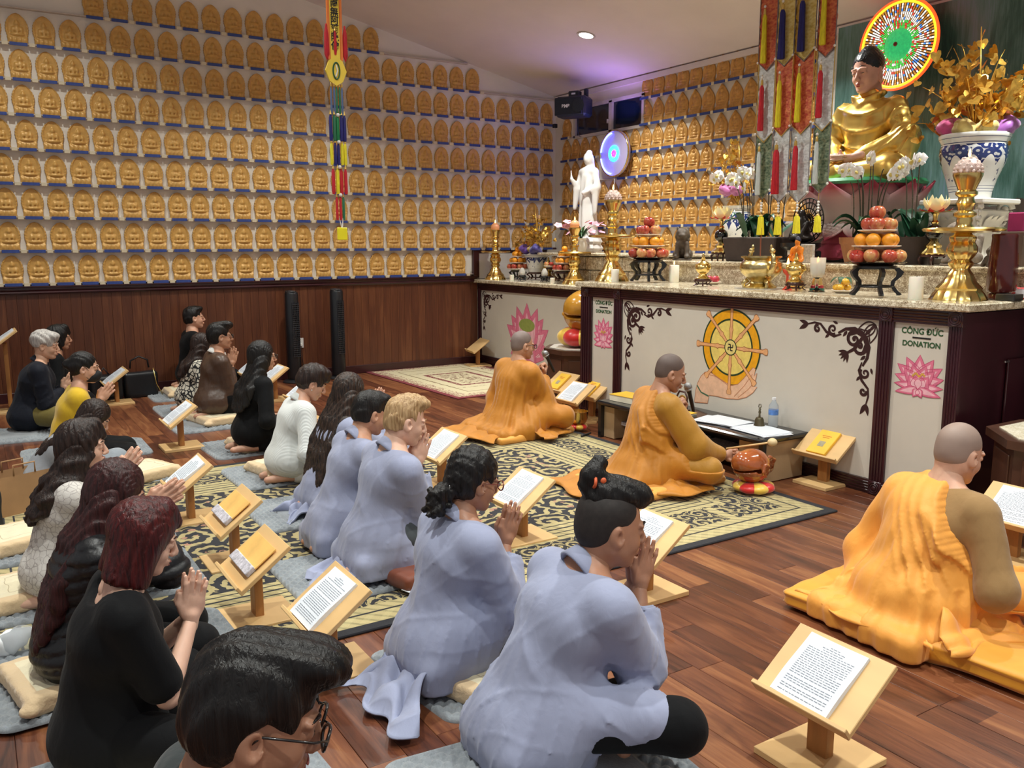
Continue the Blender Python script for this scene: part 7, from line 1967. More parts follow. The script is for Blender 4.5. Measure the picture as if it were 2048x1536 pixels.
    if topk!='none':
        v.cap(P+Vector((0,-.03,0)),P+Vector((0,.03,0)),.145*B,k=.05).cap(P,wst,.135*B,.13*B,k=.06).ell(P+Vector((0,0,-.02)),(.155*B,.185*B,.11),k=.05)
        v.cap(wst,ch,.122*B,.124*B,k=.05).cap(ch+Vector((-.01,-.075,.0)),ch+Vector((-.01,.075,.0)),.108*B,k=.05).cap(sh+Vector((-.01,-sw*.72,-.015)),sh+Vector((-.01,sw*.72,-.015)),.073,k=.05)
        if belly: v.ell(wst+Vector((.05,0,-.02)),(.12,.15,.13),k=.05)
        for q in(-1,1): v.cap(nk+Vector((-.012,q*.035,-.035)),sh+Vector((-.01,q*sw*.85,-.005)),.046,.058,k=.04)
        sl=.070*B if topk in('robe','monk') else .060*B
        for i in(0,1):
            we=El[i].lerp(Wr[i],sleeve if sleeve<=1 else 1); 
            if sleeve<=.12:   # short sleeve
                v.cap(S[i],S[i].lerp(El[i],.80),.062,.066,k=.03)
                dd=(El[i]-S[i]).normalized(); v.cap(S[i].lerp(El[i],.84),S[i].lerp(El[i],.84)+dd*.09,.046,.046,k=.006,op='s')
            else:
                r1=sl; r2=sl*(.98 if topk=='robe' else .72); r3=sl*(.86 if topk=='robe' else .55)
                v.cap(S[i],El[i],sl*1.02,r1,k=.035).cap(El[i],we,r1,r3,k=.03)
                if topk=='robe': v.cap(El[i]+Vector((0,0,-.02)),we.lerp(El[i],.2)+Vector((0,0,-.035)),r1*.9,r3*.8,k=.04)
                dd=(Wr[i]-El[i]).normalized(); v.cap(we-dd*.03,we+dd*.10,r3*.80,r3*1.0,k=.004,op='s')
        if topk=='robe':
            # long skirts: over thighs, flared round the hips to the floor
            v.ell(P+Vector((-.03,0,-.05)),(.175*B,.20*B,.15),k=.05)
            v.box((-.05,0,z0*.5+.03),(.11,.145,.03),.05,k=.05)
            if skirt:
                for i in(0,1): v.cap(hips[i]+Vector((0,0,.02)),hips[i].lerp(kn[i],.80)+Vector((0,0,.02)),.105,.080,k=.05)
        elif topk=='long':
            v.ell(P+Vector((-.02,0,-.03)),(.155*B,.18*B,.13),k=.05)
        # neck opening
        v.cap(nk+up2*.005+Vector((.02,0,.0)),nk+up2*.12+Vector((.04,0,0)),.052 if not female else .050,.075,k=.012,op='s')
        if topk=='scoop': v.ell(nk+Vector((.0,0,.01)),(.10,.115,.06),k=.012,op='s').ell(nk+Vector((-.06,0,-.01)),(.07,.085,.055),k=.012,op='s')
        zf=max(.016,z0-.075)
        cut=lambda x,y,z: zf-z
        amp=fold
        if topk=='puffer': dsp=lambda x,y,z,f=disp_cloth(.003,seed): f(x,y,z)-.012*np.sqrt(np.abs(np.sin((z-.25*x)*62)))+.008
        elif topk in('robe','long','shirt'): dsp=disp_robe(fold,seed,[(S[i],El[i],Wr[i]) for i in(0,1)],P,nk)
        else: dsp=disp_cloth(fold,seed)
        if topk!='monk':
            m_=v.mesh(h,dsp,amp*1.5+(.012 if topk=='puffer' else 0),cut)
            to=vobj(topname,m_,top,t)
    # legwear
    if pants is not None:
        kk=.90 if topk in('robe','monk') else 1
        v=Vol(); v.ell(P+Vector((0,0,-.02)),(.135*B*kk,.165*B*kk,.10),k=.04)
        for i in(0,1): v.cap(hips[i],kn[i],.098*kk,.078,k=.04).cap(kn[i],an[i].lerp(kn[i],.08),.074,.052,k=.03)
        vobj('trousers',v.mesh(h*1.1,disp_cloth(.006,seed+5),.008,lambda x,y,z:.012-z),pants,t)
    # collar
    if collar:
        ck,cm=collar; mb=MB(); n=22; r0=.052 if not female else .047
        Cm=Matrix.Translation(nk+Vector((.010,0,.016)))@Matrix.Rotation(la2+ (.35 if ck=='v' else .2),4,'Y')
        def f(u,v_):
            a=PI+ (u-.5)*2*(PI*.93); fr_=(1+math.cos(a))/2; r=r0+.022*(1-v_)+.010*fr_; z=-.034+.048*v_-.055*fr_*(1 if ck=='v' else .45); return (r*1.08*math.cos(a)-.005,r*math.sin(a),z)
        mb.grid(f,n,3); mb.xf(Cm); co=obj('collar',mb,cm,t,smooth='all'); md=co.modifiers.new('thick','SOLIDIFY'); md.thickness=.009; md.offset=1
    # tail of robe on the floor
    if tail:
        tx,ty,tw,tl,trz=tail; rs=np.random.RandomState(seed+9); ph=rs.rand(6)*6
        def f(u,v_):
            a=(u-.5); w=tw*(.55+.45*v_)*(1+.10*math.sin(7*v_+ph[0])); xx=-tl*v_*(1+.30*math.sin(a*6+ph[1])+.12*math.sin(a*15+ph[2]))+.03*math.sin(a*9+ph[1])*v_; yy=a*w*2*.5*(1+.12*math.sin(v_*6+ph[2]))
            zz=.030+.11*(1-v_)**1.5+ .040*abs(math.sin(a*9+3.4*v_+ph[3]+math.sin(v_*5+a*2)))*(1-.25*v_)+.014*math.sin(v_*13+a*6+ph[4])*(v_>.1)+.012*math.sin(17*a+ph[5])
            if v_>.93: zz=.022+.01*math.sin(a*14+ph[3])
            return (xx,yy,max(.016,zz))
        mb=MB().grid(f,40,26); mb.xf(Matrix.Translation((tx,ty,.004))@Matrix.Rotation(trz,4,'Z')); o=obj('robe_tail',mb,top,t,smooth='all'); md=o.modifiers.new('thick','SOLIDIFY'); md.thickness=.006; md.offset=1
    # hair
    if hair:
        v,op=hair_vol(hair); dm=op.get('d'); p=v.mesh(op.get('h',.0065),dm,.006 if dm else 0); vobj('hair',tf(p,Hm),hairk,t)
        if 'extra' in op: op['extra'](t,Hm,hairk)
    if op_world.get(hair): op_world[hair](t,Hm,hairk,nk,sh,P)
    if glasses:
        mb=MB(); 
        for q in(-1,1):
            mb.tube([Vector((.112-.10*abs(.034+.0*a-0)*0-.004*abs(math.cos(a)),q*(.034+.0235*math.cos(a)),-.004+.019*math.sin(a))) for a in [i*PI/9 for i in range(19)]],.0030,6,cap=False)
            mb.tube([Vector((.110,q*.057,.004)),Vector((.085,q*.072,.005)),Vector((.004,q*.079,.004)),Vector((-.010,q*.078,-.014))],.0022,6)
        mb.tube([Vector((.110,-.011,.0)),Vector((.114,0,.003)),Vector((.110,.011,.0))],.002,6); mb.xf(Hm)
        obj('glasses',mb,glasses,t,smooth='all')
    if mask:
        v=Vol().ell((.062,0,-.062),(.052,.058,.052),k=.02).ell((.10,0,-.045),(.022,.020,.024),k=.03).ell((.03,0,-.085),(.05,.055,.03),k=.02); mm=v.mesh(.005); mo=vobj('face_mask',tf(mm,Hm),mat('mask_black',(20,20,24),.7),t)
        mb=MB()
        for q in(-1,1): mb.tube([Vector((.045,q*.060,-.03)),Vector((.01,q*.076,.015)),Vector((-.02,q*.08,.01)),Vector((-.022,q*.078,-.03)),Vector((.04,q*.060,-.085))],.0016,5)
        mb.xf(Hm); obj('ear_loop',mb,MATS['mask_black'],mo)
    if extra: extra(t,dict(Hm=Hm,nk=nk,sh=sh,P=P,El=El,Wr=Wr,S=S,kn=kn,an=an,toe=toe,up=up2,ch=ch,wst=wst,z0=z0,h=h,SK=SK))
    return t
op_world={}
def hair_vol(k):
    v=Vol(); o={}
    def base(dx=0,g=0): v.ell((-.020+dx,0,.036),(.098+g,.083+g,.092+g),k=.02)
    def face(): # carve the face and ears free
        v.ell((.090,0,-.040),(.070,.064,.095),k=.012,op='s')
    def ears():
        for q in(-1,1): v.ell((.012,q*.088,-.026),(.036,.030,.050),k=.01,op='s')
    nz=lambda a,f1=140,f2=60:(lambda x,y,z: a*np.sin(f1*y+f2*x+3*np.sin(40*z))+a*.6*np.sin(f1*.7*x-f2*y+20*z))
    if k=='short':
        base(); v.ell((-.035,0,-.02),(.078,.074,.07),k=.03).ell((.045,0,.095),(.055,.06,.03),k=.03); face(); ears(); v.ell((.01,0,-.11),(.13,.12,.065),k=.01,op='s'); o['d']=nz(.0022)
    elif k=='quiff':
        base(0,.004); v.ell((-.035,0,-.02),(.08,.076,.075),k=.03).ell((.055,0,.105),(.060,.062,.034),k=.03).ell((.085,.01,.095),(.035,.05,.028),k=.02); face(); ears(); v.ell((.01,0,-.115),(.13,.12,.06),k=.01,op='s'); o['d']=lambda x,y,z:.0028*np.sin(170*y+30*x+50*z)+.0012*np.sin(400*y+60*x)
    elif k=='crop':
        v.ell((-.020,0,.036),(.094,.080,.088),k=.02).ell((-.035,0,-.02),(.074,.070,.07),k=.03).ell((.03,0,.10),(.07,.062,.035),k=.03); face(); ears(); v.ell((.01,0,-.105),(.13,.12,.06),k=.01,op='s'); o['d']=nz(.003,190,120)
    elif k=='stubble':
        v.ell((-.0165,0,.034),(.0935,.0765,.088),k=.02).ell((-.03,0,-.02),(.070,.066,.062),k=.03); v.ell((.088,0,-.055),(.078,.070,.100),k=.01,op='s'); ears(); v.ell((.01,0,-.105),(.13,.12,.06),k=.01,op='s')
    elif k=='topknot':
        v.ell((.030,0,.098),(.085,.052,.040),k=.03).ell((-.03,0,.085),(.075,.056,.055),k=.03).cap((.06,0,.10),(-.06,0,.125),.032,.030,k=.03).ell((-.085,0,.145),(.036,.034,.032),k=.014).ell((-.07,.01,.178),(.026,.026,.024),k=.012).ell((-.102,0,.118),(.022,.024,.03),k=.012)
        v.ell((.095,0,.0),(.05,.08,.055),k=.015,op='s'); o['d']=lambda x,y,z:.0022*np.sin(260*y+40*x)+.0015*np.sin(150*z+90*x)
        def ex(t,Hm,hk):
            v2=Vol().ell((-.018,0,.032),(.0945,.0785,.089),k=.02).ell((-.035,0,-.02),(.072,.068,.066),k=.03); v2.ell((.100,0,-.050),(.088,.090,.110),k=.01,op='s')
            for q in(-1,1): v2.ell((.012,q*.088,-.028),(.036,.030,.050),k=.008,op='s')
            v2.ell((.02,0,-.112),(.13,.12,.062),k=.01,op='s')
            vobj('shaved_sides',tf(v2.mesh(.0055),Hm),mat('fade_black',(38,32,30),.7,var=.15,scale=60),t)
            mb=MB().tube([Vector((-.080+.030*math.cos(a)*.3,.042*math.cos(a),.128+.040*math.sin(a)*.45)) for a in [i*PI/8 for i in range(17)]],.005,6,cap=False).ball((-.062,-.026,.135),(.012,.010,.012),8,6); mb.xf(Hm); obj('hair_tie',mb,mat('tie_orange',(214,96,50),.6),t,smooth='all')
        o['extra']=ex
    elif k=='curlytail':
        base(0,.006); v.ell((-.04,0,-.015),(.085,.082,.075),k=.03).ell((-.02,0,.06),(.09,.078,.075),k=.03); face(); ears(); v.ell((.06,0,-.12),(.11,.12,.07),k=.01,op='s')
        r=np.random.RandomState(3)
        v.ell((-.125,0,-.065),(.04,.042,.042),k=.02)
        v.ell((-.145,0,-.10),(.04,.045,.05),k=.02)
        for i in range(90): c=np.clip(r.normal(size=3),-1.5,1.5)*(.022,.027,.032); v.ell((-.146+c[0],c[1],-.105+c[2]),.013,k=.008)
        o['d']=lambda x,y,z:.004*np.sin(130*x+60*z)*np.sin(120*y+40*z)+.002*np.sin(260*z+90*y)*np.sin(240*x)
        def ex(t,Hm,hk):
            mb=MB().tube([Vector((-.108+.012*math.cos(a),.036*math.cos(a),-.055+.036*math.sin(a))) for a in [i*PI/8 for i in range(17)]],.0045,6,cap=False); mb.xf(Hm); obj('hair_clip',mb,GLF,t,smooth='all')
        o['extra']=ex
    elif k=='bob':
        base(0,.010); v.cap((-.03,.03,.03),(-.035,.05,-.12),.080,.070,k=.03).cap((-.03,-.03,.03),(-.035,-.05,-.12),.080,.070,k=.03).cap((.0,.06,.0),(.005,.075,-.125),.045,.035,k=.03).cap((.0,-.06,.0),(.005,-.075,-.125),.045,.035,k=.03).cap((.03,.0,.10),(.085,.03,.06),.045,.025,k=.03)
        v.ell((.098,0,-.050),(.062,.060,.10),k=.012,op='s').box((0,0,-.215),(.2,.2,.05),.02,k=.012,op='s'); o['d']=lambda x,y,z:.0022*np.sin(230*np.arctan2(y,x+.03)*.35+10*z)+.001*np.sin(600*np.arctan2(y,x+.03)*.3)
    elif k in('long','longpart','wavy','messy'):
        base(0,.008); v.ell((-.03,0,-.02),(.09,.088,.09),k=.03).cap((-.03,0,-.04),(-.045,0,-.14),.078,.070,k=.03)
        for q in(-1,1): v.cap((.02,q*.06,.03),(.015,q*.068,-.06),.030,.028,k=.03)
        v.ell((.098,0,-.045),(.060,.057,.098),k=.012,op='s')
        if k=='wavy': v.cap((.05,.0,.10),(.085,.02,.045),.035,.022,k=.03); 
        o['d']=(lambda x,y,z:.0025*np.sin(60*np.arctan2(y,x+.03))+.001*np.sin(150*np.arctan2(y,x+.03))) if k!='wavy' else (lambda x,y,z:.005*np.sin(50*z+8*np.arctan2(y,x+.03))*np.sin(9*np.arctan2(y,x+.03)+30*z))
    elif k=='bun':
        base(0,.002); v.ell((-.035,0,-.01),(.078,.076,.07),k=.03); face(); ears(); v.ell((.03,0,-.11),(.12,.12,.06),k=.01,op='s'); v.ell((-.115,0,.02),(.045,.042,.042),k=.015); r=np.random.RandomState(4)
        for i in range(10): c=r.normal(size=3)*.018; v.ell((-.12+c[0],c[1],.02+c[2]),.020,k=.008)
        v.cap((-.095,0,-.05),(-.09,0,-.12),.012,.006,k=.01)
        o['d']=lambda x,y,z:.0018*np.sin(160*y+90*z+60*x)
    elif k=='pixie':
        base(0,.012); v.ell((.02,0,.10),(.085,.075,.045),k=.03).ell((.075,0,.065),(.04,.06,.03),k=.02).ell((-.05,0,-.01),(.075,.076,.07),k=.03); v.ell((.092,0,-.050),(.066,.062,.088),k=.012,op='s'); ears(); v.ell((.03,0,-.115),(.12,.12,.06),k=.01,op='s'); o['d']=lambda x,y,z:.004*np.sin(110*x+60*y+40*z)*np.sin(90*y-50*z)
    elif k=='silver':
        base(0,.010); v.ell((-.04,0,.06),(.085,.08,.06),k=.03).ell((.055,0,.085),(.05,.065,.035),k=.03).ell((-.105,.01,.03),(.03,.04,.035),k=.02); v.ell((.092,0,-.050),(.066,.068,.090),k=.012,op='s'); ears(); v.ell((.0,0,-.075),(.13,.12,.075),k=.01,op='s'); o['d']=lambda x,y,z:.003*np.sin(120*y+60*x+80*z)
    return v,o
def long_hair(length,width,wav=0,front=0,seed=0,off=0):
    """straight hair falling down the back following the torso"""
    def fn(t,Hm,hk,nk,sh,P):
        v=Vol(); top=Hm@Vector((-.055,0,-.02)); b=sh+Vector((-.100,0,.01)); d=(P-sh); 
        n=9; r=np.random.RandomState(seed)
        for i in range(n):
            u=(i/(n-1)-.5)*2; y0=u*.070; y1=u*width
            e=b+d.normalized()*(length*(1-.10*abs(u)+.05*r.rand()))+Vector((-.055,y1+off,0)); m=Vector((b.x+.02+.03*abs(u),y0*1.25+off*.3,b.z+.01))
            tp=Vector((top.x+.030*abs(u),top.y+y0*1.15,top.z)); v.path([tp,m,m.lerp(e,.5)+Vector((-.006,0,0)),e],[.034,.034,.028,.010],k=.03)
        for q in(-1,1):
            for j in range(3):
                x0=.012-.036*j; a0=Hm@Vector((x0,q*.080,-.035)); a1=Vector((lerp(a0.x,sh.x-.03,.6)-.012*j,q*(.098+.004*j),sh.z+.045)); a2=b+d.normalized()*(length*(.62+.1*j))+Vector((.0-.02*j,q*(width+.035-.01*j),0)); v.path([a0,a1,a1.lerp(a2,.45)+Vector((-.02,q*.012,.01)),a2],[.026,.028,.024,.010],k=.03)
            if front: tp=Hm@Vector((.02,q*.072,-.03)); v.path([tp,sh+Vector((.04,q*.085,.0)),sh+Vector((.075,q*.09,-front))],[.026,.024,.012],k=.02)
        am=.004
        f=(lambda x,y,z:am*np.sin(150*y+8*np.sin(9*z))+.002*np.sin(330*y+50*x)) if not wav else (lambda x,y,z:.011*np.sin(60*z+3*np.sin(30*y))*np.sin(45*y+25*z)+.004*np.sin(150*y+40*z))
        vobj('long_hair',v.mesh(.0085,f,.007 if not wav else .012),hk,t)
    return fn

# ---------------------------------------------------------------- lay people
def px_(px,py,z): q=aZ(px,py,z); return q
# man with the topknot (nearest)
def beads(t,d):
    pass
person('man with black topknot in grey robe, chin on praying hands, front centre',1.364,2.015,R_(-4),1.0,'cross',.06,18,0,10,-14,0,'c',hands='pray',handp=(0.201,-0.101),handt=16,top=ROBE,topk='robe',topname='robe',hs=1.10,kf=1.12,bulk=1.13,sleeve=.62,pants=BLACK,hair='topknot',hairk=HB,h=.0085,zh=0.7,seed=3,head=HEADFAT,collar=('v',ROBE),fold=.008,belly=1,headoff=.02,skirt=True,elb=-.15)
person('woman with curly black ponytail and glasses in grey robe beside the blond man',1.359,2.581,R_(2),.96,'kneel',.11,6,0,14,-4,0,'c',True,hands='pray',handp=(0.199,-0.15),handt=22,top=ROBE,topk='robe',topname='robe',bulk=1.10,sleeve=.66,pants=NAVY,hair='curlytail',hairk=HB,glasses=mat('glasses_red_brown',(120,50,40),.25,var=0,coat=.5),h=.0085,zh=0.72,seed=8,collar=('v',ROBE),fold=.007,tail=(-.10,.02,.46,.30,.35))
def blond(t,d):
    mb=MB(); w=d['Wr'][0].lerp(d['El'][0],.06); dirv=(d['Wr'][0]-d['El'][0]).normalized(); u=dirv.orthogonal().normalized(); w2=dirv.cross(u)
    mb.tube([w+(u*math.cos(a)+w2*math.sin(a))*.031 for a in [i*PI/8 for i in range(17)]],.005,6,cap=False); obj('bracelet',mb,mat('bead_brown',(80,40,30),.4),t,smooth='all')
person('young man with short blond hair in grey robe, hands at his lips',1.547,3.6,R_(0),1.0,'kneel',.13,8,0,16,-10,0,'d',hands='pray',handp=(0.12,-0.097),handt=20,top=ROBE,topk='robe',topname='robe',bulk=1.0,sleeve=.70,pants=DGREY,hair='crop',hairk=HBL,h=.009,zh=0.74,seed=12,collar=('v',ROBE),fold=.007,tail=(-.10,-.02,.38,.24,-.15),extra=blond,skirt=False)
person('man with short black hair in grey robe, mostly hidden behind the blond man',1.521,4.038,R_(0),.95,'kneel',.10,12,0,18,0,0,'b',hands='pray',top=ROBE,topk='robe',topname='robe',sleeve=.7,hair='short',hairk=HB,h=.012,zh=0.7,seed=14,collar=('v',ROBE))
op_world['long']=long_hair(.40,.11,0,.0,1,-.01)
person('woman in grey robe with very long brown hair and glasses',1.705,4.652,R_(4),.96,'kneel',.11,8,0,14,6,0,'a',True,hands='pray',top=ROBE,topk='robe',topname='robe',sleeve=.7,hair='long',hairk=HLN,glasses=GLF,h=.010,zh=0.7,seed=15,pants=NAVY,fold=.006,tail=(-.10,.0,.32,.22,.0))
def pearl(t,d): e=MB().ball(d['Hm']@Vector((.005,-.082,-.045)),.006,8,6); obj('pearl_earring',e,BEAD,t,smooth='all')
op_world['pixie']=None
person('woman in white ribbed sweater with short brown hair and pearl earring',1.698,5.402,R_(-2),.95,'kneel',.10,10,0,26,-12,0,'a',True,hands='lap',top=knit(),topk='long',topname='sweater',bulk=1.05,sleeve=.95,pants=WSH,hair='pixie',hairk=HBR,h=.010,zh=0.66,seed=17,collar=('r',WHITEK),fold=.004,extra=pearl)
op_world['longpart']=long_hair(.24,.115,0,.0,2)
person('woman in black blazer with long straight black hair and glasses',1.727,6.37,R_(2),.97,'kneel',.10,6,0,2,-4,0,'a',True,hands='lap',top=BLACK,topk='long',topname='blazer',sleeve=.95,pants=BLACK,hair='longpart',hairk=HB,glasses=GLF,h=.011,zh=0.73,seed=19,fold=.004,lips=LIPR)
person('man in brown leather jacket with white collar and glasses, praying',1.768,7.717,R_(0),1.0,'kneel',.12,4,0,0,-6,0,'b',hands='pray',handp=(0.117,-0.129),handt=16,top=LEATH,topk='long',topname='leather_jacket',bulk=1.05,sleeve=.86,pants=BLACK,hair='quiff',hairk=HB,glasses=GLF,h=.011,zh=0.76,seed=21,collar=('r',WSH),fold=.007)
op_world['messy']=long_hair(.12,.06,0,0,5)
person('long-haired woman in black and white patterned blouse behind the leather jacket',1.673,8.164,R_(0),.93,'kneel',.10,8,0,10,0,0,'a',True,hands='lap',top=PATB,topk='long',topname='blouse',sleeve=.9,pants=WSH,hair='messy',hairk=HBR,h=.013,zh=0.64,seed=22)
def feet9(t,d): pass
person('man in black sweater sitting upright nearest the wainscot',1.928,9.368,R_(0),1.0,'kneel',.14,2,0,-2,-4,0,'a',hands='lap',top=BLACK,topk='long',topname='sweater',sleeve=.95,pants=BLACK,hair='short',hairk=HB,h=.012,zh=0.8,seed=23,fold=.004)
# left block
person('silver-haired man in black jacket cross-legged at the far left',0.369,8.201,R_(-6),1.0,'cross',.05,10,0,8,-16,0,'e',hands='pray',handp=(0.156,-0.266),handt=35,top=NAVY,topk='long',topname='jacket',bulk=1.14,sleeve=.9,pants=OLIV,hair='silver',hairk=HSV,h=.011,zh=0.72,seed=25,fold=.008,collar=('r',NAVY))
person('dark-haired person in black behind the silver-haired man',0.582,8.993,R_(0),.98,'cross',.05,6,0,4,0,0,'b',hands='lap',top=BLACK,topk='long',topname='shirt',sleeve=.95,pants=BLACK,hair='wavy',hairk=HB,h=.014,zh=0.7,seed=26)
person('woman in yellow top and black face mask, hands together',0.495,6.516,R_(-3),.95,'kneel',.08,10,0,6,-10,0,'a',True,hands='pray',handp=(0.127,-0.124),handt=42,top=YELL,topk='shirt',topname='top',sleeve=.5,pants=BLACK,hair='bun',hairk=HB,h=.011,zh=0.72,seed=27,mask=True,fold=.004)
person('dark-haired woman in grey sweat trousers bowing low on a cream cushion',0.294,5.819,R_(-8),.92,'cross',.05,30,0,34,-10,0,'a',True,hands='lap',kf=1.7,top=mat('shirt_heather',(150,154,160),.85),topk='shirt',topname='shirt',sleeve=.9,pants=GREYT,hair='messy',hairk=HBR,h=.012,zh=0.5,seed=29)
op_world['wavy']=long_hair(.14,.10,1,.08,7)
person('woman with wavy dark hair in white printed blouse, hands raised',0.239,4.045,R_(-2),.95,'kneel',.10,9,0,6,-6,0,'d',True,hands='pray',handp=(0.194,-0.038),handt=40,top=PATW,topk='long',topname='blouse',sleeve=.8,pants=BLACK,hair='wavy',hairk=HBR,h=.010,zh=0.7,seed=31,fold=.006)
op_world['longred']=long_hair(.40,.10,0,0,9)
_hv=hair_vol
def hair_vol(k): return _hv('long' if k=='longred' else k)
person('woman with long red-brown hair in black quilted puffer jacket',0.229,3.183,R_(-2),.96,'kneel',.10,9,0,22,-4,0,'a',True,hands='pray',handp=(0.177,0.041),handt=60,top=puffer(),topk='puffer',topname='puffer_jacket',bulk=1.06,sleeve=.92,pants=BLACK,hair='longred',hairk=HRB,h=.0085,zh=0.7,seed=33)
person('woman with dark red bob in black short-sleeved top, praying',0.242,2.628,R_(-2),.96,'cross',.05,7,0,20,0,0,'d',True,hands='pray',handp=(0.193,-0.177),handt=10,top=BLACK,topk='scoop',topname='top',bulk=1.10,sleeve=.1,pants=BLACK,hair='bob',hairk=HRD,h=.0085,zh=0.7,seed=35,fold=.003)
person('black-haired man with glasses and dark jacket, nearest at the bottom edge',0.189,1.267,R_(-6),1.02,'cross',.13,6,0,20,-10,0,'c',hands='lap',top=clothm('jacket_charcoal',(40,48,50),.7),topk='long',topname='jacket',bulk=1.08,sleeve=.95,pants=BLACK,hair='quiff',hairk=HB,glasses=GLF,h=.0085,zh=0.84,seed=37,head=HEADFAT,collar=('r',MATS['jacket_charcoal']))
person('person in khaki clothes cut off by the left edge',-.28,8.25,R_(0),.96,'cross',.05,4,0,0,0,0,'b',hands='lap',top=KHAK,topk='long',topname='shirt',sleeve=.9,pants=KHAK,hair='short',hairk=HB,h=.014,zh=0.7,seed=39,eyes=False)

# ---------------------------------------------------------------- monks
def drape(kind,mt,seed,amp=.007,tailm=None,CUTY=-.045):
    """big outer robe wrapped round the body"""
    def fn(t,d):
        P,wst,ch,sh,nk,S,El,Wr,kn,an,up_,z0=[d[k_] for k_ in('P','wst','ch','sh','nk','S','El','Wr','kn','an','up','z0')]
        v=Vol()
        v.ell(P+Vector((-.03,0,-.05)),(.22,.25,.17),k=.07).cap(P,wst,.175,.16,k=.07).cap(wst,ch,.165,.155,k=.07).cap(ch+Vector((-.01,-.08,.0)),ch+Vector((-.01,.08,.0)),.122,k=.06).cap(sh+Vector((-.01,-.12,-.01)),sh+Vector((-.01,.12,-.01)),.082,k=.05)
        for q in(-1,1): v.cap(nk+Vector((-.015,q*.04,-.025)),sh+Vector((-.01,q*.15,.0)),.052,.066,k=.04)
        ridges=[]
        if kind=='both':      # covers both shoulders and arms, falls to the floor in a cone
            for i,q in enumerate((-1,1)):
                v.cap(S[i],El[i],.082,.088,k=.05).cap(El[i],El[i].lerp(Wr[i],.8),.080,.062,k=.04).cap(El[i]+Vector((-.02,0,-.05)),Vector((-.05,q*.24,.10)),.085,.10,k=.06)
                dd=(Wr[i]-El[i]).normalized(); v.cap(El[i].lerp(Wr[i],.78),El[i].lerp(Wr[i],.78)+dd*.1,.045,.06,k=.004,op='s')
            v.box((-.10,0,.05),(.20,.24,.02),.05,k=.08)
        else:
            i=1; q=1
            v.cap(S[i],El[i],.078,.084,k=.05).cap(El[i],El[i].lerp(Wr[i],.7),.078,.066,k=.04)
            v.cap(El[i]+Vector((-.02,0,-.05)),Vector((-.05,.24,.10)),.08,.09,k=.06).box((-.10,.03,.05),(.18,.22,.02),.05,k=.08)
            dd=(Wr[i]-El[i]).normalized(); v.cap(El[i].lerp(Wr[i],.7),El[i].lerp(Wr[i],.7)+dd*.1,.045,.06,k=.004,op='s')
            for j in range(3):    # rolled folds from left shoulder down to the right hip across the back
                o=j*.018; v.path([nk+Vector((.07,.05,-.02-o)),nk+Vector((.0,.075-o*.3,.03-o)),nk+Vector((-.075,.02-o,-.02-o)),ch+Vector((-.135,-.06-o*.6,.06-o*1.6)),wst+Vector((-.13,-.15,.12-o*2.2)),wst+Vector((-.02,-.185,.04-o*1.5)),wst+Vector((.10,-.14,.03-o))],.008,k=.03)
        for i in(0,1): v.cap(P+Vector((0,(i*2-1)*.09,.02)),kn[i]+Vector((.0,0,.015)),.11,.088,k=.05).cap(kn[i],an[i],.085,.07,k=.05)
        # neck opening
        v.cap(nk+Vector((.03,0,.0)),nk+up_*.12+Vector((.05,0,0)),.058,.08,k=.012,op='s')
        rs=np.random.RandomState(seed)
        def f(x,y,z):
            a=np.arctan2(y,x-.02-.12*z); g=np.clip(1.15-(z-.02)/.62,0.15,1)
            s=np.sin(17*a+3*np.sin(5*z+1)+2.5*np.sin(2.2*a))*.9+.6*np.sin(29*a+6*z+2*np.sin(8*z))
            if kind!='both': s=s*.6+.8*np.sin(34*(z+.55*y)+3*np.sin(6*y))*np.clip((z-.15)/.2,0,1)
            if kind!='both':
                dc=(y-CUTY)*.86-(z-nk.z-.03)*.5; s=s*np.where((z>.25)&(dc<.2),np.clip(dc/.2,.05,1),1)-2.2*(1-np.abs(np.sin(dc*72+.25*np.sin(9*z))))**1.1*np.clip((.20-dc)/.06,0,1)*np.clip((z-.22)/.08,0,1)
            else: s=s+.5*np.sin(24*(z-.5*x)+3*np.sin(9*x+5*y))*np.clip((z-.2)/.2,0,1)
            return s*amp*g
        cutf=None
        if kind=='one':
            def cutf(x,y,z):   # bare right shoulder: plane from left neck down to right flank
                n=np.array((0.,.86,-.50)); n/=np.linalg.norm(n); pc=np.array((nk.x,CUTY,nk.z+.03)); s=-( (x-pc[0])*0+(y-pc[1])*n[0+1]+(z-pc[2])*n[2]); lim=.0
                return np.maximum(np.where((z>.18)&(s>0),s-.0,-.05)*1.0,.016-z)
        else: cutf=lambda x,y,z:.016-z
        p=v.mesh(d['h'],f,amp*3.2,cutf); vobj('outer_robe',p,mt,t)
    return fn
def floor_cloth(t,mt,tx,ty,tw,tl,rz,seed,z=.02):
    rs=np.random.RandomState(seed); ph=rs.rand(6)*6
    def f(u,v_):
        a=(u-.5); w=tw*(.7+.5*v_)*(1+.08*math.sin(7*v_+ph[0])); xx=-tl*v_*(1-.5*a*a)+.03*math.sin(a*9+ph[1]); yy=a*w
        zz=z+.10*(1-v_)**2+.024*abs(math.sin(a*11+2*v_+ph[3]+math.sin(v_*4)))*(1-.5*v_)+.006*math.sin(v_*17+a*7+ph[4])
        return (xx,yy,max(z-.004,zz if v_<.96 else z))
    mb=MB().grid(f,40,22); mb.xf(Matrix.Translation((tx,ty,0))@Matrix.Rotation(rz,4,'Z')); o=obj('robe_hem',mb,mt,t,smooth='all'); md=o.modifiers.new('thick','SOLIDIFY'); md.thickness=.006; md.offset=1
MICB=mat('mic_black',(24,24,26),.35,var=.05); MICG=mat('mic_mesh',(150,150,150),.35,metal=.8,var=.2,scale=200,bmp=.6,bscale=300)
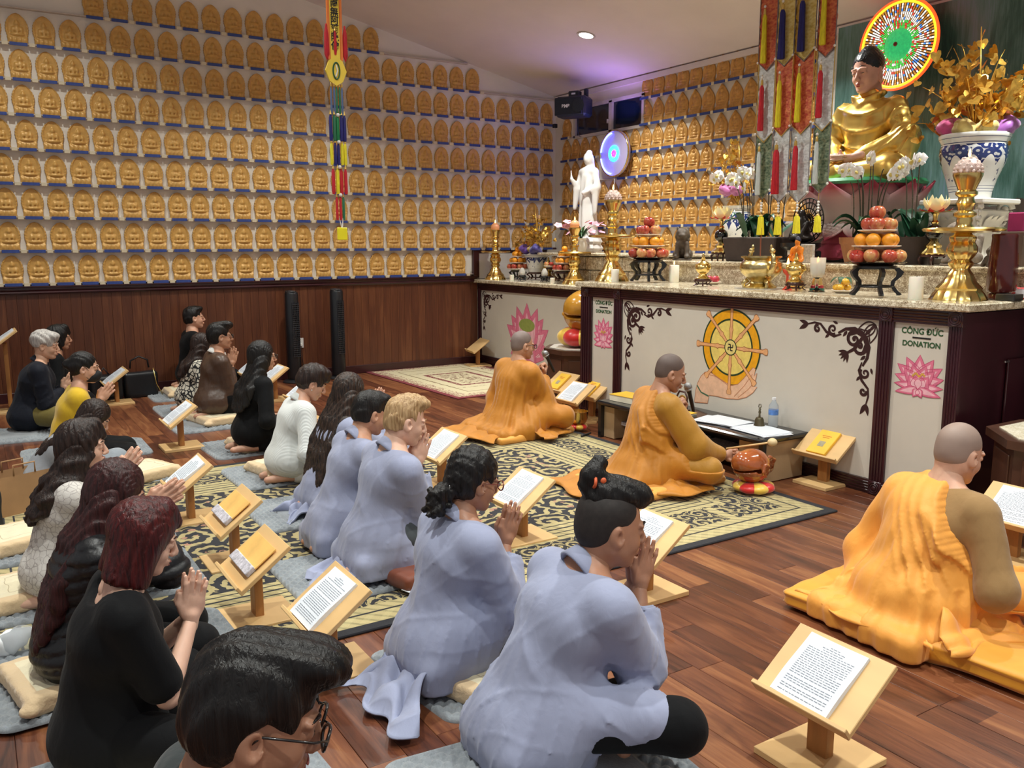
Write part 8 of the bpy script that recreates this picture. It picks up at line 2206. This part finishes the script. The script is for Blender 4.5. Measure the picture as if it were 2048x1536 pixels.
def mic(t,p,d):
    p,d=Vector(p),Vector(d).normalized(); mt_=frame(p,d,d.orthogonal())
    m_=thing('microphone','handheld microphone held up by the %s'%t,'microphone'); m_.matrix_world=mt_
    obj('handle',MB().lathe([(.010,-.10),(.012,-.09),(.0145,.03),(.018,.05)],18),MICB,m_,smooth=True); obj('head_grille',MB().lathe([(.018,.05),(.025,.062),(.027,.078),(.022,.095),(.010,.104),(.001,.106)],20),MICG,m_,smooth=True); obj('collar_ring',MB().lathe([(.0255,.058),(.028,.062),(.0255,.066)],20),MICG,m_,smooth=True)
    return m_
m1x,m1y=3.70,5.83
def mk1(t,d):
    drape('both',SAFF,1,.008)(t,d); floor_cloth(t,SAFF,-.12,.08,.62,.42,.1,4,.05)
    floor_cloth(t,SAFF,.05,-.16,.34,.30,1.9,6,.05)
person('shaven monk with glasses in saffron robe holding a microphone',m1x,m1y,R_(6),1.0,'cross',.07,4,0,6,-12,0,'b',hands='custom',handp=[((.28,-.05,.50),(.35,.10,.93),(.2,1,.0),'g'),((.22,.12,.27),(.8,-.45,-.25),(0,-.3,1),'f')],top=SAFD,topk='monk',pants=SAFD,hair='stubble',glasses=GLF,h=.010,zh=0.74,seed=41,extra=mk1,hairk=STUB)
mm=Matrix.Translation((m1x,m1y,0))@Matrix.Rotation(R_(6),4,'Z')
mic('monk with glasses',mm@Vector((.335,-.045,.585)),(mm.to_3x3()@Vector((-.45,.12,.9))))
m2x,m2y=3.61,4.09
def mk2(t,d):
    drape('one',SAFF,2,.007)(t,d); floor_cloth(t,SAFF,-.10,.06,.55,.50,.25,8,.03); floor_cloth(t,SAFF,.05,-.12,.4,.30,1.5,5,.05)
    v=Vol(); S,El,Wr,sh,ch=d['S'],d['El'],d['Wr'],d['sh'],d['ch']
    v.cap(S[0]+Vector((0,.03,0)),El[0],.082,.088,k=.04).cap(El[0],El[0].lerp(Wr[0],.84),.086,.052,k=.04).cap(El[0]+Vector((0,0,-.04)),El[0].lerp(Wr[0],.5)+Vector((0,0,-.03)),.075,.055,k=.04).cap(sh+Vector((0,-.10,-.02)),sh+Vector((0,.10,-.02)),.075,k=.05).cap(ch,d['wst'],.135,.13,k=.05)
    for q in(-1,1): v.cap(d['nk']+Vector((-.01,q*.035,-.03)),sh+Vector((0,q*.14,-.0)),.046,.058,k=.04)
    dd=(Wr[0]-El[0]).normalized(); v.cap(El[0].lerp(Wr[0],.83),El[0].lerp(Wr[0],.83)+dd*.1,.036,.05,k=.004,op='s'); v.cap(d['nk']+Vector((.025,0,.0)),d['nk']+d['up']*.12+Vector((.04,0,0)),.056,.075,k=.012,op='s')
    vobj('under_robe',v.mesh(d['h'],disp_cloth(.007,55),.010),SAFD,t)
R2=R_(-14)
person('shaven monk in saffron robes striking the wooden fish with a mallet',m2x,m2y,R2,1.02,'cross',.07,8,0,18,-16,0,'c',hands='custom',handp=[((.44,-.22,.225),(.85,-.30,.10),(.15,.2,1),'g'),((.27,.06,.46),(.35,.0,.93),(.2,-1,.0),'g')],top=SAFD,topk='monk',pants=SAFD,hair='stubble',hairk=mat('stubble_dark',(92,76,70),.6,var=.06),h=.009,zh=0.74,seed=43,extra=mk2)
mm=Matrix.Translation((m2x,m2y,0))@Matrix.Rotation(R2,4,'Z')@Matrix.Scale(1.02,4)
mic('monk striking the wooden fish',mm@Vector((.325,.05,.545)),(mm.to_3x3()@Vector((-.30,-.05,.95))))
a_=mm@Vector((.50,-.215,.262)); b_=Vector((4.10,3.50,.345))
t=thing('mallet','wooden mallet with round head held over the wooden fish','mallet'); t.location=a_; dd=b_-a_
obj('handle',MB().tube([Vector((0,0,0))-dd*.25,dd],[.007,.006],8),PINE,t,smooth='all'); obj('mallet_head',MB().ball(dd,(.030,.030,.026),14,10),mat('mallet_wood',(214,190,144),.5),t,smooth='all')
m3x,m3y=3.145,1.905
def mk3(t,d):
    drape('one',ORNG,3,.009)(t,d); floor_cloth(t,ORNG,-.12,.06,.50,.20,.1,12,.085); floor_cloth(t,ORNG,.0,-.20,.42,.16,1.5,15,.085)
    v=Vol(); S,El,Wr,sh,ch=d['S'],d['El'],d['Wr'],d['sh'],d['ch']
    for i in(0,1): v.cap(S[i],El[i],.066,.068,k=.04).cap(El[i],El[i].lerp(Wr[i],.9),.066,.042,k=.04)
    v.cap(sh+Vector((0,-.11,-.02)),sh+Vector((0,.11,-.02)),.072,k=.05).cap(ch,d['wst'],.13,.13,k=.05).cap(ch+Vector((0,-.07,0)),ch+Vector((0,.07,0)),.105,k=.05)
    for q in(-1,1): v.cap(d['nk']+Vector((-.01,q*.035,-.02)),sh+Vector((0,q*.15,-.0)),.048,.058,k=.04)
    dd=(Wr[0]-El[0]).normalized(); v.cap(El[0].lerp(Wr[0],.89),El[0].lerp(Wr[0],.89)+dd*.1,.032,.05,k=.004,op='s'); v.cap(d['nk']+Vector((.025,0,.01)),d['nk']+d['up']*.12+Vector((.04,0,0)),.056,.075,k=.012,op='s')
    vobj('tan_shirt',v.mesh(d['h'],disp_cloth(.006,57),.009),TAN,t)
person('shaven monk in bright orange robe over tan shirt, on the saffron mat',m3x,m3y,R_(-6),1.04,'cross',.115,12,0,16,-6,0,'a',hands='lap',top=TAN,topk='monk',pants=ORNG,hair='stubble',hairk=mat('stubble_light',(150,128,116),.6,var=.05),h=.0085,zh=0.72,seed=45,extra=mk3)
